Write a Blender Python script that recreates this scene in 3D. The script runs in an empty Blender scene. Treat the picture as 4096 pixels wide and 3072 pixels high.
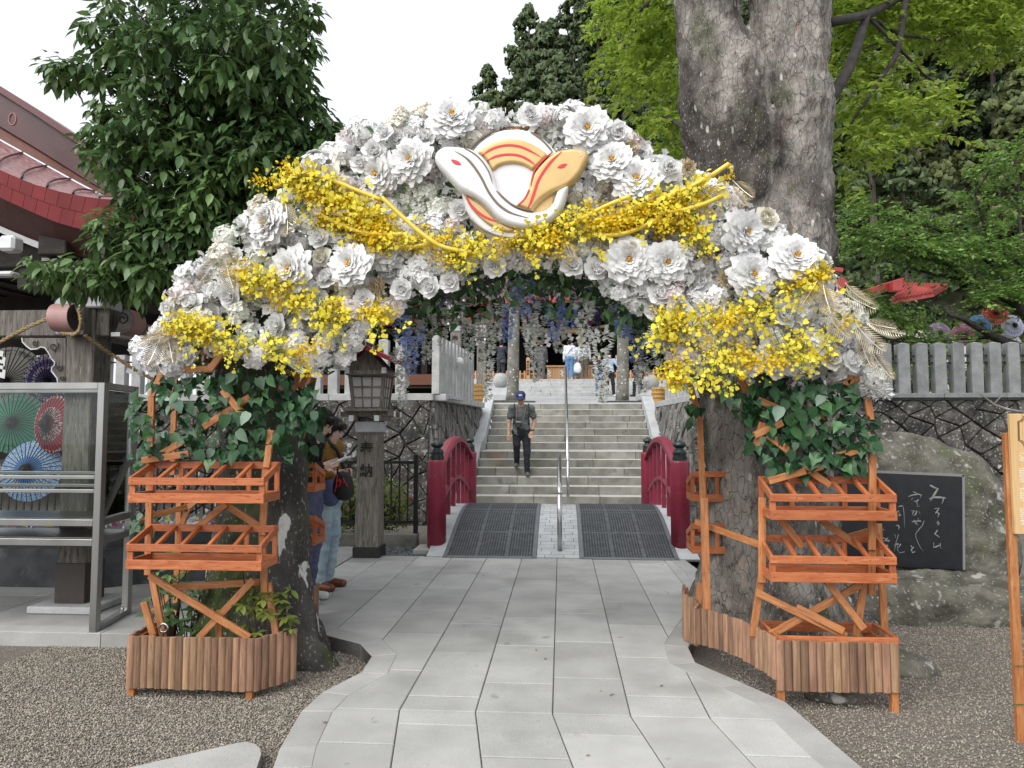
import bpy, bmesh, math, random
import numpy as np
from mathutils import Vector, Matrix, Euler, noise as mnoise
rad = math.radians
scene = bpy.context.scene
COL = scene.collection
random.seed(7); RNG = np.random.default_rng(7)

# ------------------------------------------------------------------ camera
CAM_H = 1.5; FPX = 2840.0; YAW = rad(3.93); PITCH = rad(3.66)
cam = bpy.data.cameras.new('camera'); cam.sensor_width = 36.0; cam.lens = FPX / 4096 * 36.0
cam.clip_start = 0.05; cam.clip_end = 2000
cam_ob = bpy.data.objects.new('camera', cam); COL.objects.link(cam_ob)
cam_ob.location = (0, 0, CAM_H); cam_ob.rotation_euler = (rad(90) + PITCH, 0, YAW)
scene.camera = cam_ob

# ------------------------------------------------------------------ overcast sky and a weak, wide sun
SUN_EL = rad(44); SUN_AZ = rad(215)
world = bpy.data.worlds.new('World'); scene.world = world; world.use_nodes = True
wn = world.node_tree; wn.nodes.clear()
w_out = wn.nodes.new('ShaderNodeOutputWorld'); w_bg = wn.nodes.new('ShaderNodeBackground')
w_sky = wn.nodes.new('ShaderNodeTexSky'); w_sky.sky_type = 'NISHITA'; w_sky.sun_disc = False
w_sky.sun_elevation = SUN_EL; w_sky.sun_rotation = SUN_AZ; w_sky.air_density = 1.0; w_sky.dust_density = 2.0
w_hs = wn.nodes.new('ShaderNodeHueSaturation'); w_hs.inputs['Saturation'].default_value = 0.2
w_mix = wn.nodes.new('ShaderNodeMix'); w_mix.data_type = 'RGBA'
w_tc = wn.nodes.new('ShaderNodeTexCoord'); w_nz = wn.nodes.new('ShaderNodeTexNoise')
w_nz.inputs['Scale'].default_value = 2.2; w_nz.inputs['Detail'].default_value = 5
w_cr = wn.nodes.new('ShaderNodeValToRGB')
w_cr.color_ramp.elements[0].position = 0.3; w_cr.color_ramp.elements[0].color = (4.25, 4.48, 4.85, 1)
w_cr.color_ramp.elements[1].position = 0.7; w_cr.color_ramp.elements[1].color = (4.8, 4.97, 5.25, 1)
w_mix.inputs[0].default_value = 0.9
w_bg.inputs['Strength'].default_value = 0.1
wn.links.new(w_tc.outputs['Generated'], w_nz.inputs['Vector'])
wn.links.new(w_nz.outputs['Fac'], w_cr.inputs['Fac'])
wn.links.new(w_sky.outputs['Color'], w_hs.inputs['Color'])
wn.links.new(w_hs.outputs['Color'], w_mix.inputs[6]); wn.links.new(w_cr.outputs['Color'], w_mix.inputs[7])
wn.links.new(w_mix.outputs[2], w_bg.inputs['Color']); wn.links.new(w_bg.outputs[0], w_out.inputs[0])

sun = bpy.data.lights.new('sun', 'SUN'); sun.energy = 1.5; sun.angle = rad(60); sun.color = (1.0, 0.97, 0.92)
sun_ob = bpy.data.objects.new('sun', sun); COL.objects.link(sun_ob)
sun_ob.rotation_euler = (rad(90) - SUN_EL, 0, rad(180) - SUN_AZ)

scene.view_settings.view_transform = 'Standard'; scene.view_settings.look = 'None'
scene.view_settings.exposure = 1.27; scene.view_settings.gamma = 1.0; scene.view_settings.use_curve_mapping = False
scene.render.engine = 'CYCLES'
scene.cycles.use_denoising = True
scene.cycles.max_bounces = 8; scene.cycles.diffuse_bounces = 5; scene.cycles.glossy_bounces = 3
scene.cycles.transmission_bounces = 4; scene.cycles.transparent_max_bounces = 8
scene.cycles.caustics_reflective = False; scene.cycles.caustics_refractive = False
# ------------------------------------------------------------------ helpers
_F = np.array([-math.sin(YAW)*math.cos(PITCH), math.cos(YAW)*math.cos(PITCH), math.sin(PITCH)])
_R = np.array([math.cos(YAW), math.sin(YAW), 0.0]); _U = np.cross(_R, _F); _C = np.array([0, 0, CAM_H])
def _ray(u, v): return _F + (u-2048)/FPX*_R - (v-1536)/FPX*_U
def W(u, v, y):
    'the point of the place at distance y (metres along the path) seen at photo pixel u, v'
    d = _ray(u, v); return Vector(_C + d*(y/d[1]))
def G(u, v, z=0.0):
    'the point of the ground plane z seen at photo pixel u, v'
    d = _ray(u, v); return Vector(_C + d*((z-CAM_H)/d[2]))
def V(*a): return Vector(a)

def wloc(o):
    p = Vector((0, 0, 0))
    while o is not None:
        p += o.location; o = o.parent
    return p
def tag(o, label=None, cat=None, group=None, kind=None):
    if label: o['label'] = label
    if cat: o['category'] = cat
    if group: o['group'] = group
    if kind: o['kind'] = kind
    return o
def empty(name, loc=(0, 0, 0), label=None, cat=None, group=None, rz=0.0, kind=None):
    o = bpy.data.objects.new(name, None); COL.objects.link(o); o.location = loc; o.rotation_euler = (0, 0, rz)
    o.empty_display_size = 0.1
    return tag(o, label, cat, group, kind)
def link(name, me, parent=None, loc=None, rot=None, scale=None):
    o = bpy.data.objects.new(name, me); COL.objects.link(o)
    if parent is not None: o.parent = parent
    if loc is not None: o.location = loc
    if rot is not None: o.rotation_euler = rot
    if scale is not None: o.scale = scale if hasattr(scale, '__len__') else (scale,)*3
    return o
def copy_tree(o, parent=None):
    c = o.copy(); COL.objects.link(c)
    if parent is not None: c.parent = parent
    for ch in list(o.children): copy_tree(ch, c)
    return c
def npmesh(name, Vv, Fs, mats, mi=None, smooth=False):
    'mesh from numpy arrays; Fs is a list of (n,k) index arrays'
    me = bpy.data.meshes.new(name)
    Vv = np.asarray(Vv, dtype=np.float32); me.vertices.add(len(Vv)); me.vertices.foreach_set('co', Vv.ravel())
    idx = np.concatenate([np.asarray(f).ravel() for f in Fs]).astype(np.int32)
    cnt = np.concatenate([np.full(len(f), np.asarray(f).shape[1]) for f in Fs]).astype(np.int32)
    st = np.concatenate([[0], np.cumsum(cnt)[:-1]]).astype(np.int32)
    me.loops.add(len(idx)); me.loops.foreach_set('vertex_index', idx)
    me.polygons.add(len(cnt)); me.polygons.foreach_set('loop_start', st); me.polygons.foreach_set('loop_total', cnt)
    for m in (mats if isinstance(mats, (list, tuple)) else [mats]): me.materials.append(m)
    if mi is not None: me.polygons.foreach_set('material_index', np.asarray(mi, dtype=np.int32))
    if smooth: me.polygons.foreach_set('use_smooth', np.ones(len(cnt), dtype=bool))
    me.update(); me.validate()
    return me

class MB:
    'collects shapes and links them as one mesh object'
    def __init__(s): s.v = []; s.f = []; s.m = []; s.cur = 0; s.sm = []; s.smooth = False
    def add(s, vs, fs):
        b = len(s.v); s.v.extend([tuple(p) for p in vs])
        for f in fs: s.f.append(tuple(b+i for i in f)); s.m.append(s.cur); s.sm.append(s.smooth)
        return s
    def box(s, c, size, M=None, ch=0.0):
        'box centred at c; ch chamfers every edge'
        h = [x/2 for x in size]; c = Vector(c); pts = []
        if ch <= 0:
            for z in (-1, 1):
                for y in (-1, 1):
                    for x in (-1, 1): pts.append(Vector((x*h[0], y*h[1], z*h[2])))
            fs = [(0, 2, 3, 1), (4, 5, 7, 6), (0, 1, 5, 4), (2, 6, 7, 3), (0, 4, 6, 2), (1, 3, 7, 5)]
        else:
            ch = min(ch, min(h)*0.9); idx = {}
            for x in (-1, 1):
                for y in (-1, 1):
                    for z in (-1, 1):
                        for a in range(3):
                            p = [x*(h[0]-(a != 0)*ch), y*(h[1]-(a != 1)*ch), z*(h[2]-(a != 2)*ch)]
                            idx[(x, y, z, a)] = len(pts); pts.append(Vector(p))
            fs = []
            for a in range(3):
                b, c2 = (a+1) % 3, (a+2) % 3
                for sg in (-1, 1):
                    q = []
                    for (i, j) in ((-1, -1), (1, -1), (1, 1), (-1, 1)):
                        k = [0, 0, 0]; k[a] = sg; k[b] = i; k[c2] = j; q.append(idx[(*k, a)])
                    fs.append(tuple(q if sg > 0 else q[::-1]))
                for i in (-1, 1):
                    for j in (-1, 1):
                        k = [0, 0, 0]; k[b] = i; k[c2] = j
                        k0 = k[:]; k0[a] = -1; k1 = k[:]; k1[a] = 1
                        q = [idx[(*k0, b)], idx[(*k1, b)], idx[(*k1, c2)], idx[(*k0, c2)]]
                        fs.append(tuple(q if i*j < 0 else q[::-1]))
            for x in (-1, 1):
                for y in (-1, 1):
                    for z in (-1, 1):
                        q = [idx[(x, y, z, 0)], idx[(x, y, z, 1)], idx[(x, y, z, 2)]]
                        fs.append(tuple(q if x*y*z > 0 else q[::-1]))
        if M is not None: pts = [M @ p for p in pts]
        return s.add([p + c for p in pts], fs)
    def beam(s, p0, p1, w, h, up=(0, 0, 1), ch=0.0):
        'bar from p0 to p1; w sideways, h along up'
        p0, p1 = Vector(p0), Vector(p1); x = (p1-p0); L = x.length; x.normalize(); up = Vector(up)
        if abs(x.dot(up)) > 0.98: up = Vector((0, 1, 0))
        y = up.cross(x).normalized(); z = x.cross(y)
        return s.box((p0+p1)/2, (L, w, h), Matrix((x, y, z)).transposed(), ch)
    def tube(s, pts, r, n=8, cap=True, flat=1.0):
        pts = [Vector(p) for p in pts]; k = len(pts)
        rs = r if hasattr(r, '__len__') else [r]*k
        vs = []; t = (pts[1]-pts[0]).normalized()
        ref = Vector((0, 0, 1)) if abs(t.z) < 0.9 else Vector((0, 1, 0))
        nn = (ref - t*ref.dot(t)).normalized()
        for i, p in enumerate(pts):
            t = (pts[min(i+1, k-1)] - pts[max(i-1, 0)]).normalized()
            nn = (nn - t*nn.dot(t)).normalized(); b = t.cross(nn)
            for j in range(n):
                a = 2*math.pi*j/n; vs.append(p + nn*math.cos(a)*rs[i] + b*math.sin(a)*rs[i]*flat)
        fs = [(i*n+j, i*n+(j+1) % n, (i+1)*n+(j+1) % n, (i+1)*n+j) for i in range(k-1) for j in range(n)]
        if cap: fs += [tuple(range(n))[::-1], tuple((k-1)*n+j for j in range(n))]
        return s.add(vs, fs)
    def lathe(s, prof, c=(0, 0, 0), n=16, M=None):
        'profile of (r,z) turned about z'
        c = Vector(c); vs = []
        for (r, z) in prof:
            for j in range(n):
                a = 2*math.pi*j/n; p = Vector((r*math.cos(a), r*math.sin(a), z)); vs.append((M @ p if M else p) + c)
        k = len(prof)
        fs = [(i*n+j, i*n+(j+1) % n, (i+1)*n+(j+1) % n, (i+1)*n+j) for i in range(k-1) for j in range(n)]
        fs += [tuple(range(n))[::-1], tuple((k-1)*n+j for j in range(n))]
        return s.add(vs, fs)
    def prism(s, poly, d, off=None):
        'polygon (list of 3d points) pushed along vector d'
        poly = [Vector(p) for p in poly]; d = Vector(d); n = len(poly)
        fs = [tuple(range(n))[::-1], tuple(range(n, 2*n))] + [(i, (i+1) % n, n+(i+1) % n, n+i) for i in range(n)]
        return s.add(poly + [p+d for p in poly], fs)
    def grid(s, rows, close=False):
        'surface through rows of points'
        n = len(rows[0]); vs = [p for r in rows for p in r]; m = n if close else n-1
        return s.add(vs, [(i*n+j, i*n+(j+1) % n, (i+1)*n+(j+1) % n, (i+1)*n+j) for i in range(len(rows)-1) for j in range(m)])
    def mesh(s, name, mats, off=None):
        me = bpy.data.meshes.new(name)
        vs = s.v if off is None else [(a-off[0], b-off[1], c-off[2]) for a, b, c in s.v]
        me.from_pydata(vs, [], s.f)
        for m in (mats if isinstance(mats, (list, tuple)) else [mats]): me.materials.append(m)
        if any(s.m): me.polygons.foreach_set('material_index', s.m)
        if any(s.sm): me.polygons.foreach_set('use_smooth', s.sm)
        bm = bmesh.new(); bm.from_mesh(me); bmesh.ops.recalc_face_normals(bm, faces=bm.faces); bm.to_mesh(me); bm.free()
        me.update(); return me
    def build(s, name, mats, parent=None, world=True):
        'coordinates are world ones unless world is False'
        off = wloc(parent) if (parent is not None and world) else None
        if parent is None:
            xs = [p[0] for p in s.v]; ys = [p[1] for p in s.v]; zs = [p[2] for p in s.v]
            off = Vector(((min(xs)+max(xs))/2, (min(ys)+max(ys))/2, min(zs)))
            return link(name, s.mesh(name, mats, off), None, off)
        return link(name, s.mesh(name, mats, off), parent)

def timber(name, p0, p1, w, h, m, parent, up=(0, 0, 1), ch=0.002):
    'one wooden bar with its own axes, so that its grain runs along it'
    p0, p1 = Vector(p0), Vector(p1); x = p1-p0; L = x.length; x.normalize(); up = Vector(up)
    if abs(x.dot(up)) > 0.98: up = Vector((0, 1, 0))
    y = up.cross(x).normalized(); z = x.cross(y)
    b = MB().box((0, 0, 0), (L, w, h), None, ch)
    me = b.mesh(name, m); o = link(name, me, parent)
    o.matrix_local = Matrix.Translation((p0+p1)/2 - wloc(parent)) @ Matrix((x, y, z)).transposed().to_4x4()
    return o

def stamp(tv, tfs, Rm, T, S):
    'place copies of a template: tv (k,3), tfs list of faces, Rm (n,3,3), T (n,3), S (n,) or (n,3)'
    n = len(T); tv = np.asarray(tv, float); S = np.asarray(S, float)
    S = S[:, None, None] if S.ndim == 1 else S[:, None, :]
    Vv = np.einsum('nij,nkj->nki', Rm, tv[None]*S) + T[:, None, :]
    k = len(tv); off = (np.arange(n)*k)[:, None]; by = {}
    for f in tfs: by.setdefault(len(f), []).append(f)
    Fs = [(np.asarray(fl)[None] + off[:, :, None]).reshape(-1, L) for L, fl in by.items()]
    return Vv.reshape(-1, 3), Fs
def frames(x, up):
    'rotation matrices whose first column is x and third close to up'
    x = x/np.linalg.norm(x, axis=1, keepdims=True)
    y = np.cross(up, x); ln = np.linalg.norm(y, axis=1, keepdims=True); y = np.where(ln < 1e-4, [[0, 1, 0]], y/np.maximum(ln, 1e-6))
    z = np.cross(x, y); return np.stack([x, y, z], axis=2)
def rand_frames(n):
    q = RNG.normal(size=(n, 4)); q /= np.linalg.norm(q, axis=1, keepdims=True); w, x, y, z = q.T
    return np.stack([np.stack([1-2*(y*y+z*z), 2*(x*y-z*w), 2*(x*z+y*w)], 1), np.stack([2*(x*y+z*w), 1-2*(x*x+z*z), 2*(y*z-x*w)], 1), np.stack([2*(x*z-y*w), 2*(y*z+x*w), 1-2*(x*x+y*y)], 1)], 1)
def merge(parts):
    'join several (V,Fs) results'
    Vs = []; by = {}; b = 0
    for Vv, Fs in parts:
        for f in Fs: by.setdefault(f.shape[1], []).append(f+b)
        Vs.append(Vv); b += len(Vv)
    return np.concatenate(Vs), [np.concatenate(l) for l in by.values()]

def text_mesh(s, size, m, thick=0.001, bold=0.0, left=False, line=1.0):
    c = bpy.data.curves.new('text', 'FONT'); c.body = s; c.size = size; c.align_x = 'LEFT' if left else 'CENTER'; c.align_y = 'TOP' if left else 'CENTER'
    c.extrude = thick; c.offset = bold; c.resolution_u = 3; c.space_line = line
    o = bpy.data.objects.new('text', c); COL.objects.link(o)
    dg = bpy.context.evaluated_depsgraph_get(); dg.update()
    me = bpy.data.meshes.new_from_object(o.evaluated_get(dg)); me.materials.clear(); me.materials.append(m)
    bpy.data.objects.remove(o); bpy.data.curves.remove(c); return me

# ------------------------------------------------------------------ bodies: one surface through a smooth union of tapered limbs
def sdf_mesh(name, prims, mats, res=0.012, k=0.02):
    'prims: (kind, a, ra, b, rb, mat[, k]) with kind c (tapered capsule) or e (ellipsoid a, radii ra, rotation b)'
    lo = np.full(3, 1e9); hi = np.full(3, -1e9)
    for p in prims:
        if p[0] == 'c':
            for c, r in ((p[1], p[2]), (p[3], p[4])): lo = np.minimum(lo, np.array(c)-r); hi = np.maximum(hi, np.array(c)+r)
        else: r = max(p[2]); lo = np.minimum(lo, np.array(p[1])-r); hi = np.maximum(hi, np.array(p[1])+r)
    lo -= 3*res; hi += 3*res; n = np.ceil((hi-lo)/res).astype(int)+1
    D = np.full(n, 9.0, np.float32); B = np.full(n, 9.0, np.float32); T = np.zeros(n, np.int16)
    for p in prims:
        kk = p[6] if len(p) > 6 else k
        if p[0] == 'c': a, b = np.array(p[1], float), np.array(p[3], float); l = np.minimum(a-p[2], b-p[4]); h = np.maximum(a+p[2], b+p[4])
        else: a = np.array(p[1], float); l = a-max(p[2]); h = a+max(p[2])
        i0 = np.clip(((l-lo-kk-3*res)/res).astype(int), 0, n-1); i1 = np.clip(((h-lo+kk+3*res)/res).astype(int)+2, 1, n)
        sl = tuple(slice(i0[j], i1[j]) for j in range(3))
        X, Y, Z = np.meshgrid(*[lo[j]+res*np.arange(i0[j], i1[j]) for j in range(3)], indexing='ij')
        Q = np.stack([X-a[0], Y-a[1], Z-a[2]], -1)
        if p[0] == 'c':
            ba = b-a; t = np.clip(Q@ba/max(ba@ba, 1e-9), 0, 1); d = np.linalg.norm(Q-t[..., None]*ba, axis=-1) - (p[2]+(p[4]-p[2])*t)
        else:
            if p[3] is not None: Q = Q @ np.array(p[3])
            r = np.array(p[2]); k0 = np.linalg.norm(Q/r, axis=-1); k1 = np.linalg.norm(Q/(r*r), axis=-1); d = k0*(k0-1)/np.maximum(k1, 1e-6)
        d = d.astype(np.float32); o = D[sl]; hh = np.maximum(kk-np.abs(o-d), 0)/max(kk, 1e-6)
        D[sl] = np.minimum(o, d) - hh*hh*kk*0.25
        bb = B[sl]; tt = T[sl]; mk = d < bb; bb[mk] = d[mk]; tt[mk] = p[5]
    S = D < 0; c = np.zeros(tuple(n-1), np.int8)
    offs = [(i, j, l) for i in (0, 1) for j in (0, 1) for l in (0, 1)]
    sub = lambda A, o: A[o[0]:n[0]-1+o[0], o[1]:n[1]-1+o[1], o[2]:n[2]-1+o[2]]
    for o in offs: c += sub(S, o)
    act = np.argwhere((c > 0) & (c < 8)); idx = -np.ones(tuple(n-1), np.int64); idx[tuple(act.T)] = np.arange(len(act))
    P = np.zeros((len(act), 3)); cnt = np.zeros(len(act))
    for o in offs:
        for ax in range(3):
            if o[ax]: continue
            q = list(o); q[ax] = 1
            d0 = D[tuple((act+o).T)]; d1 = D[tuple((act+q).T)]; mk = (d0 < 0) != (d1 < 0)
            t = np.where(mk, d0/np.where(d0 == d1, 1, d0-d1), 0); e = np.zeros((len(act), 3)); e[:] = o; e[:, ax] = t
            P[mk] += e[mk]; cnt[mk] += 1
    P = lo + res*(act + P/cnt[:, None]); Fl = []
    for ax in range(3):
        b1, b2 = (ax+1) % 3, (ax+2) % 3
        s0 = [slice(1, n[j]-1) for j in range(3)]; s1 = list(s0); s0[ax] = slice(0, n[ax]-1); s1[ax] = slice(1, n[ax])
        A, Bv = S[tuple(s0)], S[tuple(s1)]
        for flip in (0, 1):
            e = np.argwhere((A & ~Bv) if flip == 0 else (~A & Bv))
            if not len(e): continue
            sh = np.ones(3, int); sh[ax] = 0; e = e+sh; q = []
            for (i, j) in ((0, 0), (-1, 0), (-1, -1), (0, -1)):
                g = e.copy(); g[:, b1] += i; g[:, b2] += j; q.append(idx[tuple(g.T)])
            q = np.stack(q, 1); Fl.append(q if flip == 0 else q[:, ::-1])
    F = np.concatenate(Fl); F = F[(F >= 0).all(1)]
    tm = T[tuple(np.round((P-lo)/res).astype(int).T)]
    return npmesh(name, P, [F], mats, mi=tm[F[:, 0]], smooth=True)
# ------------------------------------------------------------------ materials
def mat(name, c1, c2=None, scale=5.0, lo=0.35, hi=0.65, detail=5, rough=0.75, coord='pos', stretch=(1, 1, 1), layers=(),
        rnd=0.0, island=0.0, hue=0.0, bump=0.0, bscale=40.0, metal=0.0, spec=0.5, transl=0.0, tcol=None, emit=None, coat=0.0, vor=0.0):
    m = bpy.data.materials.new(name); m.use_nodes = True; nt = m.node_tree; nd, lk = nt.nodes, nt.links
    b = nd['Principled BSDF']; out = nd['Material Output']
    b.inputs['Roughness'].default_value = rough; b.inputs['Metallic'].default_value = metal
    b.inputs['Specular IOR Level'].default_value = spec; b.inputs['Coat Weight'].default_value = coat
    def new(t, **k):
        n = nd.new(t)
        for a, v in k.items(): setattr(n, a, v)
        return n
    if coord == 'pos': src = new('ShaderNodeNewGeometry').outputs['Position']
    else:
        src = new('ShaderNodeTexCoord').outputs['Object']; oi = new('ShaderNodeObjectInfo')
        mul = new('ShaderNodeVectorMath', operation='SCALE'); mul.inputs[0].default_value = (13, 17, 23); lk.new(oi.outputs['Random'], mul.inputs['Scale'])
        ad = new('ShaderNodeVectorMath', operation='ADD'); lk.new(src, ad.inputs[0]); lk.new(mul.outputs[0], ad.inputs[1]); src = ad.outputs[0]
    if stretch != (1, 1, 1):
        mp = new('ShaderNodeVectorMath', operation='MULTIPLY'); mp.inputs[1].default_value = stretch; lk.new(src, mp.inputs[0]); src = mp.outputs[0]
    def tex(sc, kind='n', det=detail):
        if kind == 'v': n = new('ShaderNodeTexVoronoi'); n.inputs['Scale'].default_value = sc; lk.new(src, n.inputs['Vector']); return n.outputs['Distance']
        if kind == 'e': n = new('ShaderNodeTexVoronoi', feature='DISTANCE_TO_EDGE'); n.inputs['Scale'].default_value = sc; lk.new(src, n.inputs['Vector']); return n.outputs['Distance']
        n = new('ShaderNodeTexNoise'); n.inputs['Scale'].default_value = sc; n.inputs['Detail'].default_value = det; lk.new(src, n.inputs['Vector']); return n.outputs['Fac']
    def ramp(f, a, z):
        r = new('ShaderNodeMapRange'); r.inputs['From Min'].default_value = a; r.inputs['From Max'].default_value = z; lk.new(f, r.inputs['Value']); return r.outputs[0]
    def mix(f, a, z):
        x = new('ShaderNodeMix', data_type='RGBA')
        if isinstance(f, (int, float)): x.inputs[0].default_value = f
        else: lk.new(f, x.inputs[0])
        for s, v in ((6, a), (7, z)):
            if hasattr(v, 'is_linked') or hasattr(v, 'links'): lk.new(v, x.inputs[s])
            else: x.inputs[s].default_value = (*v[:3], 1)
        return x.outputs[2]
    col = None
    if c2 is not None: col = mix(ramp(tex(scale), lo, hi), c1, c2)
    for (c, sc, a, z, *r) in layers:
        f = ramp(tex(sc, r[0] if r else 'n'), a, z)
        if len(r) > 1:   # a second, larger noise says where the layer lies
            g = new('ShaderNodeMath', operation='MULTIPLY'); lk.new(f, g.inputs[0]); lk.new(ramp(tex(r[1]), r[2], r[2]+0.12), g.inputs[1]); f = g.outputs[0]
        col = mix(f, col if col is not None else c1, c)
    if rnd or island or hue:
        h = new('ShaderNodeHueSaturation')
        if col is not None: lk.new(col, h.inputs['Color'])
        else: h.inputs['Color'].default_value = (*c1, 1)
        rs = new('ShaderNodeObjectInfo').outputs['Random'] if rnd else new('ShaderNodeNewGeometry').outputs['Random Per Island']
        r = new('ShaderNodeMapRange'); a = rnd or island; r.inputs['To Min'].default_value = 1-a; r.inputs['To Max'].default_value = 1+a
        lk.new(rs, r.inputs['Value']); lk.new(r.outputs[0], h.inputs['Value'])
        if hue:
            ml = new('ShaderNodeMath', operation='MULTIPLY'); ml.inputs[1].default_value = 7.31; lk.new(rs, ml.inputs[0])
            fr = new('ShaderNodeMath', operation='FRACT'); lk.new(ml.outputs[0], fr.inputs[0])
            r2 = new('ShaderNodeMapRange'); r2.inputs['To Min'].default_value = 0.5-hue; r2.inputs['To Max'].default_value = 0.5+hue
            lk.new(fr.outputs[0], r2.inputs['Value']); lk.new(r2.outputs[0], h.inputs['Hue'])
        col = h.outputs['Color']
    if col is not None: lk.new(col, b.inputs['Base Color'])
    else: b.inputs['Base Color'].default_value = (*c1, 1)
    if bump:
        bp = new('ShaderNodeBump'); bp.inputs['Strength'].default_value = 1.0; bp.inputs['Distance'].default_value = bump
        f = tex(bscale, 'n', 6)
        if vor: g = new('ShaderNodeMath', operation='ADD'); lk.new(f, g.inputs[0]); lk.new(tex(vor, 'v'), g.inputs[1]); f = g.outputs[0]
        lk.new(f, bp.inputs['Height']); lk.new(bp.outputs[0], b.inputs['Normal'])
    if transl:
        t = new('ShaderNodeBsdfTranslucent'); ms = new('ShaderNodeMixShader'); ms.inputs[0].default_value = transl
        if tcol is not None: t.inputs['Color'].default_value = (*tcol, 1)
        elif col is not None: lk.new(col, t.inputs['Color'])
        else: t.inputs['Color'].default_value = (*c1, 1)
        lk.new(b.outputs[0], ms.inputs[1]); lk.new(t.outputs[0], ms.inputs[2]); lk.new(ms.outputs[0], out.inputs[0])
    if emit: b.inputs['Emission Color'].default_value = (*emit[0], 1); b.inputs['Emission Strength'].default_value = emit[1]
    return m
K = {}
K['granite'] = mat('paving granite', (.34, .336, .322), (.43, .426, .408), 3.0, layers=[((.22, .23, .23), 260, .52, .66), ((.50, .50, .49), 330, .58, .7), ((.22, .22, .205), 1.3, .55, .78), ((.20, .195, .175), 6.0, .66, .76)], rnd=.14, bump=.0008, bscale=240, rough=.8)
K['granite_edge'] = mat('kerb granite', (.31, .307, .297), (.39, .386, .372), 4.0, layers=[((.22, .22, .215), 240, .53, .66)], rnd=.08, bump=.0006, bscale=240, rough=.8)
K['fence_stone'] = mat('fence granite', (.17, .18, .18), (.27, .28, .28), 5, layers=[((.36, .37, .37), 120, .55, .68), ((.08, .085, .085), 160, .57, .68)], rnd=.1, bump=.001, bscale=120, rough=.85)
K['fence_light'] = mat('pale fence granite', (.32, .325, .32), (.45, .455, .45), 5, layers=[((.55, .55, .55), 120, .55, .68), ((.16, .165, .165), 160, .57, .68)], rnd=.1, bump=.001, bscale=120, rough=.85)
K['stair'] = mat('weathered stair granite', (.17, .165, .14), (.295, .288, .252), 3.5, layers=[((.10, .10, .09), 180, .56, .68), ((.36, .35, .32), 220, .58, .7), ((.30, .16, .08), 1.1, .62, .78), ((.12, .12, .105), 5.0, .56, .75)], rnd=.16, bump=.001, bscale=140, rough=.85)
K['stair_top'] = mat('worn sky lit stair top', (.40, .395, .37), (.5, .5, .48), 4, layers=[((.3, .3, .28), 180, .55, .68)], rough=.8)  # worn step tops, with the light of the sky put into the paler colour
K['white_stone'] = mat('white granite', (.36, .37, .38), (.46, .47, .475), 4, layers=[((.36, .37, .39), 190, .55, .67)], rnd=.06, rough=.7, bump=.0005, bscale=200)
K['plaza'] = mat('pale plaza stone', (.33, .34, .34), (.42, .425, .425), 2, rnd=.08, rough=.8)
K['gravel'] = mat('gravel ground', (.12, .104, .085), (.24, .215, .18), 60, detail=8, layers=[((.09, .078, .065), 70, .0, .35, 'e'), ((.12, .105, .09), 1.6, .55, .75)], bump=.006, bscale=90, vor=75, rough=.9)
K['pebble'] = mat('gravel pebbles', (.22, .192, .155), (.35, .315, .262), 30, island=.5, hue=.02, rough=.8)
K['dark_pebble'] = mat('dark pebbles', (.10, .11, .12), (.2, .21, .225), 30, island=.5, rough=.7)
K['forest_floor'] = mat('forest floor', (.022, .026, .012), (.05, .055, .026), 2, rough=.95)
K['soil'] = mat('dark soil', (.05, .042, .034), (.1, .085, .07), 20, bump=.006, bscale=60, rough=.95)
K['wallstone'] = mat('lichen wall stone', (.035, .032, .03), (.125, .116, .106), 7, lo=.38, hi=.68, layers=[((.03, .028, .027), 3.0, .5, .66), ((.46, .45, .42), 5.5, .25, .19, 'v', 1.5, .47), ((.30, .285, .25), 26, .58, .66)], rnd=.2, bump=.03, bscale=11, rough=.92)
K['wallrough'] = mat('rough corner stone', (.10, .095, .088), (.26, .25, .235), 16, stretch=(1, 1, .3), layers=[((.05, .047, .043), 9, .5, .65)], rnd=.15, bump=.05, bscale=14, rough=.92)
K['mortar'] = mat('deep wall joint', (.045, .042, .038), (.09, .084, .076), 10, rough=.95)
K['rock'] = mat('mossy boulder', (.062, .057, .043), (.16, .15, .118), 5, lo=.38, hi=.66, layers=[((.085, .10, .04), 3.0, .55, .72), ((.36, .355, .33), 8, .60, .66), ((.28, .275, .25), 42, .60, .68)], bump=.03, bscale=13, rough=.92)
K['darkrock'] = mat('dark stone basin', (.02, .022, .028), (.08, .085, .09), 4, layers=[((.17, .18, .19), 6, .6, .75)], bump=.004, bscale=40, rough=.5)
K['redpaint'] = mat('crimson paint', (.25, .02, .048), (.20, .015, .037), 4, layers=[((.36, .06, .09), 30, .62, .75)], rough=.42, bump=.0004, bscale=60)
K['bronze'] = mat('dark bronze', (.028, .042, .038), (.055, .075, .068), 20, rough=.35, metal=.7)
K['rubber'] = mat('black rubber', (.055, .06, .065), (.10, .107, .115), 14, rough=.6, bump=.0006, bscale=80)
K['rubber_dark'] = mat('mat underside', (.012, .012, .013), rough=.8)
K['steel'] = mat('brushed steel', (.55, .55, .54), (.45, .45, .44), 8, rough=.28, metal=1.0)
K['steel_case'] = mat('dull stainless frame', (.40, .40, .39), (.34, .34, .33), 6, stretch=(1, 1, .2), rough=.36, metal=1.0)
K['iron'] = mat('black iron', (.01, .01, .011), (.02, .02, .021), 30, rough=.45)
K['brass'] = mat('brass', (.6, .42, .15), rough=.3, metal=1.0)
K['orange_wood'] = mat('orange stained wood', (.37, .135, .042), (.48, .205, .075), 6, coord='obj', stretch=(1.2, 9, 9), detail=6, layers=[((.26, .085, .025), 14, .56, .7), ((.55, .27, .12), 5, .58, .72), ((.22, .08, .03), 3.1, .70, .74)], rnd=.13, rough=.5, bump=.0007, bscale=20)
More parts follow.
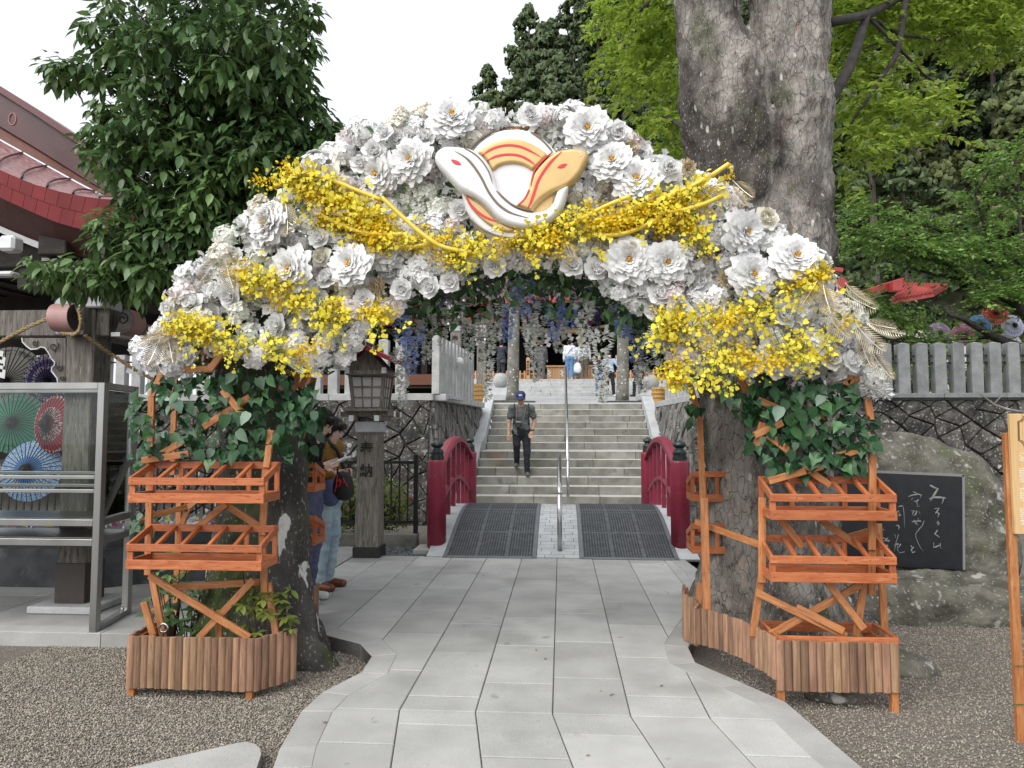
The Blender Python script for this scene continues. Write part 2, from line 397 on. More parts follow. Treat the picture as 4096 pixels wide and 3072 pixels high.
K['box_wood'] = mat('red orange stained boards', (.36, .095, .032), (.45, .15, .056), 6, coord='obj', stretch=(1.2, 9, 9), detail=6, layers=[((.26, .058, .018), 14, .56, .7), ((.52, .21, .09), 5, .6, .74)], rnd=.15, rough=.45, bump=.0007, bscale=20)
K['slat'] = mat('hardwood slat', (.19, .105, .062), (.31, .185, .112), 5, coord='obj', stretch=(10, 10, 1.1), detail=7, layers=[((.13, .07, .045), 12, .60, .76)], rnd=.36, hue=.009, rough=.6, bump=.0008, bscale=20)
K['grey_wood'] = mat('weathered grey timber', (.11, .10, .085), (.22, .20, .175), 6, stretch=(6, 6, .7), detail=7, layers=[((.28, .265, .24), 11, .56, .7), ((.035, .032, .028), 14, .58, .7)], rough=.85, bump=.002, bscale=14)
K['dark_wood'] = mat('dark old timber', (.030, .025, .022), (.062, .054, .048), 5, stretch=(2, 2, 4), rough=.8, bump=.001, bscale=20)
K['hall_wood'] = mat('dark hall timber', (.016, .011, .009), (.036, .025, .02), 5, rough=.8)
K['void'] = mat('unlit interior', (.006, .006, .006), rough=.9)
K['light_wood'] = mat('pale cypress boards', (.46, .25, .12), (.56, .33, .17), 6, stretch=(6, 6, .8), rnd=.1, rough=.6)
K['sign_wood'] = mat('varnished pine board', (.56, .36, .16), (.66, .46, .23), 3, stretch=(9, 9, .6), layers=[((.48, .28, .11), 5, .57, .7)], rough=.5)
K['white_paint'] = mat('white paint', (.74, .75, .76), (.62, .63, .64), 9, layers=[((.4, .4, .4), 22, .66, .78)], rough=.6)
K['grey_cap'] = mat('grey metal cap', (.38, .39, .41), (.48, .49, .51), 6, rough=.5)
K['pink_metal'] = mat('faded pink copper', (.42, .235, .225), (.5, .30, .285), 6, rough=.5)
K['roof_red'] = mat('red lacquered roof plate', (.20, .018, .022), (.25, .028, .03), 5, rnd=.12, rough=.45)
K['roof_dark'] = mat('dark red bargeboard', (.05, .008, .010), (.075, .013, .015), 4, rough=.35)
K['roof_sheet'] = mat('red roof sheet with sky sheen', (.27, .10, .10), (.50, .36, .355), 26, lo=.38, hi=.62, detail=7, layers=[((.3, .11, .11), 90, .5, .62)], rough=.35)  # pale pink mottling carries the reflection of the sky in the colour
K['roof_brown'] = mat('brown soffit', (.075, .03, .026), (.1, .042, .036), 5, rough=.6)
K['vermilion'] = mat('vermilion paint', (.27, .03, .028), (.34, .05, .045), 5, rough=.5)
K['paper'] = mat('white paper', (.8, .8, .79), rough=.8, transl=.3)
K['lamp_paper'] = mat('lamp paper', (.66, .63, .62), rough=.8, transl=.35)
K['ink'] = mat('black ink', (.008, .008, .009), rough=.7)
K['rope'] = mat('straw rope', (.27, .19, .09), (.42, .31, .16), 40, rough=.9, bump=.003, bscale=90)
K['straw'] = mat('pale straw', (.5, .36, .17), (.62, .47, .25), 40, rough=.9)
K['reed'] = mat('woven reed', (.42, .22, .055), (.58, .34, .10), 20, stretch=(4, 4, 1), rough=.7, island=.15)
K['plaque'] = mat('polished black stone', (.014, .016, .02), (.02, .022, .026), 12, rough=.22)
K['plaque_edge'] = mat('sawn stone edge', (.22, .22, .22), rough=.7)
K['carve'] = mat('carved grey line', (.20, .205, .205), (.28, .285, .28), 30, rough=.8)
K['bark_zelkova'] = mat('grey flaking bark', (.165, .149, .13), (.31, .287, .256), 3.2, lo=.38, hi=.64, detail=8, stretch=(1.5, 1.5, .6),
    layers=[((.34, .27, .21), 4.5, .63, .69), ((.05, .042, .035), 1.15, .485, .585), ((.05, .056, .022), 4.0, .5, .58, 'n', .9, .47), ((.05, .043, .036), 13, .045, .0, 'e'), ((.52, .51, .49), 9, .22, .13, 'v', 2.3, .5), ((.36, .345, .33), 70, .62, .68)], bump=.03, bscale=20, vor=11, rough=.9)
K['bark_moss'] = mat('dark mossy bark', (.03, .027, .024), (.085, .078, .07), 5, detail=8, stretch=(1, 1, .5),
    layers=[((.05, .07, .016), 1.8, .53, .62), ((.60, .60, .57), 4.2, .635, .65), ((.26, .26, .235), 60, .61, .66)], bump=.04, bscale=14, rough=.92)
K['bark_thin'] = mat('speckled grey bark', (.13, .125, .11), (.24, .23, .2), 6, layers=[((.07, .08, .05), 3, .55, .7), ((.6, .6, .58), 9, .24, .14, 'v')], bump=.008, bscale=20, rough=.9)
K['bark_cedar'] = mat('cedar bark', (.10, .085, .07), (.19, .165, .14), 4, stretch=(5, 5, .4), rough=.9)
K['branch'] = mat('dark branch', (.022, .019, .016), (.05, .043, .037), 10, rough=.9)
def leafmat(name, c1, c2, transl=.25, rough=.42, island=.3, hue=.012, spec=.5, tc=None):
    return mat(name, c1, c2, 3.0, rough=rough, island=island, hue=hue, transl=transl, spec=spec, tcol=tc)
K['leaf_oak'] = leafmat('glossy evergreen leaf', (.072, .14, .048), (.135, .225, .072), .28, .36, .38, .014)
K['leaf_maple'] = leafmat('fresh spring leaf', (.25, .36, .04), (.37, .48, .08), .42, .5, .3)
K['leaf_cherry'] = leafmat('green cherry leaf', (.14, .26, .05), (.22, .36, .08), .35, .45, .3)
K['leaf_cedar'] = leafmat('cedar needles', (.045, .078, .028), (.095, .13, .046), .12, .7, .4)
K['leaf_cedar2'] = leafmat('yellowish cedar needles', (.09, .12, .036), (.15, .175, .06), .12, .7, .35)
K['leaf_broad'] = leafmat('broadleaf crown', (.055, .105, .025), (.10, .165, .04), .2, .6, .35)
K['leaf_hedge'] = leafmat('azalea leaf', (.14, .20, .03), (.26, .33, .06), .25, .6, .3)
K['leaf_ivy'] = leafmat('ivy leaf', (.010, .045, .015), (.024, .08, .028), .06, .4, .5, .02, .35)
K['leaf_ivy2'] = leafmat('bright ivy leaf', (.03, .11, .03), (.06, .17, .05), .15, .36, .3)
K['leaf_pale'] = leafmat('grey green leaf', (.11, .19, .14), (.17, .26, .19), .15, .42, .25)
K['leaf_wist'] = leafmat('wisteria leaf', (.045, .11, .034), (.085, .17, .055), .25, .42, .35)
K['leaf_yell'] = leafmat('yellowing shrub leaf', (.12, .18, .035), (.22, .25, .05), .25, .42, .35)
def petal(name, c1, c2, tr=.18, isl=.05): return mat(name, c1, c2, 9, rough=.65, island=isl, transl=tr, spec=.25)
K['p_white'] = petal('white silk petal', (.85, .85, .845), (.89, .89, .885))
K['p_cream'] = petal('cream petal', (.80, .77, .66), (.85, .83, .76))
K['p_green'] = petal('greenish white petal', (.79, .81, .73), (.85, .86, .81))
K['p_pink'] = petal('pale pink petal', (.82, .74, .735), (.86, .82, .815), isl=.07)
K['p_wist'] = petal('white wisteria petal', (.84, .86, .82), (.89, .90, .87), .42)
K['p_tan'] = petal('straw coloured petal', (.66, .56, .38), (.74, .66, .50))
K['p_lilac'] = petal('lilac white petal', (.79, .79, .83), (.84, .84, .87))
K['p_blue'] = petal('blue petal', (.34, .43, .76), (.5, .6, .86), .35, .15)
K['p_purple'] = petal('purple petal', (.2, .15, .4), (.34, .27, .56), .35, .2)
K['p_yellow'] = petal('yellow orchid petal', (.82, .68, .035), (.87, .78, .11), .25, .14)
K['p_yellow2'] = petal('deep yellow floret', (.76, .54, .018), (.82, .64, .04), .2, .2)
K['p_magenta'] = petal('magenta petal', (.55, .06, .18), (.7, .12, .26))
K['stamen'] = mat('golden stamens', (.55, .29, .03), (.68, .40, .07), 60, rough=.7, island=.3)
K['stem'] = mat('green stem', (.10, .16, .04), rough=.6)
K['hose'] = mat('yellow painted hoop', (.74, .53, .045), (.79, .60, .08), 5, rough=.42)
K['goldleaf'] = mat('champagne gold palm leaf', (.56, .50, .38), (.66, .60, .48), 10, rough=.3, metal=.45, island=.2)
K['em_white'] = mat('white painted relief', (.78, .785, .795), (.72, .72, .72), 6, layers=[((.5, .46, .38), 26, .68, .78)], rough=.45)
K['em_gold'] = mat('matt gold paint', (.56, .38, .15), (.62, .44, .19), 8, rough=.42, metal=.25)
K['em_brown'] = mat('taupe line', (.17, .125, .085), rough=.6)
K['em_red'] = mat('red line', (.62, .03, .045), rough=.5)
K['glass'] = None
def glassmat():
    m = bpy.data.materials.new('window glass'); m.use_nodes = True; nt = m.node_tree; nt.nodes.clear()
    o = nt.nodes.new('ShaderNodeOutputMaterial'); t = nt.nodes.new('ShaderNodeBsdfTransparent'); g = nt.nodes.new('ShaderNodeBsdfGlossy')
    t.inputs[0].default_value = (.9, .93, .92, 1); g.inputs['Roughness'].default_value = .03
    x = nt.nodes.new('ShaderNodeMixShader'); f = nt.nodes.new('ShaderNodeFresnel'); f.inputs['IOR'].default_value = 1.35
    nt.links.new(f.outputs[0], x.inputs[0]); nt.links.new(t.outputs[0], x.inputs[1]); nt.links.new(g.outputs[0], x.inputs[2]); nt.links.new(x.outputs[0], o.inputs[0])
    return m
K['glass'] = glassmat()
def plain(name, c, rough=.8, v=.12, sc=14, bump=.0): return mat(name, tuple(x*(1-v) for x in c), tuple(min(1, x*(1+v)) for x in c), sc, coord='obj', rough=rough, bump=bump, bscale=60)
# ------------------------------------------------------------------ ground, court paving, kerbs
GZ = -0.10
def flat_poly(name, pts, z0, z1, m, parent=None):
    b = MB().prism([(x, y, z0) for x, y in pts], (0, 0, z1-z0)); return b.build(name, m, parent)
b = MB(); b.add([(-300, -60, GZ-.004), (300, -60, GZ-.004), (300, 400, GZ-.004), (-300, 400, GZ-.004)], [(0, 1, 2, 3)])
ground = b.build('ground', K['gravel']); tag(ground, 'brown pea gravel ground around the paved path', 'ground', kind='structure')

def clip_half(poly, a, b_, c):
    'keep a*x+b*y<=c'
    out = []; n = len(poly)
    for i in range(n):
        p, q = poly[i], poly[(i+1) % n]; dp = a*p[0]+b_*p[1]-c; dq = a*q[0]+b_*q[1]-c
        if dp <= 0: out.append(p)
        if (dp < 0 < dq) or (dq < 0 < dp):
            t = dp/(dp-dq); out.append((p[0]+(q[0]-p[0])*t, p[1]+(q[1]-p[1])*t))
    return out
def clip_convex(poly, win):
    for i in range(len(win)):
        p, q = win[i], win[(i+1) % len(win)]; nx, ny = q[1]-p[1], -(q[0]-p[0])
        poly = clip_half(poly, nx, ny, nx*p[0]+ny*p[1])
        if len(poly) < 3: return []
    return poly
def area(p): return 0.5*sum(p[i][0]*p[(i+1) % len(p)][1]-p[(i+1) % len(p)][0]*p[i][1] for i in range(len(p)))
def slab(name, poly, ztop, depth, m, parent, ch=0.004):
    'stone slab with a small chamfer round its top'
    n = len(poly); cx = sum(p[0] for p in poly)/n; cy = sum(p[1] for p in poly)/n
    ins = []
    for i in range(n):
        p0, p1, p2 = Vector(poly[i-1]), Vector(poly[i]), Vector(poly[(i+1) % n])
        d = (p1-p0).normalized()+(p1-p2).normalized()
        ins.append((p1.x+(cx-p1.x)*0 - (d.x*ch if d.length > 1e-3 else 0), p1.y - (d.y*ch if d.length > 1e-3 else 0)))
    dz = random.uniform(-.0012, .0012); vs = [(x, y, ztop-depth) for x, y in poly]+[(x, y, ztop-ch+dz) for x, y in poly]+[(x, y, ztop+dz) for x, y in ins]
    fs = [tuple(range(2*n, 3*n))]
    for k in (0, 1): fs += [(k*n+i, k*n+(i+1) % n, (k+1)*n+(i+1) % n, (k+1)*n+i) for i in range(n)]
    return MB().add(vs, fs).build(name, m, parent)

PL = [(-1.02, 1.7), (-1.28, 3.17), (-1.33, 3.37), (-1.39, 3.81), (-1.37, 4.09), (-1.24, 4.43), (-1.26, 4.75), (-1.42, 5.02), (-1.75, 5.22), (-2.45, 5.2)]
PR = [(1.60, 1.7), (1.33, 3.35), (1.23, 4.12), (1.07, 4.40), (.86, 4.76), (.87, 5.08), (1.05, 5.6), (1.40, 6.6), (1.47, 7.72), (1.42, 8.42)]
def offset(pl, d):
    out = []
    for i, p in enumerate(pl):
        a = Vector(pl[max(i-1, 0)]); c = Vector(pl[min(i+1, len(pl)-1)]); t = (c-a).normalized(); out.append((p[0]+t.y*d, p[1]-t.x*d))
    return out
BW = .17
PLi, PRi = offset(PL, BW), offset(PR, -BW)
path = MB().prism([(x, y, -.16) for x, y in PL+[(-2.45, 8.5), (-1.62, 8.5), (-1.62, 8.42)]+PR[::-1]], (0, 0, .152)).build('path', K['soil'])
tag(path, 'pale grey granite slab path leading to the bridge', 'path', kind='structure')
GAP = .0028; GY = .009
def strip(pl, pli):
    for i in range(len(pl)-1):
        n = max(1, round((Vector(pl[i+1])-Vector(pl[i])).length/.62))
        for k in range(n):
            def L(t, a, b_): return (a[0]+(b_[0]-a[0])*t, a[1]+(b_[1]-a[1])*t)
            e = .003
            q = [L(k/n+e, pl[i], pl[i+1]), L((k+1)/n-e, pl[i], pl[i+1]), L((k+1)/n-e, pli[i], pli[i+1]), L(k/n+e, pli[i], pli[i+1])]
            if area(q) < 0: q = q[::-1]
            slab('kerb_slab', q, 0, .15, K['granite_edge'], path)
strip(PL, PLi); strip(PR, PRi)
inner = PLi + [(-2.45, 8.44), (-1.62, 8.44), (-1.62, 8.40), (1.24, 8.40)] + PRi[::-1]
if area(inner) < 0: inner = inner[::-1]
CW = .41; X0 = -.05; YK = 3.865
for k in range(-7, 5):
    xa, xb = X0+k*CW+GAP, X0+(k+1)*CW-GAP
    y = YK+GAP; off = [.55, .28, .62, .2, .44][k % 5]; first = True
    while y < 8.5:
        L_ = off if first else .74+.05*math.sin(k*3+y*5); first = False
        q = clip_convex(inner, [(xa, y), (xb, y), (xb, y+L_-GY), (xa, y+L_-GY)])
        if len(q) > 2 and abs(area(q)) > .002: slab('paving_slab', q, 0, .07, K['granite'], path)
        y += L_
    y = YK-GAP; first = True; sl = .168
    while y > 1.5:
        L_ = [.25, .6, .42, .18, .52][k % 5] if first else .66; first = False; y1 = y-L_+GY
        sh = lambda x, yy: x-(yy-YK)*sl
        q = clip_convex(inner, [(sh(xa, y1), y1), (sh(xb, y1), y1), (sh(xb, y), y), (sh(xa, y), y)])
        if len(q) > 2 and abs(area(q)) > .002: slab('paving_slab', q, 0, .07, K['granite'], path)
        y -= L_
# pavilion platform
plat = MB().prism([(-9, 5.28, -.2), (-2.47, 5.28, -.2), (-2.47, 9.1, -.2), (-9, 9.1, -.2)], (0, 0, .19)).build('platform', K['soil'])
tag(plat, 'grey stone platform under the water pavilion', 'platform', kind='structure')
for i in range(7):
    slab('kerb_slab', [(-9+i*.935+.003, 5.12), (-9+(i+1)*.935-.003, 5.12), (-9+(i+1)*.935-.003, 5.275), (-9+i*.935+.003, 5.275)], .0, .16, K['granite_edge'], plat)
for i in range(6):
    for j in range(4):
        slab('paving_slab', [(-8.97+i*1.083+.003, 5.282+j*.95), (-8.97+(i+1)*1.083-.003, 5.282+j*.95), (-8.97+(i+1)*1.083-.003, 5.282+(j+1)*.95-.006), (-8.97+i*1.083+.003, 5.282+(j+1)*.95-.006)], -.002, .06, K['granite_edge'], plat)
# rounded slab in the near gravel
q = [G(u, v, -.045) for u, v in [(400, 3100), (955, 2973), (990, 2969), (1022, 2978), (1040, 2996), (1046, 3020), (1015, 3110), (970, 3250)]]
q = [(p.x, p.y) for p in q] + [(-1.55, 2.35), (-2.4, 2.6)]
if area(q) < 0: q = q[::-1]
st = slab('stepping_stone', q, -.04, .1, K['granite'], None, .008); tag(st, 'pale flat stepping stone with a rounded corner lying in the gravel', 'stone')

# loose pebbles on the near gravel: too many to count
def pebbles(name, regions, n, size, m, z, label, ex=()):
    pts = []
    while len(pts) < n:
        x0, x1, y0, y1 = regions[random.randrange(len(regions))]
        x, y = random.uniform(x0, x1), random.uniform(y0, y1)
        if any(inside(x, y, e) for e in ex): continue
        pts.append((x, y))
    T = np.array([(x, y, z+random.uniform(-.002, .003)) for x, y in pts]); R = rand_frames(n); S = RNG.uniform(.6, 1.25, (n, 1))*size*np.array([[1, .8, .58]])*RNG.uniform(.8, 1.2, (n, 3))
    tv = [(1, 0, 0), (0, 1, 0), (-1, 0, 0), (0, -1, 0), (0, 0, 1), (0, 0, -1)]; tf = [(0, 1, 4), (1, 2, 4), (2, 3, 4), (3, 0, 4), (1, 0, 5), (2, 1, 5), (3, 2, 5), (0, 3, 5)]
    Vv, Fs = stamp(tv, tf, R, T, S); me = npmesh(name, Vv, Fs, m, smooth=True)
    return tag(link(name, me), label, 'gravel', kind='stuff')
def inside(x, y, poly):
    r = False; n = len(poly)
    for i in range(n):
        a, c = poly[i], poly[(i+1) % n]
        if (a[1] > y) != (c[1] > y) and x < (c[0]-a[0])*(y-a[1])/(c[1]-a[1])+a[0]: r = not r
    return r
pathpoly = PL+[(-2.45, 9), (1.42, 9)]+PR[::-1]
pebbles('gravel', [(-3.8, -1.2, 2.9, 5.12), (1.1, 4.6, 2.9, 7.0)], 125000, .0068, K['pebble'], GZ, 'loose brown and grey pea gravel beside the path', [pathpoly])
pebbles('dark_gravel', [(-3.3, -1.65, 8.5, 9.25)], 3500, .017, K['dark_pebble'], -.03, 'dark grey pebbles in the bed around the near lantern post')
bed = flat_poly('pebble_bed', [(-9, 8.5), (-1.62, 8.5), (-1.62, 9.28), (-9, 9.28)], -.2, -.035, K['soil']); tag(bed, 'dark pebble bed below the iron fence', 'ground', kind='structure')

# ------------------------------------------------------------------ arched bridge
def deck_z(y):
    t = (y-8.42)/(12.4-8.42); t = min(max(t, 0), 1); return .40*math.sin(math.pi*t)**1.25
br = empty('arched_bridge', (-.02, 10.4, 0), 'short arched white stone bridge with crimson railings before the stairs', 'bridge')
b = MB(); ys = np.linspace(8.42, 12.4, 25)
rows = [[(-1.62, y, deck_z(y)-.012), (1.62, y, deck_z(y)-.012)] for y in ys]; b.grid(rows)
b.grid([[(-1.62, y, deck_z(y)-.012), (-1.62, y, -.6)] for y in ys]); b.grid([[(1.62, y, deck_z(y)-.012), (1.62, y, -.6)] for y in ys])
b.build('deck', K['mortar'], br)
def deck_piece(name, x0, x1, y0, y1, m, dz=.0, th=.03, n=3):
    b = MB(); yy = np.linspace(y0, y1, n)
    top = [[(x0, y, deck_z(y)+dz), (x1, y, deck_z(y)+dz)] for y in yy]; b.grid(top)
    b.grid([[(x0, y, deck_z(y)+dz), (x0, y, deck_z(y)+dz-th)] for y in yy]); b.grid([[(x1, y, deck_z(y)+dz), (x1, y, deck_z(y)+dz-th)] for y in yy])
    b.grid([[(x0, y0, deck_z(y0)+dz), (x1, y0, deck_z(y0)+dz)], [(x0, y0, deck_z(y0)+dz-th), (x1, y0, deck_z(y0)+dz-th)]])
    return b.build(name, m, br)
y = 8.44; j = 0
while y < 10.9:
    xs = [-.36] + sorted([-.36+.72*(t+random.uniform(-.05, .05)) for t in ([.33, .7] if j % 2 else [.18, .55, .86])]) + [.28]
    for a, c in zip(xs[:-1], xs[1:]): deck_piece('paver', a+.003, c-.003, y, y+.088, K['white_stone'], random.uniform(-.001, .002), n=2)
    y += .094; j += 1
for side in (-1, 1):
    for k in range(6):
        a, c = (-1.60, -.365) if side < 0 else (.285, 1.60)
        deck_piece('edge_stone', a, c, 8.44+k*.66+.003, 8.44+(k+1)*.66-.003, K['white_stone'], .0, n=5)
# rubber mats with holes
def hole_mat(x0t, x1t, name, label):
    root = empty(name, ((x0t+x1t)/2, 9.4, .2), label, 'mat', 'rubber mats on the bridge')
    cw = .032; x0, x1 = x0t+.05, x1t-.05; nx = int((x1-x0)/cw); cw = (x1-x0)/nx; y0, y1 = 8.38, 11.1; ny = int((y1-y0-.1)/cw); vs = []; fs = []
    z = lambda y: deck_z(y)+.014
    for i in range(nx):
        for j in range(ny):
            if i % 11 == 10 or j % 22 == 21: rr = .12
            else: rr = .36
            cx, cy = x0+(i+.5)*cw, y0+.05+(j+.5)*cw; b0 = len(vs)
            for (a, c) in ((-1, -1), (0, -1), (1, -1), (1, 0), (1, 1), (0, 1), (-1, 1), (-1, 0)): vs.append((cx+a*cw/2, cy+c*cw/2, z(cy+c*cw/2)))
            for q in range(8):
                an = math.radians(-135+45*q); vs.append((cx+math.cos(an)*cw*rr, cy+math.sin(an)*cw*rr, z(cy+math.sin(an)*cw*rr)))
            if rr > .2: fs += [(b0+q, b0+(q+1) % 8, b0+8+(q+1) % 8, b0+8+q) for q in range(8)]
            else: fs.append(tuple(b0+q for q in range(8)))
    MB().add(vs, fs).build('perforated_sheet', K['rubber'], root)
    b = MB(); yy = np.linspace(y0, y1, 24)
    b.grid([[(x0t, y, z(y)-.009), (x1t, y, z(y)-.009)] for y in yy]); b.build('backing', K['rubber_dark'], root)
    b = MB()
    for (a, c) in ((x0t, x0), (x1, x1t)):
        b.grid([[(a, y, z(y)+(.002 if a == x0 or a == x1 else -.010)), (c, y, z(y)+(.002 if a != x1 else -.010))] for y in yy])
    b.grid([[(x0t, y0-.02, .004), (x1t, y0-.02, .004)], [(x0t, y0+.05, z(y0+.05)+.002), (x1t, y0+.05, z(y0+.05)+.002)]])
    b.grid([[(x0, 9.95, z(9.95)+.004), (x1, 9.95, z(9.95)+.004)], [(x0, 9.985, z(9.985)+.004), (x1, 9.985, z(9.985)+.004)]])
    b.build('border', plain('grey mat border', (.13, .14, .15), .6), root); return root
hole_mat(-1.40, -.29, 'rubber_mat', 'black perforated rubber mat on the left half of the bridge')
hole_mat(.21, 1.36, 'rubber_mat', 'black perforated rubber mat on the right half of the bridge')
# railings
def finial(b, c, s=1.0):
    prof = [(.088, 0), (.088, .05), (.08, .055), (.08, .075), (.086, .08), (.086, .1), (.076, .105), (.07, .125), (.05, .133), (.045, .15), (.062, .16), (.078, .178), (.08, .195), (.07, .215), (.045, .23), (.02, .24), (.008, .25)]
    b.smooth = False; b.lathe([(r*s, z*s) for r, z in prof], c, 20)
def railing(side, label):
    x = side*1.5-.05; root = empty('bridge_railing', (x, 10.4, 0), label, 'railing', 'crimson railings of the bridge')
    for (y, tall) in ((8.86, 1.12), (12.05, 1.12)):
        b = MB(); b.lathe([(.118, 0), (.118, tall-.03), (.112, tall-.008), (.10, tall)], (x, y, 0), 24)
        for p in range(len(b.sm)): b.sm[p] = True
        b.sm[-1] = b.sm[-2] = False
        p = b.build('post', K['redpaint'], root); f = MB(); finial(f, (x, y, tall)); f.build('finial', K['bronze'], p)
        if y < 10:
            MB().box((x, y-.02, .012), (.5, .42, .06), None, .006).build('post_base', K['granite_edge'], root)
    ys = np.linspace(8.92, 12.0, 21); rz = lambda y: .98+.37*math.sin(math.pi*(y-8.8)/(12.1-8.8))
    b = MB(); prof = [(-.075, -.03), (-.075, .03), (-.03, .05), (.03, .05), (.075, .03), (.075, -.03)]
    b.grid([[(x+a, y, rz(y)+c) for a, c in prof] for y in ys], close=True); b.build('arch_rail', K['redpaint'], root)
    for y in np.linspace(9.3, 11.7, 6):
        MB().beam((x, y, deck_z(y)-.02), (x, y, rz(y)), .055, .07, (0, 1, 0), .006).build('baluster', K['redpaint'], root)
    lz = lambda y: .42+.37*math.sin(math.pi*(y-8.8)/(12.1-8.8))
    b = MB(); b.smooth = True; b.tube([(x, y, lz(y)) for y in ys], .034, 10); b.build('lower_rail', K['redpaint'], root)
railing(-1, 'crimson bridge railing on the left with arched top and two bronze capped posts')
railing(1, 'crimson bridge railing on the right with arched top and two bronze capped posts')

# ------------------------------------------------------------------ stone staircase
RIS, TRD, NS = .152, .30, 14
def step_y(i): return 12.6+TRD*(i-1)+(.8 if i > 7 else 0)
SX0, SX1 = -1.63, 1.95
stairs = empty('stone_staircase', (.15, 12.6, 0), 'weathered grey granite staircase rising behind the bridge', 'stairs')
cuts = [[.25, .62, .9], [.12, .5, .8], [.3, .66], [.18, .62, .86]]
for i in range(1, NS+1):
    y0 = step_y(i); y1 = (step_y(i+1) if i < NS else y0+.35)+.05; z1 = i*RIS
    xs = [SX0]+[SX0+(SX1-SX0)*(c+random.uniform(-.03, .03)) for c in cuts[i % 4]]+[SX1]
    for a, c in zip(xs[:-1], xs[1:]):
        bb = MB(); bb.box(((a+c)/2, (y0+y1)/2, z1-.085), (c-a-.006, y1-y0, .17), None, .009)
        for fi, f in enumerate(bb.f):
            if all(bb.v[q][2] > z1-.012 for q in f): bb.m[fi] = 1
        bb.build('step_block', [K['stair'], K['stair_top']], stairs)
    MB().box(((SX0+SX1)/2, (y0+y1)/2+.02, z1-RIS/2-.07), (SX1-SX0-.02, y1-y0-.03, RIS), None).build('step_core', K['mortar'], stairs)
for x in (SX0-.13, SX1+.13):
    for (ya, za, yb, zb) in ((12.55, .25, 13.5, .72), (13.5, .72, 14.6, 1.22), (14.6, 1.22, 15.4, 1.36), (15.4, 1.36, 16.4, 1.87), (16.4, 1.87, 17.35, 2.30)):
        b = MB(); b.prism([(x-.125, ya+.004, za), (x+.125, ya+.004, za), (x+.125, yb-.004, zb), (x-.125, yb-.004, zb)], (0, 0, -.3)); b.build('cheek_stone', K['white_stone'], stairs)
    sg = -1 if x < 0 else 1
    b = MB(); b.prism([(x+sg*.0, 12.5, -.2), (x+sg*.0, 17.6, -.2), (x+sg*.0, 17.6, 2.05), (x, 16.4, 1.6), (x, 14.6, .95), (x, 12.5, .0)], (sg*.35, 0, 0)); b.build('side_wall', plain('stair concrete %d' % sg, (.17, .17, .155), .9), stairs)
# steel handrails
hr = empty('handrail', (.12, 15, 0), 'polished steel handrail running up the middle of the stairs', 'handrail')
pts = [(.12, 12.75, .95), (.12, 14.45, 1.85), (.12, 15.2, 2.0), (.12, 17.2, 3.0), (.12, 17.7, 3.05)]
b = MB(); b.smooth = True; b.tube(pts, .028, 10); b.build('rail', K['steel'], hr)
b = MB(); b.smooth = True; b.tube([(.12+0, y, z-.22) for _, y, z in pts], .016, 8); b.build('lower_rail', K['steel'], hr)
for i in (1, 7, 8, 13):
    y = step_y(i)+.14; b = MB(); b.smooth = True; zt = np.interp(y, [p[1] for p in pts], [p[2] for p in pts]); b.tube([(.12, y, i*RIS-.02), (.12, y, zt)], .026, 10); b.build('post', K['steel'], hr)
hb = empty('handrail', (-.02, 10, 0), 'steel handrail on the bridge with a curved front end', 'handrail')
b = MB(); b.smooth = True; pts = [(-.02, 8.66, .72), (-.02, 8.9, .83), (-.02, 9.5, 1.0), (-.02, 10.4, 1.12), (-.02, 11.4, 1.05), (-.02, 12.2, .95)]; b.tube(pts, .03, 10); b.build('rail', K['steel'], hb)
for y, z in ((8.66, .72), (10.4, 1.12), (12.2, .95)):
    b = MB(); b.smooth = True; b.tube([(-.02, y, deck_z(y)-.02), (-.02, y, z)], .03, 10); b.build('post', K['steel'], hb)

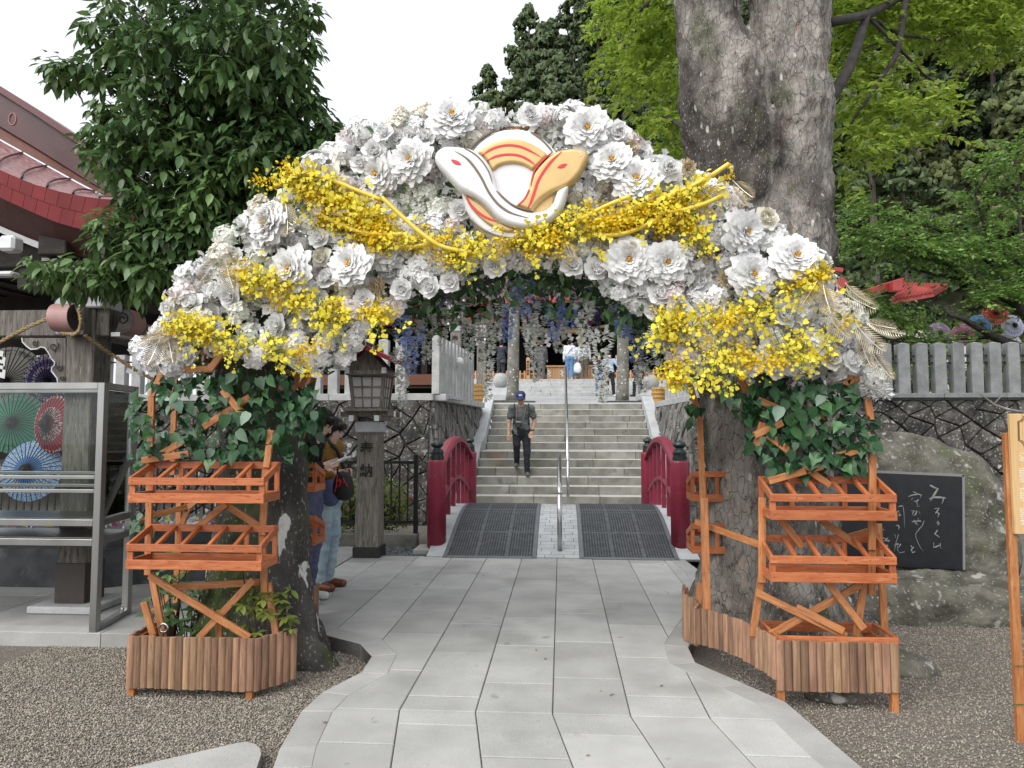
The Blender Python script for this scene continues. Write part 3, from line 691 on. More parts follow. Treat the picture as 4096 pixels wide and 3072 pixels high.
# ------------------------------------------------------------------ retaining walls of fitted stones
def stone_wall(name, p0, p1, H, c, m, label, batter=.10, seed=1, zb=-.25, parent=None):
    rnd = random.Random(seed); p0, p1 = Vector(p0), Vector(p1); d = (p1-p0); L = d.length; d.normalize(); n = Vector((d.y, -d.x))
    root = parent or empty(name, ((p0.x+p1.x)/2, (p0.y+p1.y)/2, zb), label, 'wall')
    def P(s, t, o=0.0):
        s = min(max(s, 0), L); t = min(max(t, zb), H); q = p0+d*s+n*((H-t)*batter+o); return Vector((q.x, q.y, t))
    b = MB(); b.grid([[P(0, zb, -.03), P(L, zb, -.03)], [P(0, H, -.03), P(L, H, -.03)]]); b.build('joint_backing', K['mortar'], root)
    jit = {}
    def lat(i, j):
        if (i, j) not in jit: jit[(i, j)] = (i*c/2+rnd.uniform(-.24, .24)*c, j*c/2*.92+rnd.uniform(-.22, .22)*c)
        return jit[(i, j)]
    for i in range(-1, int(2*L/c)+2):
        for j in range(int(2*zb/c)-2, int(2*H/c/.92)+3):
            if (i+j) % 2 == 0: continue
            q = [lat(i+1, j), lat(i, j+1), lat(i-1, j), lat(i, j-1)]
            q = clip_convex(q, [(0, zb), (L, zb), (L, H), (0, H)])
            if len(q) < 3 or abs(area(q)) < .006: continue
            if area(q) < 0: q = q[::-1]
            cx = sum(p[0] for p in q)/len(q); cy = sum(p[1] for p in q)/len(q); k = len(q)
            o = rnd.uniform(.0, .035); f0 = 1-.018/c*.9; f1 = f0-.09
            r0 = [P(cx+(x-cx)*f0, cy+(y-cy)*f0, -.03) for x, y in q]; r1 = [P(cx+(x-cx)*f0, cy+(y-cy)*f0, .004) for x, y in q]
            r2 = [P(cx+(x-cx)*f1, cy+(y-cy)*f1, .03+o+rnd.uniform(-.008, .008)) for x, y in q]
            mid = P(cx+rnd.uniform(-.05, .05)*c, cy+rnd.uniform(-.05, .05)*c, .045+o)
            vs = r0+r1+r2+[mid]; fs = []
            for a in (0, 1): fs += [(a*k+e, a*k+(e+1) % k, (a+1)*k+(e+1) % k, (a+1)*k+e) for e in range(k)]
            fs += [(2*k+e, 2*k+(e+1) % k, 3*k) for e in range(k)]
            bb = MB(); bb.smooth = False; bb.add(vs, fs).build('stone', m, root)
    return root
WZ = 2.0; corner_blocks = []
lw = stone_wall('retaining_wall', (-8.6, 12.15), (-2.25, 12.15), WZ, .46, K['wallstone'], 'dark lichen spotted stone retaining wall left of the stairs', .12, 3)
stone_wall('retaining_wall', (-2.25, 12.15), (-1.88, 16.4), WZ, .5, K['wallrough'], 'rough stone side wall left of the stairs', .10, 5)
for (x, y, bx) in ((-2.27, 12.16, -1), (2.32, 12.62, 1)):
    for k in range(5):
        z0, z1 = -.25+k*.45, -.25+(k+1)*.45; o0, o1 = (WZ-z0)*.115, (WZ-z1)*.115; e = .28+.12*(k % 2)
        pb = [(x-bx*o0, y-o0, z0), (x+bx*e, y-o0, z0), (x+bx*e, y+.35, z0), (x-bx*o0, y+.3+e/2, z0)]
        pt = [(x-bx*o1, y-o1, z1-.012), (x+bx*e, y-o1, z1-.012), (x+bx*e, y+.35, z1-.012), (x-bx*o1, y+.3+e/2, z1-.012)]
        bb = MB(); bb.add(pb+pt, [(0, 1, 2, 3), (4, 5, 6, 7), (0, 1, 5, 4), (1, 2, 6, 5), (2, 3, 7, 6), (3, 0, 4, 7)])
        corner_blocks.append((bx, bb))
rw = stone_wall('retaining_wall', (2.3, 12.6), (9.6, 12.6), WZ, .46, K['wallstone'], 'dark fitted stone retaining wall behind the engraved boulder', .10, 8)
stone_wall('retaining_wall', (2.2, 16.4), (2.3, 12.6), WZ, .5, K['wallrough'], 'rough stone side wall right of the stairs', .10, 9)
for bx, bb in corner_blocks: bb.build('corner_stone', K['wallrough'], lw if bx < 0 else rw)
def cap_run(parent, p0, p1, z, h, w, n):
    p0, p1 = Vector(p0), Vector(p1)
    for k in range(n):
        a, c = p0.lerp(p1, k/n), p0.lerp(p1, (k+1)/n); e = (c-a).normalized()*.003
        MB().beam((*(a+e), z+h/2), (*(c-e), z+h/2), w, h, (0, 0, 1), .006).build('cap_stone', K['fence_stone'] if parent is rw else K['fence_light'], parent)
cap_run(lw, (-8.6, 12.28), (-2.2, 12.28), WZ, .12, .34, 7)
cap_run(rw, (2.45, 12.75), (9.6, 12.75), WZ, .12, .34, 7)
def stone_fence(p0, p1, z, h, w, sp, m, label, bars=True, z1=None, slope=None):
    p0, p1 = Vector(p0), Vector(p1); L = (p1-p0).length; n = int(L/sp); d = (p1-p0).normalized(); ang = math.atan2(d.y, d.x)
    root = empty('stone_fence', ((p0.x+p1.x)/2, (p0.y+p1.y)/2, z), label, 'fence'); M = Matrix.Rotation(ang, 3, 'Z')
    b = MB(); b.box((0, 0, h/2), (w, w*.9, h), M, .006); me0 = None
    vs = [(-w/2, -w*.45, h), (w/2, -w*.45, h), (w/2, w*.45, h), (-w/2, w*.45, h), (0, 0, h+w*.16)]
    b.add([M @ Vector(v) for v in vs], [(0, 1, 4), (1, 2, 4), (2, 3, 4), (3, 0, 4)]); me = b.mesh('post', m)
    for k in range(n+1):
        q = p0+d*(k*sp); zz = z if z1 is None else z+(z1-z)*k/max(n, 1)
        link('post', me, root, Vector((q.x, q.y, zz))-wloc(root))
    if bars:
        for f in (.62, .76):
            zz1 = z if z1 is None else z1
            MB().beam((p0.x, p0.y, z+h*f), (p1.x, p1.y, zz1+h*f), .028, .028).build('rail', K['iron'], root)
    return root
stone_fence((-8.5, 12.28), (-2.55, 12.28), WZ+.12, .95, .17, .30, K['fence_light'], 'pale granite post fence on the wall behind the near lantern')
stone_fence((-2.18, 12.35), (-1.95, 15.3), WZ+.12, 1.02, .15, .29, K['fence_light'], 'pale granite post fence running back along the left edge of the stairs')
stone_fence((2.6, 12.75), (9.5, 12.75), WZ+.12, .86, .19, .303, K['fence_stone'], 'grey granite post fence with pointed tops above the right wall')
stone_fence((2.45, 13.1), (2.3, 15.6), WZ+.12, .95, .15, .29, K['fence_light'], 'pale granite post fence along the right edge of the stairs')
MB().beam((-2.17, 12.3, WZ+.06), (-1.93, 16.4, WZ+.06), .34, .12, (0, 0, 1), .006).build('cap_stone', K['fence_light'], lw)
MB().beam((2.45, 12.95, WZ+.06), (2.3, 16.4, WZ+.06), .34, .12, (0, 0, 1), .006).build('cap_stone', K['fence_light'], rw)

# ------------------------------------------------------------------ upper court
def plaza_z(y): return 2.128+(y-17.55)/(28.5-17.55)*.70
def bank(name, pts, label):
    b = MB(); b.add(pts, [tuple(range(len(pts)))]); return tag(b.build(name, K['plaza']), label, 'court', kind='structure')
pz = bank('plaza', [(-20, 16.4, 2.045), (20, 16.4, 2.045), (20, 17.55, 2.10), (20, 28.6, 2.81), (-20, 28.6, 2.81), (-20, 17.55, 2.10)][:0] or [(-20, 17.6, 2.105), (20, 17.6, 2.105), (20, 28.6, 2.812), (-20, 28.6, 2.812)], 'pale stone upper court above the stairs')
for x in range(-6, 7):
    for k in range(12):
        y0, y1 = 17.62+k*.91+.004, 17.62+(k+1)*.91-.004; xa, xb = x*.8-.1+.004+(k % 2)*.4, x*.8+.7-.004+(k % 2)*.4
        MB().prism([(xa, y0, plaza_z(y0)), (xb, y0, plaza_z(y0)), (xb, y1, plaza_z(y1)), (xa, y1, plaza_z(y1))], (0, 0, -.02)).build('paving_slab', K['plaza'], pz)
for (nm, x0, x1, lab) in (('terrace', -20, -1.9, 'upper terrace left of the stairs'), ('terrace', 2.3, 20, 'upper terrace right of the stairs')):
    b = MB(); b.add([(x0, 12.4, 2.04), (x1, 12.4+(.0 if x0 < 0 else .3), 2.04), (x1, 17.65, 2.10), (x0, 17.65, 2.10)], [(0, 1, 2, 3)]); tag(b.build(nm, K['plaza'] if x0 < 0 else K['soil']), lab, 'terrace', kind='structure')
s2 = empty('stone_staircase', (0, 28.6, 2.8), 'low flight of pale granite steps in front of the shrine hall', 'stairs')
for i in range(5):
    y0 = 28.6+i*.34; z1 = 2.83+(i+1)*.158; xs = [-5.2, -2.6+(i % 2)*.9, -.4-(i % 3)*.4, 1.6+(i % 2)*.8, 3.4, 5.4]
    for a, c in zip(xs[:-1], xs[1:]): MB().box(((a+c)/2, y0+1, z1-.09), (c-a-.012, 2, .18), None, .01).build('step_block', K['fence_light'], s2)
# ------------------------------------------------------------------ shrine hall behind the upper court
FZ = 4.05
hall = empty('shrine_hall', (0, 36, 3.6), 'dark timber shrine hall with red eaves at the top of the steps', 'building')
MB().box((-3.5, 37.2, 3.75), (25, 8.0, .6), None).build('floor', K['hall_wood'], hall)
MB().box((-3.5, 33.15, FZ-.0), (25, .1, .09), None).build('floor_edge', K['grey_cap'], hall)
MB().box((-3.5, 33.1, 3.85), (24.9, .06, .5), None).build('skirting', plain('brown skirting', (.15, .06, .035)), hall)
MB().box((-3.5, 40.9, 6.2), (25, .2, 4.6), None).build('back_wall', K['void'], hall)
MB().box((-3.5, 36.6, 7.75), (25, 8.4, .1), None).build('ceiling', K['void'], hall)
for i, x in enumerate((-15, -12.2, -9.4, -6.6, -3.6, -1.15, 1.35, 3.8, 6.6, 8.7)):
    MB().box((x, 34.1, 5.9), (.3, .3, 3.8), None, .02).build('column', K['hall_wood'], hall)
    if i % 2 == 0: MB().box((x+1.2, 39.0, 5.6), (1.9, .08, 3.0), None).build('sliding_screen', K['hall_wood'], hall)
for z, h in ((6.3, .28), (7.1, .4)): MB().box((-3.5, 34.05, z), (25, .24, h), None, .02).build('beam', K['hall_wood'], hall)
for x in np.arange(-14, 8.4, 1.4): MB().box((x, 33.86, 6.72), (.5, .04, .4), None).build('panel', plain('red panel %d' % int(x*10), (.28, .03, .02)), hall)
b = MB(); b.prism([(-19, 31.2, 7.35), (-19, 37, 10.4), (-19, 43, 7.35), (-19, 43, 7.15), (-19, 37, 10.1), (-19, 31.2, 7.15)], (28.6, 0, 0)); rf = b.build('roof', plain('roof copper', (.10, .045, .04), .5), hall)
MB().box((-4.7, 31.15, 7.22), (28.6, .12, .26), None).build('eave_board', K['vermilion'], rf)
for x in np.arange(-18, 9.5, .5): MB().beam((x, 31.3, 7.08), (x, 34.0, 7.5), .1, .12).build('rafter', K['vermilion'], hall)
# rope with tassels and paper streamers, pale board with writing, offering box, picket fence
rp = empty('shimenawa_rope', (-.2, 33.4, 5.9), 'thick straw rope with tassels hung across the hall front', 'rope')
b = MB(); b.smooth = True; b.tube([(x, 33.6, 6.15-.35*math.cos(x*1.05)*0+.12*(x*x)/2.2) for x in np.linspace(-2.2, 2.4, 15)], [.07+.08*math.exp(-(x/1.2)**2) for x in np.linspace(-2.2, 2.4, 15)], 10); b.build('rope', K['straw'], rp)
for x in (-1.2, -.15, .95):
    b = MB(); b.lathe([(.05, 0), (.09, -.12), (.19, -.55), (.2, -.6)], (x, 33.5, 6.1), 10); b.build('tassel', K['straw'], rp)
for x in (-.66, .42):
    b = MB()
    for k in range(4): b.prism([(x+(k % 2)*.1-.05, 33.45, 6.05-k*.15), (x+(k % 2)*.1+.12, 33.45, 6.0-k*.15), (x+(k % 2)*.1+.05, 33.45, 5.83-k*.15), (x+(k % 2)*.1-.12, 33.45, 5.88-k*.15)], (0, .01, 0))
    b.build('paper_streamer', K['paper'], rp)
ob = empty('offering_box', (W(2283, 1517, 31.3).x, 31.6, 3.62), 'pale cypress offering box with slatted front before the hall', 'box')
xa, xb = W(2188, 1517, 31.3).x, W(2382, 1517, 31.3).x
n = 18
for k in range(n):
    x0 = xa+(xb-xa)*k/n; MB().box((x0+(xb-xa)/n/2, 31.3, 3.94), ((xb-xa)/n-.012, .04, .62), None, .004).build('board', K['light_wood'], ob)
MB().box(((xa+xb)/2, 31.6, 4.28), (xb-xa+.1, .75, .07), None, .008).build('top_rail', K['light_wood'], ob)
MB().box(((xa+xb)/2, 31.65, 3.93), (xb-xa-.02, .62, .6), None).build('chest', K['light_wood'], ob)
for f in (.04, .3, .68, .94):
    x = xa+(xb-xa)*f; b = MB()
    for k in range(4): b.prism([(x+(k % 2)*.05-.03, 31.26, 4.12-k*.07), (x+(k % 2)*.05+.05, 31.26, 4.10-k*.07), (x+(k % 2)*.05+.03, 31.26, 4.02-k*.07), (x+(k % 2)*.05-.05, 31.26, 4.04-k*.07)], (0, .006, 0))
    b.build('paper_streamer', K['paper'], ob)
def picket(x0, x1, label):
    root = empty('picket_fence', ((x0+x1)/2, 31.5, 3.62), label, 'fence')
    for x in np.arange(x0, x1, .2): MB().box((x, 31.5, 3.86), (.07, .05, .5), None, .004).build('picket', K['light_wood'], root)
    for z in (3.74, 3.98): MB().box(((x0+x1)/2, 31.54, z), (x1-x0, .03, .06), None).build('rail', K['light_wood'], root)
picket(-4.2, xa-.15, 'low pale picket fence left of the offering box'); picket(xb+.15, 5.2, 'low pale picket fence right of the offering box')
nb = empty('notice_plank', (W(2112, 1480, 31.0).x, 31.0, 3.62), 'narrow upright pale plank with black writing before the hall', 'sign')
x = wloc(nb).x; b = MB(); b.prism([(x-.08, 31.0, 3.72), (x+.08, 31.0, 3.72), (x+.08, 31.0, 4.62), (x, 31.0, 4.68), (x-.08, 31.0, 4.62)], (0, .03, 0)); b.build('board', K['light_wood'], nb)
t = link('lettering', text_mesh('奉\n納\n御\n神\n前', .13, K['ink'], .001, .003), nb, Vector((x, 30.995, 4.18))-wloc(nb), (rad(90), 0, 0))

# ------------------------------------------------------------------ wooded hill
def hill_z(x, y):
    f = 1/(1+math.exp(-(x+12.5)/3.4)); y0 = 44 if x < 11 else 33
    if x >= 11: y0 = 44-11*min((x-11)/6, 1)
    y = min(y, 62+max(0, x+4)*1.6)
    return 2.2+max(0, y-y0)*1.04*f*(1+.004*max(x, 0)) + .8*mnoise.noise((x*.08, y*.08, 0))
b = MB(); b.smooth = True; xs = np.linspace(-70, 150, 60); ys = np.linspace(30, 150, 34)
b.grid([[(x, y, hill_z(x, y) if y < 100 else hill_z(x, 100)) for x in xs] for y in ys]); tag(b.build('hillside', K['forest_floor']), 'steep wooded hillside behind the shrine', 'hill', kind='structure')

TUFT_V = [(-.5, -.32, -.1), (.5, -.22, -.16), (.55, .25, -.12), (-.45, .3, -.06), (0, 0, .16)]; TUFT_F = [(0, 1, 4), (1, 2, 4), (2, 3, 4), (3, 0, 4)]
def crown_mesh(name, clumps, per, size, m, flat=.75, droop=0.0):
    'clumps: (centre, radius); leaf faces lie over each clump'
    C = np.repeat(np.array([c for c, r in clumps]), per, 0); R = np.repeat(np.array([r for c, r in clumps]), per)
    n = len(C); d = RNG.normal(size=(n, 3)); d /= np.linalg.norm(d, axis=1, keepdims=True); d[:, 2] = np.abs(d[:, 2])*.9-.25
    T = C + d*R[:, None]*RNG.uniform(.55, 1.05, (n, 1))*np.array([1, 1, flat])
    up = d + RNG.normal(size=(n, 3))*.45; up /= np.linalg.norm(up, axis=1, keepdims=True)
    x = np.cross(up, RNG.normal(size=(n, 3))); x[:, 2] -= droop
    Vv, Fs = stamp(TUFT_V, TUFT_F, frames(x, up), T, RNG.uniform(.6, 1.3, n)*size)
    return npmesh(name, Vv, Fs, m)
def conifer(h, rmax, m, seed):
    rnd = random.Random(seed); cl = []; z0 = h*.32
    while len(cl) < 125:
        t = rnd.random()**.85; z = z0+(h-z0)*t; rr = rmax*(1-t**1.7)**.75*rnd.uniform(.45, 1.0); a = rnd.uniform(0, 6.283)
        cl.append(((rr*math.cos(a), rr*math.sin(a), z), rnd.uniform(.5, .95)*(1.15-.5*t)))
    return crown_mesh('crown', cl, 36, .34, m, .85, .3)
def trunk_mesh(h, r, m, bend=.0):
    b = MB(); b.smooth = True; b.tube([(bend*math.sin(t*3), 0, h*t) for t in np.linspace(0, 1, 6)], [r*(1-.8*t) for t in np.linspace(0, 1, 6)], 8); return b.mesh('trunk', m)
con = [(conifer(16, 3.3, K['leaf_cedar'], 1), 16, .28), (conifer(18, 3.0, K['leaf_cedar'], 2), 18, .3), (conifer(14.5, 3.5, K['leaf_cedar2'], 3), 14.5, .26), (conifer(17, 2.9, K['leaf_cedar'], 4), 17, .28)]
con = [(c, trunk_mesh(h*.93, r, K['bark_cedar'])) for c, h, r in con]
rnd = random.Random(11)
def broad(seed, R, m):
    r2 = random.Random(seed); cl = [((r2.gauss(0, .5)*R, r2.gauss(0, .5)*R, r2.uniform(.2, 1.0)*R*1.7+2.5), r2.uniform(.25, .45)*R) for _ in range(40)]
    return crown_mesh('crown', cl, 60, .3, m)
brd = [(broad(5, 3.2, K['leaf_broad']), trunk_mesh(5, .25, K['bark_cedar'])), (broad(6, 2.8, K['leaf_cherry']), trunk_mesh(4.5, .22, K['bark_cedar']))]
for row, y in enumerate((36, 40, 44.5, 48, 51, 54, 57, 60, 64, 69, 75, 82)):
    x = -.22*y; 
    while x < .80*y:
        xx, yy = x+rnd.uniform(-1.4, 1.4), y+rnd.uniform(-1.4, 1.4); x += (2.3 if x < 10 else 3.6)+.02*y
        if y < 46 and xx < 15: continue
        if xx < -.158*yy-.2: continue
        if y < 41 and rnd.random() < .15: continue
        br_ = rnd.random() < (.16 if y > 50 else .06)
        cm, tm = (brd if br_ else con)[rnd.randrange(2 if br_ else 4)]
        s = rnd.uniform(.9, 1.15)*(.9 if xx < -8 else 1.0)
        o = empty('broadleaf_tree' if br_ else 'cedar_tree', (xx, yy, hill_z(xx, yy)-.3), 'mid green rounded broadleaf tree among the hillside cedars' if br_ else 'tall dark cedar on the wooded hillside behind the shrine', 'tree', 'broadleaf trees on the hillside' if br_ else 'cedars on the wooded hillside', rz=rnd.uniform(0, 6.28))
        o.scale = (s, s, s*rnd.uniform(.92, 1.1)); link('trunk', tm, o); link('crown', cm, o)
und = [((rnd.uniform(10, 44), rnd.uniform(31, 50), 0), rnd.uniform(.7, 1.4)) for _ in range(620)] + [((rnd.uniform(-13, 50), rnd.uniform(46, 62), 0), rnd.uniform(.8, 1.6)) for _ in range(220)]
und = [((x, y, hill_z(x, y)+rnd.uniform(0, 2.2)), r) for (x, y, _), r in und]
o = link('undergrowth', crown_mesh('undergrowth', und, 36, .34, K['leaf_cedar'])); tag(o, 'dark undergrowth covering the hillside below the cedars', 'undergrowth', kind='stuff')

# ------------------------------------------------------------------ sprays of leaves on branches
LEAF_V = [(0, 0, 0), (.33, .21, .035), (.66, .19, .0), (1, 0, -.13), (.66, -.19, .0), (.33, -.21, .035), (.4, 0, -.02)]
LEAF_F = [(0, 6, 1), (1, 6, 2), (2, 6, 3), (0, 5, 6), (5, 4, 6), (4, 3, 6)]
LEAF4_V = [(0, 0, 0), (.45, .22, .02), (1, 0, -.08), (.45, -.22, .02)]; LEAF4_F = [(0, 2, 1), (0, 3, 2)]
def sprays(pts, dirs, n_leaf, length, size, spread=.9, hang=.25, tilt=.5, simple=True):
    'at every point a twig along dirs with leaves on both sides'
    P = np.asarray(pts, float); Dn = np.asarray(dirs, float); n = len(P); Ls = length*RNG.uniform(.6, 1.25, n)
    t = RNG.uniform(.12, 1.0, (n, n_leaf)); sd = RNG.choice([-1, 1], (n, n_leaf))
    C = P[:, None] + Dn[:, None]*(t*Ls[:, None])[..., None]; C[..., 2] -= hang*(t**2)*Ls[:, None]
    side = np.cross(Dn, [0, 0, 1.0]); side /= np.maximum(np.linalg.norm(side, axis=1, keepdims=True), 1e-4)
    X = Dn[:, None]*.55 + side[:, None]*sd[..., None]*spread + RNG.normal(size=(n, n_leaf, 3))*.3; X[..., 2] -= hang*1.1
    U = np.array([0, 0, 1.0]) + RNG.normal(size=(n, n_leaf, 3))*tilt
    tv, tf = (LEAF4_V, LEAF4_F) if simple else (LEAF_V, LEAF_F)
    return stamp(tv, tf, frames(X.reshape(-1, 3), U.reshape(-1, 3)), C.reshape(-1, 3), (size*RNG.uniform(.65, 1.3, n*n_leaf)))
def along(pl, n, jit=.0):
    'n points spread along a polyline with its direction'
    pl = np.array([tuple(p) for p in pl]); s = np.linalg.norm(np.diff(pl, axis=0), axis=1); c = np.concatenate([[0], np.cumsum(s)]); t = RNG.uniform(0, c[-1], n)
    k = np.clip(np.searchsorted(c, t)-1, 0, len(s)-1); f = ((t-c[k])/s[k])[:, None]; p = pl[k]*(1-f)+pl[k+1]*f
    return p+RNG.normal(size=p.shape)*jit, (pl[k+1]-pl[k])/s[k][:, None]
def branch_tree(name, loc, label, limbs, twigs, leafm, barkm, nper, length, size, spread=1.0, hang=.25, cat='tree', fan=1.0):
    'limbs: (points, r0, r1) drawn as wood; twigs: (points, count) carry the leaves'
    root = empty(name, loc, label, cat); b = MB(); b.smooth = True
    for pts, r0, r1 in limbs: b.tube(pts, [r0+(r1-r0)*i/(len(pts)-1) for i in range(len(pts))], 7)
    parts = []
    for pts, cnt in twigs:
        p, d = along(pts, cnt, .05); a = RNG.normal(size=p.shape)*np.array([1, 1, .3])*fan; d = d*.6+a; d /= np.linalg.norm(d, axis=1, keepdims=True)
        parts.append(sprays(p, d, nper, length, size, spread, hang))
        for k in range(0, cnt, 2): b.tube([p[k], p[k]+d[k]*length*.5+np.array([0, 0, -.03]), p[k]+d[k]*length-np.array([0, 0, hang*length])], [.006, .004, .002], 3, False)
    b.build('branches', barkm, root)
    Vv, Fs = merge(parts); Vv = Vv-np.array(tuple(wloc(root))); link('crown', npmesh('crown', Vv, Fs, leafm), root); return root
def pxl(pts, y): return [W(u, v, y+(q[0] if q else 0)) for u, v, *q in pts]
# cherry behind the right fence
z_ = lambda u, v: (3300+u*.482, 1000+v*.482)
L1 = pxl([(4300, 1420), (4170, 1330), (4096, 1255), (4050, 1205), (3975, 1178), (3880, 1120), (3780, 1105), (3640, 1075)], 15.2)
L2 = pxl([(4200, 1430), (4096, 1395), (3975, 1347), (3925, 1318, -.3), (3855, 1275, -.5), (3795, 1258, -.6), (3782, 1225, -.6)], 15.2)
L3 = pxl([(3975, 1347), (3830, 1356, .3), (3720, 1371, .5)], 15.2)
L4 = pxl([(4050, 1205), (4010, 1100, .4), (3960, 980, .8), (3920, 860, 1.2)], 15.2)
L5 = pxl([(3880, 1120), (3700, 1000, -.5), (3520, 960, -.8), (3400, 900, -1)], 15.2)
L6 = pxl([(4096, 1255), (4085, 1000, .5), (4075, 760, .6), (4050, 560, .8)], 15.2)
L7 = pxl([(4010, 1100, .4), (3850, 960, .2), (3700, 900, 0), (3520, 850, 0), (3380, 800, 0)], 15.2)
L8 = pxl([(3960, 980, .8), (3900, 780, .6), (3980, 640, .4), (4090, 600, .3)], 15.2)
branch_tree('cherry_tree', (W(4200, 1430, 15.2).x, 15.2, 2.1), 'spreading green tree with dark crooked branches behind the granite fence', [(L1, .14, .02), (L2, .11, .03), (L3, .05, .015), (L4, .05, .012), (L5, .035, .01), (L6, .05, .012), (L7, .04, .01), (L8, .03, .01), ([W(4300, 1420, 15.2), V(W(4300, 1420, 15.2).x+.2, 15.2, 2.0)], .16, .2)],
    [(L1[:5], 50), (L3, 30), (L4, 70), (L5, 90), (L6, 80), (L7, 110), (L8, 70), (pxl([(3420, 960), (3600, 1000), (3800, 1040)], 15.0), 70), (pxl([(3380, 1280), (3480, 1180), (3560, 1260), (3640, 1300)], 15.6), 70), (pxl([(3900, 1200), (4096, 1150)], 14.8), 50), (pxl([(3560, 960), (3800, 1010), (4096, 960)], 15.0), 90)],
    K['leaf_cherry'], K['branch'], 26, .75, .105, hang=.2)
# clipped shrubs behind the right fence
def shrub(name, c, R, m, label, n=900, size=.06, flowers=0, cat='shrub'):
    root = empty(name, c, label, cat); d = RNG.normal(size=(n, 3)); d /= np.linalg.norm(d, axis=1, keepdims=True)
    T = d*np.array(R)*RNG.uniform(.8, 1.04, (n, 1))*(1+.12*np.sin(d[:, :1]*7+d[:, 1:2]*9)); T[:, 2] += R[2]*.8; ok = T[:, 2] > 0; T, d = T[ok], d[ok]
    up = d+RNG.normal(size=d.shape)*.5; X = np.cross(up, RNG.normal(size=d.shape))
    Vv, Fs = stamp(LEAF4_V, LEAF4_F, frames(X, up), T, size*RNG.uniform(.6, 1.3, len(T))); link('foliage', npmesh('foliage', Vv, Fs, m), root)
    core = MB(); core.smooth = True; core.lathe([(R[0]*.15, 0), (R[0]*.55, R[2]*.35), (R[0]*.62, R[2]*.8), (R[0]*.45, R[2]*1.15), (R[0]*.1, R[2]*1.35)], (0, 0, 0), 12); me = core.mesh('twigs', K['branch'])
    o = link('twigs', me, root); o.scale = (1, R[1]/R[0], 1)
    if flowers:
        k = RNG.choice(len(T), flowers, False); Vv, Fs = stamp([(0, 0, .3), (.5, .3, 0), (0, .6, 0), (-.5, .3, 0), (-.35, -.4, 0), (.35, -.4, 0)], [(0, 1, 2), (0, 2, 3), (0, 3, 4), (0, 4, 5), (0, 5, 1)], frames(X[k], d[k]), T[k]*1.05, np.full(flowers, .05)); link('blossoms', npmesh('blossoms', Vv, Fs, K['p_magenta']), root)
    return root
for i, (x, m) in enumerate(((5.6, 'leaf_hedge'), (6.7, 'leaf_cherry'), (7.8, 'leaf_hedge'), (8.9, 'leaf_cherry'))):
    shrub('shrub', (x, 14.1, 2.08), (.62, .45, .40), K[m], ['yellow green clipped shrub behind the left end of the granite fence', 'dark green clipped shrub second from the left behind the granite fence', 'yellow green clipped shrub behind the middle of the granite fence', 'dark green clipped shrub at the right behind the granite fence'][i], 700, .07)
o = shrub('hedge', (6.5, 16.6, 2.08), (3.6, .6, 1.3), K['leaf_cherry'], 'dark tall hedge behind the spreading green tree', 5200, .11, cat='hedge')
o = shrub('hedge', (4.6, 18.2, 2.08), (1.6, .8, 1.9), K['leaf_broad'], 'broad leafy bush right of the arch behind the fence', 3600, .11, cat='hedge')
# azaleas behind the iron fence
shrub('azalea_bush', (-2.62, 9.85, .08), (.56, .42, .42), K['leaf_hedge'], 'round yellow green azalea bush with pink blossoms between lantern and bridge', 3200, .05, 9)
shrub('azalea_bush', (-3.42, 9.85, .08), (.6, .42, .42), K['leaf_hedge'], 'round yellow green azalea bush left of the lantern post behind the fence', 3200, .05, 4)
# plaza trees
def plaza_tree(x, y, label):
    z = plaza_z(y); root = empty('plaza_tree', (x, y, z), label, 'tree'); b = MB(); b.smooth = True
    b.tube([(x, y, z-.05), (x+.02, y, z+.3), (x+.06, y, z+2.5), (x+.1, y, z+6.5)], [.19, .165, .15, .08], 12); b.build('trunk', K['bark_thin'], root)
    b = MB(); b.box((x, y, z+.006), (1.3, 1.0, .02)); b.build('tree_pit', K['stair'], root)
    cl = [((random.gauss(0, .9), random.gauss(0, .8), random.uniform(4.1, 7.0)), random.uniform(.4, .8)) for _ in range(30)]; link('crown', crown_mesh('crown', cl, 60, .16, K['leaf_broad']), root)
plaza_tree(W(2048, 1602, 19.5).x, 19.5, 'slender grey tree trunk on the upper court behind the descending man'); plaza_tree(W(2488, 1605, 19.3).x, 19.3, 'slender grey tree trunk on the upper court right of the handrail')
# stone spheres on pedestals and reed baskets
def sphere(u, v, y, label):
    p = W(u, v, y); z = plaza_z(y); root = empty('stone_sphere', (p.x, y, z), label, 'sphere', 'granite spheres on the upper court')
    r = .235; b = MB(); b.smooth = True; b.lathe([(r*math.sin(a)+1e-4, -r*math.cos(a)) for a in np.linspace(0, math.pi, 17)], p, 24); b.build('ball', K['fence_light'], root)
    b = MB(); h = p.z-r-z; b.prism([(p.x-.42, y-.42, z), (p.x+.42, y-.42, z), (p.x+.42, y+.42, z), (p.x-.42, y+.42, z)], (0, 0, h*.45))
    q = [(-.4, -.4), (.4, -.4), (.4, .4), (-.4, .4)]; vs = [(p.x+a, y+c, z+h*.45) for a, c in q]+[(p.x+a*.72, y+c*.72, z+h+.012) for a, c in q]
    b.add(vs, [(0, 1, 5, 4), (1, 2, 6, 5), (2, 3, 7, 6), (3, 0, 4, 7), (4, 5, 6, 7)]); b.build('pedestal', K['white_stone'], root)
sphere(2003, 1523, 21.0, 'round granite ball on a pedestal left of the tree trunks'); sphere(2605, 1530, 21.0, 'round granite ball on a pedestal right of the tree trunks')
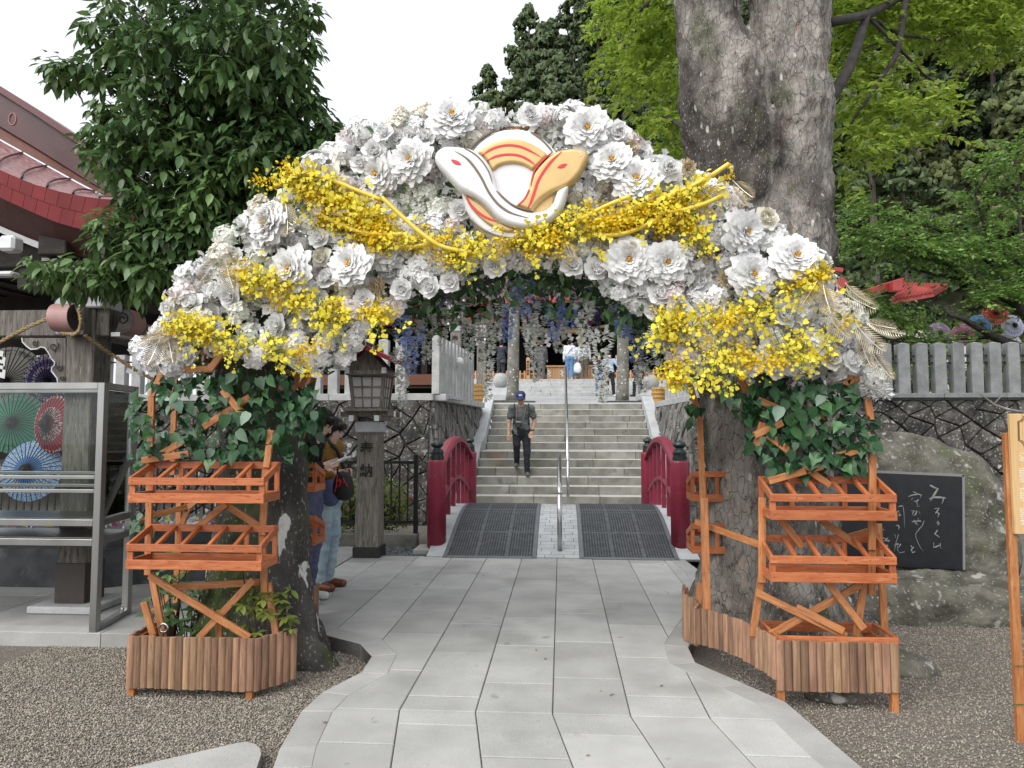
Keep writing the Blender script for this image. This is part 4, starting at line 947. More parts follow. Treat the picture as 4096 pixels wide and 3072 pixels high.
def basket(u, v0, v1, y, label):
    p0, p1 = W(u, v1, y), W(u, v0, y); root = empty('reed_basket', p0, label, 'basket', 'reed wrapped pots on the upper court'); h = p1.z-p0.z
    for k in range(26):
        a = 2*math.pi*k/26; MB().beam((p0.x+.15*math.cos(a), y+.15*math.sin(a), p0.z), (p0.x+.165*math.cos(a), y+.165*math.sin(a), p1.z), .034, .02, (math.cos(a), math.sin(a), 0)).build('reed', K['reed'], root)
    for f in (.12, .38, .62, .86):
        b = MB(); b.tube([(p0.x+.185*math.cos(a), y+.185*math.sin(a), p0.z+h*f) for a in np.linspace(0, 6.283, 25)], .012, 5); b.build('binding', K['rope'], root)
basket(1916, 1537, 1606, 18.3, 'woven reed wrapped pot at the left top of the stairs'); basket(2636, 1549, 1616, 17.9, 'woven reed wrapped pot at the right top of the stairs')

# ------------------------------------------------------------------ paper umbrellas
def umbrella_mesh(R, m, m2, ring, seed):
    n = 36; b = MB(); dep = R*.32
    rr = [.0, .12, .3, .45, .6, .78, .92, 1.0]
    rows = [[(R*r*math.cos(2*math.pi*j/n), R*r*math.sin(2*math.pi*j/n)*1.0, -dep*(r**1.25)) for j in range(n)] for r in rr[1:]]
    for i in range(len(rows)-1):
        b.cur = 1 if i in ring else 0; b.grid([rows[i], rows[i+1]], close=True)
    b.cur = 0; b.add([(0, 0, 0)]+rows[0], [(0, j+1, (j+1) % n+1) for j in range(n)])
    return b.mesh('canopy', [m, m2])
def umbrella(c, normal, R, col, col2, ring, label, group, ribs=True, spots=None):
    m = mat('umbrella paper %s' % str(col), col, tuple(min(1, x*1.15) for x in col), 6, rough=.6, transl=.25)
    m2 = mat('umbrella pattern %s' % str(col2), col, col2, spots or 38, lo=.47, hi=.53, rough=.6, transl=.25, detail=2)
    root = empty('paper_umbrella', c, label, 'umbrella', group); q = Vector(normal).normalized().to_track_quat('Z', 'Y')
    o = link('canopy', umbrella_mesh(R, m, m2, ring, 1), root); o.rotation_euler = q.to_euler()
    if ribs:
        b = MB(); dep = R*.32
        for j in range(36):
            a = 2*math.pi*j/36; b.tube([(R*r*math.cos(a), R*r*math.sin(a), -dep*r**1.25+.004) for r in (.08, .4, .7, 1.03)], .0035, 3, False)
        o = link('ribs', b.mesh('ribs', K['ink']), root); o.rotation_euler = q.to_euler()
    b = MB(); b.lathe([(.035, -.02), (.045, .03), (.02, .06)], (0, 0, 0), 10); o = link('cap', b.mesh('cap', K['ink']), root); o.rotation_euler = q.to_euler()
    return root
cols = [((.42, .22, .62), (.6, .45, .75)), ((.75, .78, .9), (.55, .5, .8)), ((.72, .72, .74), (.3, .2, .5)), ((.10, .5, .33), (.4, .7, .55)), ((.16, .13, .45), (.4, .35, .6)), ((.74, .25, .42), (.85, .6, .7)), ((.15, .35, .75), (.5, .65, .85)), ((.75, .35, .5), (.85, .7, .75)), ((.7, .72, .85), (.5, .4, .75)), ((.72, .09, .06), (.8, .4, .35)), ((.78, .76, .85), (.5, .4, .7)), ((.70, .55, .75), (.5, .3, .6))]
spots_ = [(3540, 1500), (3600, 1465), (3668, 1490), (3735, 1470), (3800, 1490), (3860, 1335), (3925, 1300), (3945, 1490), (4060, 1300), (3985, 1250), (4040, 1370), (3760, 1330)]
nmz = ['purple', 'white and lilac', 'white', 'green', 'indigo', 'deep pink', 'blue', 'rose', 'pale lilac', 'red', 'white and violet', 'mauve']
for (u, v), (c1, c2), nm in zip(spots_, cols, nmz):
    umbrella(W(u, v, 16.4), (random.uniform(-.3, .2), -1, .15), .26, c1, c2, (3, 5), nm + ' paper umbrella behind the granite fence under the green tree', 'paper umbrellas behind the fence')

# ------------------------------------------------------------------ small red roofed building right
rb = empty('red_roofed_building', (W(3620, 1250, 24).x, 25, 2.2), 'small building with bright red roof half hidden behind the trees', 'building')
P = lambda u, v, d=0: W(u, v, 24+d)
b = MB(); a0, a1, a2, a3 = P(3560, 1205), P(3735, 1172), P(3790, 1140, 3), P(3640, 1135, 3); b.prism([a0, a1, a2, a3], (0, 0, -.12)); b.build('roof', K['vermilion'], rb)
for t in np.linspace(0, 1, 13): MB().beam(a0.lerp(a1, t)+V(0, -.05, .03), a3.lerp(a2, t)+V(0, 0, .03), .07, .05).build('roof_rib', K['vermilion'], rb)
MB().beam(P(3470, 1172, -.5), P(3612, 1126, .5), .3, .24).build('ridge', K['vermilion'], rb); MB().beam(P(3582, 1165, -.3), P(3582, 1128, -.3), .3, .3).build('ridge_ornament', K['vermilion'], rb)
MB().beam(P(3575, 1131, -.3), P(3618, 1122, -.3), .18, .1).build('ridge_tip', K['vermilion'], rb)
MB().box((a0.x+1.2, 26, 3.4), (3.2, 2.4, 2.9), None).build('wall', plain('pale plaster', (.45, .42, .38)), rb)
MB().beam(P(3335, 1078, 1), P(3368, 1082, 1), .2, .14).build('ridge_tip', K['vermilion'], rb); MB().beam(P(3345, 1128), P(3372, 1150), .3, .4).build('gable_end', K['vermilion'], rb)
# ------------------------------------------------------------------ water pavilion at the left
pv = empty('water_pavilion', (-4.2, 6.5, 0), 'water pavilion with dark timber frame and red copper roof at the left', 'building')
PX = W(318, 2400, 5.85).x; PY = 5.85
MB().box((PX, PY, .03), (.56, .5, .06), None, .01).build('pillar_base', K['fence_light'], pv)
MB().box((PX, PY, 1.35), (.25, .25, 2.6), None, .012).build('pillar', K['grey_wood'], pv)
MB().box((PX, PY, .22), (.262, .262, .34), None, .004).build('pillar_shoe', plain('brown metal shoe', (.05, .04, .035), .45), pv)
for (x, y) in ((PX-2.6, PY), (PX-1.75, PY+2.4), (PX-3.6, PY+2.4)):
    MB().box((x, y, 1.35), (.25, .25, 2.6), None, .012).build('pillar', K['grey_wood'], pv)
z0 = W(100, 1345, 5.75).z; z1 = W(100, 1240, 5.75).z; zc, hh = (z0+z1)/2, z1-z0
MB().box((PX-2.2, PY-.0, zc), (4.1, .2, hh), None, .01).build('beam', K['grey_wood'], pv)
MB().box((PX, PY+.5, zc), (.2, .8, hh-.01), None, .01).build('beam', K['grey_wood'], pv)
MB().box((PX-.0, PY-.17, zc), (.19, .10, hh+.01), None, .01).build('beam_end', K['grey_wood'], pv)
MB().box((PX+.17, PY, zc), (.12, .19, hh+.01), None, .01).build('beam_end', K['grey_wood'], pv)
# scrolled beam noses wrapped in faded pink metal
def nose(ax, label):
    r = .115; pts = []
    for a in np.linspace(rad(80), rad(-120), 15): pts.append((r*math.cos(a), r*math.sin(a)))
    def to(px, pz, w):
        return Vector((PX+w, PY-.30-px, zc+.01+pz)) if ax == 'y' else Vector((PX+.34+px, PY+w, zc+.01+pz))
    b = MB(); b.prism([to(x*.97, z*.97, -.085) for x, z in pts], (to(0, 0, .17)-to(0, 0, 0))); b.build('beam_nose', K['dark_wood'], pv)
    b = MB(); b.smooth = True; b.grid([[to(x, z, -.088), to(x, z, .088)] for x, z in pts]); b.grid([[to(x*.965, z*.965, -.088), to(x*.965, z*.965, .088)] for x, z in pts]); b.build('nose_cover', K['pink_metal'], pv)
    b = MB(); e = pts[-1]; b.prism([to(e[0]-.03, e[1]-.03, -.09), to(e[0]+.05, e[1]-.03, -.09), to(e[0]+.05, e[1]+.005, -.09), to(e[0]-.03, e[1]+.005, -.09)], to(0, 0, .18)-to(0, 0, 0)); b.build('nose_tip', K['white_paint'], pv)
    c = to(.02, .02, -.092 if ax == 'y' else -.092); b = MB(); b.tube([to(.05*f*math.cos(a)+.01, .05*f*math.sin(a)+.02, .088 if ax == 'y' else -.088) for a, f in zip(np.linspace(0, 8, 22), np.linspace(.25, 1, 22))], .006, 4); b.build('carved_scroll', K['ink'], pv)
nose('y', ''); nose('x', '')
zb = z1
MB().box((PX, PY-.02, zb+.09), (.42, .3, .17), None, .012).build('bearing_block', K['white_paint'], pv)
MB().box((PX-.05, PY-.05, zb+.27), (1.1, .16, .2), None, .03).build('bracket_arm', K['dark_wood'], pv)
MB().box((PX, PY+.1, zb+.28), (.17, 1.1, .19), None, .03).build('bracket_arm', K['dark_wood'], pv)
MB().box((PX+.02, PY-.17, zb+.22), (.09, .05, .22), None).build('bracket_tip', K['white_paint'], pv)
MB().box((PX-.24, PY-.17, zb+.33), (.16, .04, .2), None).build('bracket_tip', K['white_paint'], pv)
MB().box((PX+.36, PY-.03, zb+.27), (.06, .1, .2), None).build('bracket_tip', K['white_paint'], pv)
MB().box((PX-2, PY, zb+.47), (4.4, .24, .2), None, .01).build('purlin', K['dark_wood'], pv)
MB().box((PX, PY+1.2, zb+.47), (.24, 3.4, .19), None, .01).build('purlin', K['dark_wood'], pv)
MB().box((PX+1.0, PY+2.2, zb+.1), (1.6, .14, .22), None, .01).build('tie_beam', K['dark_wood'], pv)
# carved bracket with white edge
cv = [(250, 1352), (90, 1352), (92, 1368), (108, 1385), (125, 1398), (150, 1396), (165, 1388), (182, 1392), (195, 1410), (208, 1435), (221, 1450), (219, 1462), (210, 1470), (208, 1485), (220, 1500), (231, 1515), (233, 1535), (262, 1535), (262, 1352)]
cp = [W(u, v, 5.72) for u, v in cv]
b = MB(); b.prism(cp, (0, .07, 0)); b.build('carved_bracket', K['grey_wood'], pv)
b = MB(); b.tube([p+V(0, -.004, 0) for p in cp[1:17]], .0065, 5); b.build('bracket_edge', K['white_paint'], pv)
for (u, v, r) in ((140, 1372, .03), (215, 1385, .045), (238, 1470, .03), (247, 1512, .022)):
    c = W(u, v, 5.71); b = MB(); b.tube([c+V(r*f*math.cos(a), -.002, r*f*math.sin(a)) for a, f in zip(np.linspace(0, 7, 18), np.linspace(.2, 1, 18))], .005, 4); b.build('carved_scroll', K['dark_wood'], pv)
# roof: plated edge, sheet slope, bargeboard, soffit
ft = [(-620, 330), (-300, 520), (0, 680), (130, 735), (260, 772), (380, 793), (480, 800), (560, 800)]
fb = [(-620, 430), (-300, 620), (0, 792), (110, 842), (215, 888), (310, 916), (420, 938), (520, 948)]
up = [(-620, 205), (-300, 385), (0, 562), (150, 645), (290, 722), (390, 775), (470, 795), (540, 798)]
def interp(pl, n):
    pl = np.array(pl, float); s = np.concatenate([[0], np.cumsum(np.linalg.norm(np.diff(pl, axis=0), axis=1))]); t = np.linspace(0, s[-1], n); return [(np.interp(q, s, pl[:, 0]), np.interp(q, s, pl[:, 1])) for q in t]
N = 25; FT, FB, UP = interp(ft, N), interp(fb, N), interp(up, N)
De = lambda i: 4.75+.5*i/(N-1)
roof = MB(); roof.smooth = True
rows = []
for i in range(N):
    a = W(*FT[i], De(i)+.03); c = W(*UP[i], De(i)+1.15); rows.append([a, a.lerp(c, .35)+V(0, 0, -.02), a.lerp(c, .7)+V(0, 0, -.02), c])
roof.grid(rows); roof_o = roof.build('roof', K['roof_sheet'], pv)
for i in range(1, N, 2):
    b = MB(); b.smooth = True; j = min(i+2, N-1); r0, r1 = rows[i], rows[j]
    b.tube([r0[0].lerp(r1[0], t*t).lerp(r0[3].lerp(r1[3], t), t)+V(0, -.004, .008) for t in np.linspace(0, 1, 6)], .009, 5); b.build('roof_seam', K['roof_dark'], roof_o)
for row in range(2):
    k = 0
    for i in range(0, N-1):
        t0, t1 = row*.5, row*.5+.5; q = []
        fr = [(i+(.5 if row else 0))/(N-1), (i+(.5 if row else 0)+.97)/(N-1)]
        def at(f, t, off):
            f = min(f, 1); x = f*(N-1); a = int(min(x, N-2)); g = x-a
            pt = W(FT[a][0]+(FT[a+1][0]-FT[a][0])*g, FT[a][1]+(FT[a+1][1]-FT[a][1])*g, De(x)+off); pb = W(FB[a][0]+(FB[a+1][0]-FB[a][0])*g, FB[a][1]+(FB[a+1][1]-FB[a][1])*g, De(x)+off+.03)
            return pt.lerp(pb, t)
        o = -.004*row
        b = MB(); b.prism([at(fr[0], t0, o), at(fr[1], t0, o), at(fr[1], t1-.015, o), at(fr[0], t1-.015, o)], (0, .02, .0)); b.build('edge_plate', K['roof_red'], roof_o)
b = MB(); b.grid([[W(*FT[i], De(i)+.028), W(*FB[i], De(i)+.05)] for i in range(N)]); b.build('edge_backing', K['roof_dark'], roof_o)
b = MB(); sof = [(-620, 560), (-300, 745), (0, 905), (120, 955), (240, 1000), (340, 1030), (440, 1055), (540, 1070)]; SF = interp(sof, N)
b.grid([[W(*FB[i], De(i)+.055), W(SF[i][0], SF[i][1]-12, De(i)+.3), W(*SF[i], De(i)+.32)] for i in range(N)]); b.build('soffit', K['roof_brown'], pv)
b = MB()
for i in range(N-1):
    if SF[i][0] > 230: break
    p = [W(SF[i][0], SF[i][1], De(i)+.30), W(SF[i+1][0], SF[i+1][1], De(i+1)+.30), W(SF[i+1][0], SF[i+1][1]+26, De(i+1)+.30), W(SF[i][0], SF[i][1]+26, De(i)+.30)]
    b.prism(p, (0, .05, 0))
b.build('white_fascia', K['white_paint'], pv)
c = W(45, 978, 5.15); MB().box(c, (.13, .12, .12), None, .02).build('rafter_end', K['white_paint'], pv)
c = W(20, 1098, 5.4); MB().box(c, (.2, .1, .04), None, .015).build('rafter_end', K['white_paint'], pv)
bt = interp([(-620, -20), (-300, 168), (0, 345), (150, 440), (300, 540), (400, 605), (520, 690)], N); bb_ = interp([(-620, 140), (-300, 330), (0, 505), (150, 595), (300, 690), (400, 752), (520, 800)], N)
b = MB()
for i in range(N-1):
    p = [W(*bt[i], De(i)+1.25), W(*bt[i+1], De(i+1)+1.25), W(*bb_[i+1], De(i+1)+1.25), W(*bb_[i], De(i)+1.25)]; b.prism(p, (0, .35, 0))
b.build('bargeboard', K['roof_dark'], pv)
b = MB()
for i in range(N-1):
    t = [(bt[j][0], bt[j][1]-2) for j in (i, i+1)]; q = [(bt[j][0], bt[j][1]+26) for j in (i, i+1)]
    b.prism([W(*t[0], De(i)+1.2), W(*t[1], De(i+1)+1.2), W(*q[1], De(i+1)+1.2), W(*q[0], De(i)+1.2)], (0, .42, 0))
b.build('bargeboard_cap', plain('cap red', (.11, .02, .024), .4), pv)
b = MB()
for i in range(N-1):
    t = [(bb_[j][0], bb_[j][1]-2) for j in (i, i+1)]; q = [(UP[j][0], UP[j][1]-6) for j in (i, i+1)]
    b.prism([W(*t[0], De(i)+1.28), W(*t[1], De(i+1)+1.28), W(*q[1], De(i+1)+1.2), W(*q[0], De(i)+1.2)], (0, .1, 0))
b.build('gable_board', plain('gable brown', (.16, .07, .055), .5), pv)
c = W(61, 483, 5.95); b = MB(); b.tube([c+V(.034*math.sin(a), -.03, .055*math.cos(a)) for a in np.linspace(0, 6.283, 17)], .009, 6); b.build('ring', plain('ring red', (.22, .07, .065), .4), pv)
zr = zb+.72
MB().box((-5.6, 7.1, zr+.02), (5.3, 3.5, .05), None).build('ceiling', K['hall_wood'], pv)
MB().box((-6.2, 8.8, zb+.42), (6.0, .12, .95), None).build('rear_board', K['hall_wood'], pv)
for k in range(14): MB().beam((-8+k*.38, 5.45, zr-.04), (-8+k*.38+.0, 8.7, zr-.0), .055, .06).build('rafter', K['dark_wood'], pv)
b = MB(); b.grid([[W(520, 1085, 6.4), W(700, 1165, 7.4)], [W(520, 1110, 6.4), W(702, 1188, 7.4)]]); b.build('eave_edge', K['white_paint'], pv)
b = MB(); b.prism([W(490, 1040, 6.42), W(705, 1150, 7.5), W(705, 1250, 7.5), W(490, 1180, 6.42)], (-.3, .1, .0)); b.build('eave_board', K['dark_wood'], pv)
# straw rope with paper streamers
sr = empty('straw_rope', W(300, 1330, 5.6), 'twisted straw rope tied around the pavilion pillar', 'rope')
def rope(pts, r, m, parent):
    for ph in (0, math.pi):
        P = []; n = 60; pl = np.array([tuple(p) for p in pts]); s = np.linspace(0, len(pl)-1, n)
        for k, q in enumerate(s):
            c = np.array([np.interp(q, range(len(pl)), pl[:, j]) for j in range(3)]); P.append(c+r*.55*np.array([math.cos(k*.9+ph)*.5, math.cos(k*.9+ph)*.4, math.sin(k*.9+ph)]))
        b = MB(); b.smooth = True; b.tube(P, r*.6, 5); b.build('strand', m, parent)
rope([W(-250, 1480, 5.3), W(-80, 1405, 5.35), W(0, 1368, 5.4), W(60, 1335, 5.43), W(130, 1300, 5.47), W(210, 1268, 5.5)], .016, K['rope'], sr)
rope([W(315, 1235, 5.52), W(325, 1290, 5.5), W(318, 1325, 5.5), W(295, 1340, 5.5), W(250, 1335, 5.52)], .017, K['rope'], sr)
rope([W(340, 1340, 5.6), W(400, 1385, 5.7), W(450, 1420, 5.8), W(540, 1478, 5.9), W(620, 1520, 6.0)], .017, K['rope'], sr)
b = MB()
for k in range(4): b.prism([W(-14+(k % 2)*12, 1400+k*25, 5.38), W(14+(k % 2)*8, 1405+k*25, 5.38), W(8+(k % 2)*10, 1440+k*25, 5.38), W(-20+(k % 2)*8, 1432+k*25, 5.38)], (0, .003, 0))
b.build('paper_streamer', K['paper'], sr)
b = MB(); b.prism([W(512, 1462, 5.88), W(535, 1470, 5.88), W(530, 1497, 5.88), W(503, 1490, 5.88)], (0, .003, 0)); b.build('paper_streamer', K['paper'], sr)
# paper umbrellas in the pavilion
U = 'paper umbrellas in the pavilion'
umbrella(W(20, 1525, 6.5), (.15, -1, -.05), .34, (.42, .41, .37), (.12, .12, .13), (4,), 'off white paper umbrella with dark sprigs at the far left of the pavilion', U, spots=26)
umbrella(W(184, 1530, 6.45), (.05, -1, .0), .30, (.045, .028, .15), (.50, .46, .44), (2, 4, 5), 'dark purple paper umbrella with white dots inside the pavilion', U, spots=62)
umbrella(W(45, 1690, 6.35), (.2, -1, .1), .29, (.035, .27, .15), (.25, .42, .33), (4, 5), 'green paper umbrella leaning in the pavilion', U, spots=90)
umbrella(W(182, 1695, 6.08), (-.3, -1, .05), .26, (.36, .02, .035), (.66, .56, .52), (1, 2, 5), 'red paper umbrella with white leaf rings behind the glass case', U, spots=55)
umbrella(W(102, 1878, 6.15), (.1, -1, .2), .28, (.10, .27, .62), (.55, .66, .80), (2, 3, 4, 5), 'blue paper umbrella with white dots low in the pavilion', U, spots=110)
# stone basin with floating flowers
bs = empty('water_basin', (-4.6, 7.2, 0), 'dark polished stone water basin under the pavilion roof', 'basin')
b = MB(); pl = [(-6.8, 6.55), (-4.35, 6.55), (-4.1, 6.75), (-3.4, 7.0), (-3.4, 8.2), (-6.8, 8.2)]; b.prism([(x, y, 0) for x, y in pl], (0, 0, .36)); b.build('bowl', K['darkrock'], bs)
b = MB(); pl2 = [(-6.7, 6.68), (-4.4, 6.68), (-4.2, 6.85), (-3.55, 7.1), (-3.55, 8.05), (-6.7, 8.05)]; b.prism([(x, y, .36) for x, y in pl2], (0, 0, .16)); b.build('rim', plain('basin rim', (.06, .065, .065), .5), bs)
fl = empty('floating_flowers', (-4.9, 6.75, .53), 'row of pink white and yellow blossoms floating in the basin', 'flowers')
for nm, m, n in (('white_blossom', K['p_white'], 160), ('pink_blossom', K['p_magenta'], 60), ('yellow_blossom', K['p_yellow'], 40)):
    T = np.stack([RNG.uniform(-1.9, 1.5, n), RNG.uniform(-.02, .5, n), RNG.uniform(.0, .07, n)], 1); Vv, Fs = stamp(TUFT_V, TUFT_F, rand_frames(n), T, RNG.uniform(.04, .08, n)); link('blossoms', npmesh('blossoms', Vv, Fs, m), fl)
# steel and glass showcase
sc_ = empty('glass_showcase', (-4.4, 5.35, 0), 'stainless steel and glass showcase in front of the pavilion pillar', 'showcase')
p = G(378, 2526, 0); q = G(505, 2455, 0); CX, CY, CD = p.x, p.y, q.y-p.y; CX2 = q.x; ZT = W(392, 1531, CY).z; LX = -6.6
t_ = .055
for (x, y) in ((CX, CY), (CX2, CY+CD), (LX, CY), (LX, CY+CD)):
    MB().box((x, y, ZT/2), (t_, t_, ZT), None, .003).build('post', K['steel_case'], sc_)
def hbar(z, h=.045, sides=True, back=True):
    MB().box(((LX+CX)/2, CY-.002, z), (CX-LX-t_, t_*.9, h), None, .003).build('rail', K['steel_case'], sc_)
    if back: MB().box(((LX+CX2)/2, CY+CD, z), (CX2-LX-t_, t_*.9, h), None, .003).build('rail', K['steel_case'], sc_)
    if sides: MB().beam((CX, CY+t_/2+.001, z), (CX2, CY+CD-t_/2-.001, z), t_*.8, h, (0, 0, 1), .003).build('rail', K['steel_case'], sc_)
hbar(ZT-.024, .05)
for v in (1908, 1963): hbar(W(200, v, CY).z, .026, False, True)
for v in (2089, 2167): hbar(W(200, v, CY).z, .05)
for v in (2082, 2160):
    z = W(200, v, CY).z; MB().box(((LX+CX)/2, CY+CD/2, z+.012), (CX-LX-.07, CD-.07, .006), None).build('shelf', K['steel_case'], sc_)
MB().beam((CX, CY+.03, .02), (CX2, CY+CD-.03, .02), .05, .04).build('foot_rail', K['steel_case'], sc_)
MB().beam((CX, CY+.03, W(0, 2070, CY).z), (CX2, CY+CD-.04, W(0, 1850, CY).z), .03, .05).build('brace', K['steel_case'], sc_)
zg0, zg1 = W(200, 2070, CY).z, ZT-.055
MB().box(((LX+CX)/2, CY, (zg0+zg1)/2), (CX-LX-.08, .006, zg1-zg0), None).build('glass_pane', K['glass'], sc_)
b = MB(); b.beam((CX, CY+.04, (zg0+zg1)/2), (CX2, CY+CD-.04, (zg0+zg1)/2), .006, zg1-zg0); b.build('glass_pane', K['glass'], sc_)
for f in (.12, .85): MB().lathe([(.016, 0), (.016, .02), (.009, .03), (.009, .045)], (CX+(CX2-CX)*f, CY+CD*f, .04), 8).build('bolt', K['steel'], sc_)
# black iron fence on a low kerb
fe = empty('iron_fence', (-4.5, 9.4, .1), 'black iron bar fence on a concrete kerb behind the lantern post', 'fence')
MB().box((-5.2, 9.42, .04), (6.6, .2, .17), None, .01).build('kerb', K['stair'], fe)
for z in (1.06, .27): MB().box((-5.2, 9.42, z), (6.6, .035, .04), None).build('rail', K['iron'], fe)
for x in np.arange(-8.2, -1.95, .112): MB().box((x, 9.42, .66), (.02, .02, .78), None).build('bar', K['iron'], fe)
for x in (-7.9, -5.9, -3.95, -1.93): MB().box((x, 9.42, .62), (.055, .055, 1.1), None, .004).build('post', K['iron'], fe)
# ------------------------------------------------------------------ evergreen tree at the left
def rough_up(me, amp, sc, seed=0, stretch=(1, 1, .35)):
    me.update(); n = len(me.vertices); co = np.empty(n*3, np.float32); me.vertices.foreach_get('co', co); nr = np.empty(n*3, np.float32); me.vertices.foreach_get('normal', nr)
    co = co.reshape(-1, 3); nr = nr.reshape(-1, 3)
    for i in range(n):
        p = co[i]; q = (p[0]*sc*stretch[0]+seed, p[1]*sc*stretch[1], p[2]*sc*stretch[2]); co[i] += nr[i]*amp*(mnoise.fractal(q, .8, 2.1, 4))
    me.vertices.foreach_set('co', co.ravel()); me.update()
T0 = W(1022, 2500, 5.0)
et = empty('evergreen_tree', (T0.x, 5.0, GZ), 'leafy dark evergreen tree with mossy trunk inside the left leg of the arch', 'tree')
a = lambda x, y, z: (x, y, z)
pr = [('c', (0, 0, -.1), .38, (.02, .02, .5), .335, 0), ('c', (.02, .02, .5), .335, (0, .05, 1.3), .305, 0), ('c', (0, .05, 1.3), .29, (-.12, .1, 2.4), .24, 0), ('c', (-.12, .1, 2.4), .24, (-.28, .1, 4.2), .15, 0)]
for an, l, r in ((-.35, .62, .14), (.5, .5, .12), (-1.3, .45, .13), (2.4, .4, .12), (3.6, .4, .12), (-2.2, .4, .12)):
    pr.append(('c', (.12*math.cos(an), .12*math.sin(an), .32), .2, (l*math.cos(an), l*math.sin(an), -.06), r*.8, 0, .12))
tm = sdf_mesh('trunk', pr, [K['bark_moss']], .02, .08); rough_up(tm, .04, 6, 3); rough_up(tm, .012, 20, 8); link('trunk', tm, et)
def px2(u, v, y): return W(u, v, y)
ell = [(830, -420, 5.0, 1.0, .75, 90), (820, -30, 5.0, .78, .55, 200), (800, 330, 5.0, .74, .5, 260), (1090, 380, 5.0, .40, .42, 130), (730, 690, 4.95, .58, .42, 230), (1060, 640, 4.9, .46, .36, 190), (900, 820, 4.9, .4, .35, 130), (760, 1010, 4.85, .3, .22, 80),
       (600, 960, 4.85, .42, .28, 130), (800, 880, 4.85, .34, .28, 90), (330, 1080, 4.75, .40, .10, 70), (560, 1090, 4.75, .35, .13, 60), (300, 270, 4.9, .24, .08, 26), (420, 520, 4.9, .16, .3, 36), (1280, 520, 4.9, .17, .17, 34), (420, 120, 4.9, .16, .2, 22), (1230, 130, 5.0, .1, .35, 22), (640, 480, 4.7, .35, .4, 80), (960, 200, 4.6, .4, .4, 90)]
P_, D_ = [], []
b = MB(); b.smooth = True; base = Vector((T0.x, 5.0, GZ))
for (u, v, y, rx, rz, n) in ell:
    c = W(u, v, y)
    d = RNG.normal(size=(n, 3)); d /= np.linalg.norm(d, axis=1, keepdims=True); r = RNG.uniform(.35, 1.0, (n, 1))**.6
    P = np.array(tuple(c)) + d*r*np.array([rx, rx*.85, rz]); P_.append(P)
    ax = base+V(-.12, .1, min(max(1.9, (c.z-GZ)*.75), 4.2)); m_ = ax.lerp(c, .55)+V(0, 0, .12)
    b.tube([ax, m_, c], [.035, .022, .008], 5, False)
    for k in range(0, n, 2):
        q = Vector(P[k]); s = c.lerp(q, .25); b.tube([s, s.lerp(q, .5)+V(0, 0, .04), q], [.006, .004, .0025], 3, False)
b.build('branches', K['branch'], et)
P = np.concatenate(P_); n = len(P); nl = 9
az = RNG.uniform(0, 6.283, (n, 1)) + np.arange(nl)[None]*2.399; el = RNG.uniform(-1.25, .05, (n, nl))
X = np.stack([np.cos(az)*np.cos(el), np.sin(az)*np.cos(el), np.sin(el)], -1)
Cc = P[:, None] + X*RNG.uniform(.01, .05, (n, nl, 1)); Cc[..., 2] += RNG.uniform(-.05, .03, (n, nl))
Uu = np.array([0, 0, 1.0]) + .8*np.stack([np.cos(az), np.sin(az), 0*az], -1) + RNG.normal(size=(n, nl, 3))*.25
LV = [(0, 0, 0), (.12, 0, .02), (.38, .18, .03), (.68, .16, -.04), (1, 0, -.2), (.68, -.16, -.04), (.38, -.18, .03), (.4, 0, -.02), (.7, 0, -.08)]
LF = [(1, 7, 2), (2, 7, 8, 3), (3, 8, 4), (1, 6, 7), (6, 5, 8, 7), (5, 4, 8)]
Vv, Fs = stamp(LV, LF, frames(X.reshape(-1, 3), Uu.reshape(-1, 3)), Cc.reshape(-1, 3), RNG.uniform(.085, .14, n*nl))
link('crown', npmesh('crown', Vv-np.array(tuple(wloc(et))), Fs, K['leaf_oak'], smooth=True), et)

# ------------------------------------------------------------------ zelkova at the right
Z0 = W(3070, 2520, 6.05)
zt = empty('zelkova_tree', (Z0.x, 6.05, GZ), 'huge grey barked tree with forked trunk inside the right leg of the arch', 'tree')
def rel(u, v, y): p = W(u, v, y); return (p.x-Z0.x, p.y-6.05, p.z-GZ)
pr = [('c', rel(3085, 2560, 6.05), .54, rel(3070, 2100, 6.08), .52, 0), ('c', rel(3070, 2100, 6.08), .52, rel(3055, 1500, 6.1), .51, 0), ('c', rel(3055, 1500, 6.1), .51, rel(3045, 1000, 6.12), .535, 0),
      ('c', rel(2935, 980, 6.1), .36, rel(2880, 420, 6.1), .325, 0, .12), ('c', rel(2880, 420, 6.1), .325, rel(2835, 0, 6.1), .275, 0, .10), ('c', rel(2835, 0, 6.1), .275, rel(2770, -700, 6.1), .23, 0, .05), ('c', rel(3130, 980, 6.15), .41, rel(3142, 420, 6.15), .365, 0, .10), ('c', rel(3142, 420, 6.15), .365, rel(3155, -20, 6.15), .325, 0, .09), ('c', rel(3155, -20, 6.15), .325, rel(3200, -700, 6.2), .28, 0, .03),
      ('e', rel(2985, 470, 5.74), (.16, .11, .25), None, None, 0, .06), ('e', rel(3010, 620, 5.82), (.2, .14, .42), None, None, 0, .12), ('e', rel(2995, 330, 5.86), (.17, .13, .32), None, None, 0, .12), ('e', rel(3020, 720, 5.70), (.13, .1, .2), None, None, 0, .06), ('e', rel(3090, 560, 5.74), (.07, .06, .3), None, None, 0, .05), ('e', rel(2860, 700, 5.78), (.08, .06, .35), None, None, 0, .06)]
for an, l in ((-2.8, .75), (-1.2, .7), (-.2, .8), (.9, .75), (2.4, .75)):
    pr.append(('c', (.3*math.cos(an), .3*math.sin(an), .35), .22, (l*math.cos(an), l*math.sin(an), -.08), .12, 0, .18))
tm = sdf_mesh('trunk', pr, [K['bark_zelkova']], .026, .10); rough_up(tm, .045, 4.5, 9, (1, 1, .45)); rough_up(tm, .014, 16, 5, (1, 1, .5)); link('trunk', tm, zt)
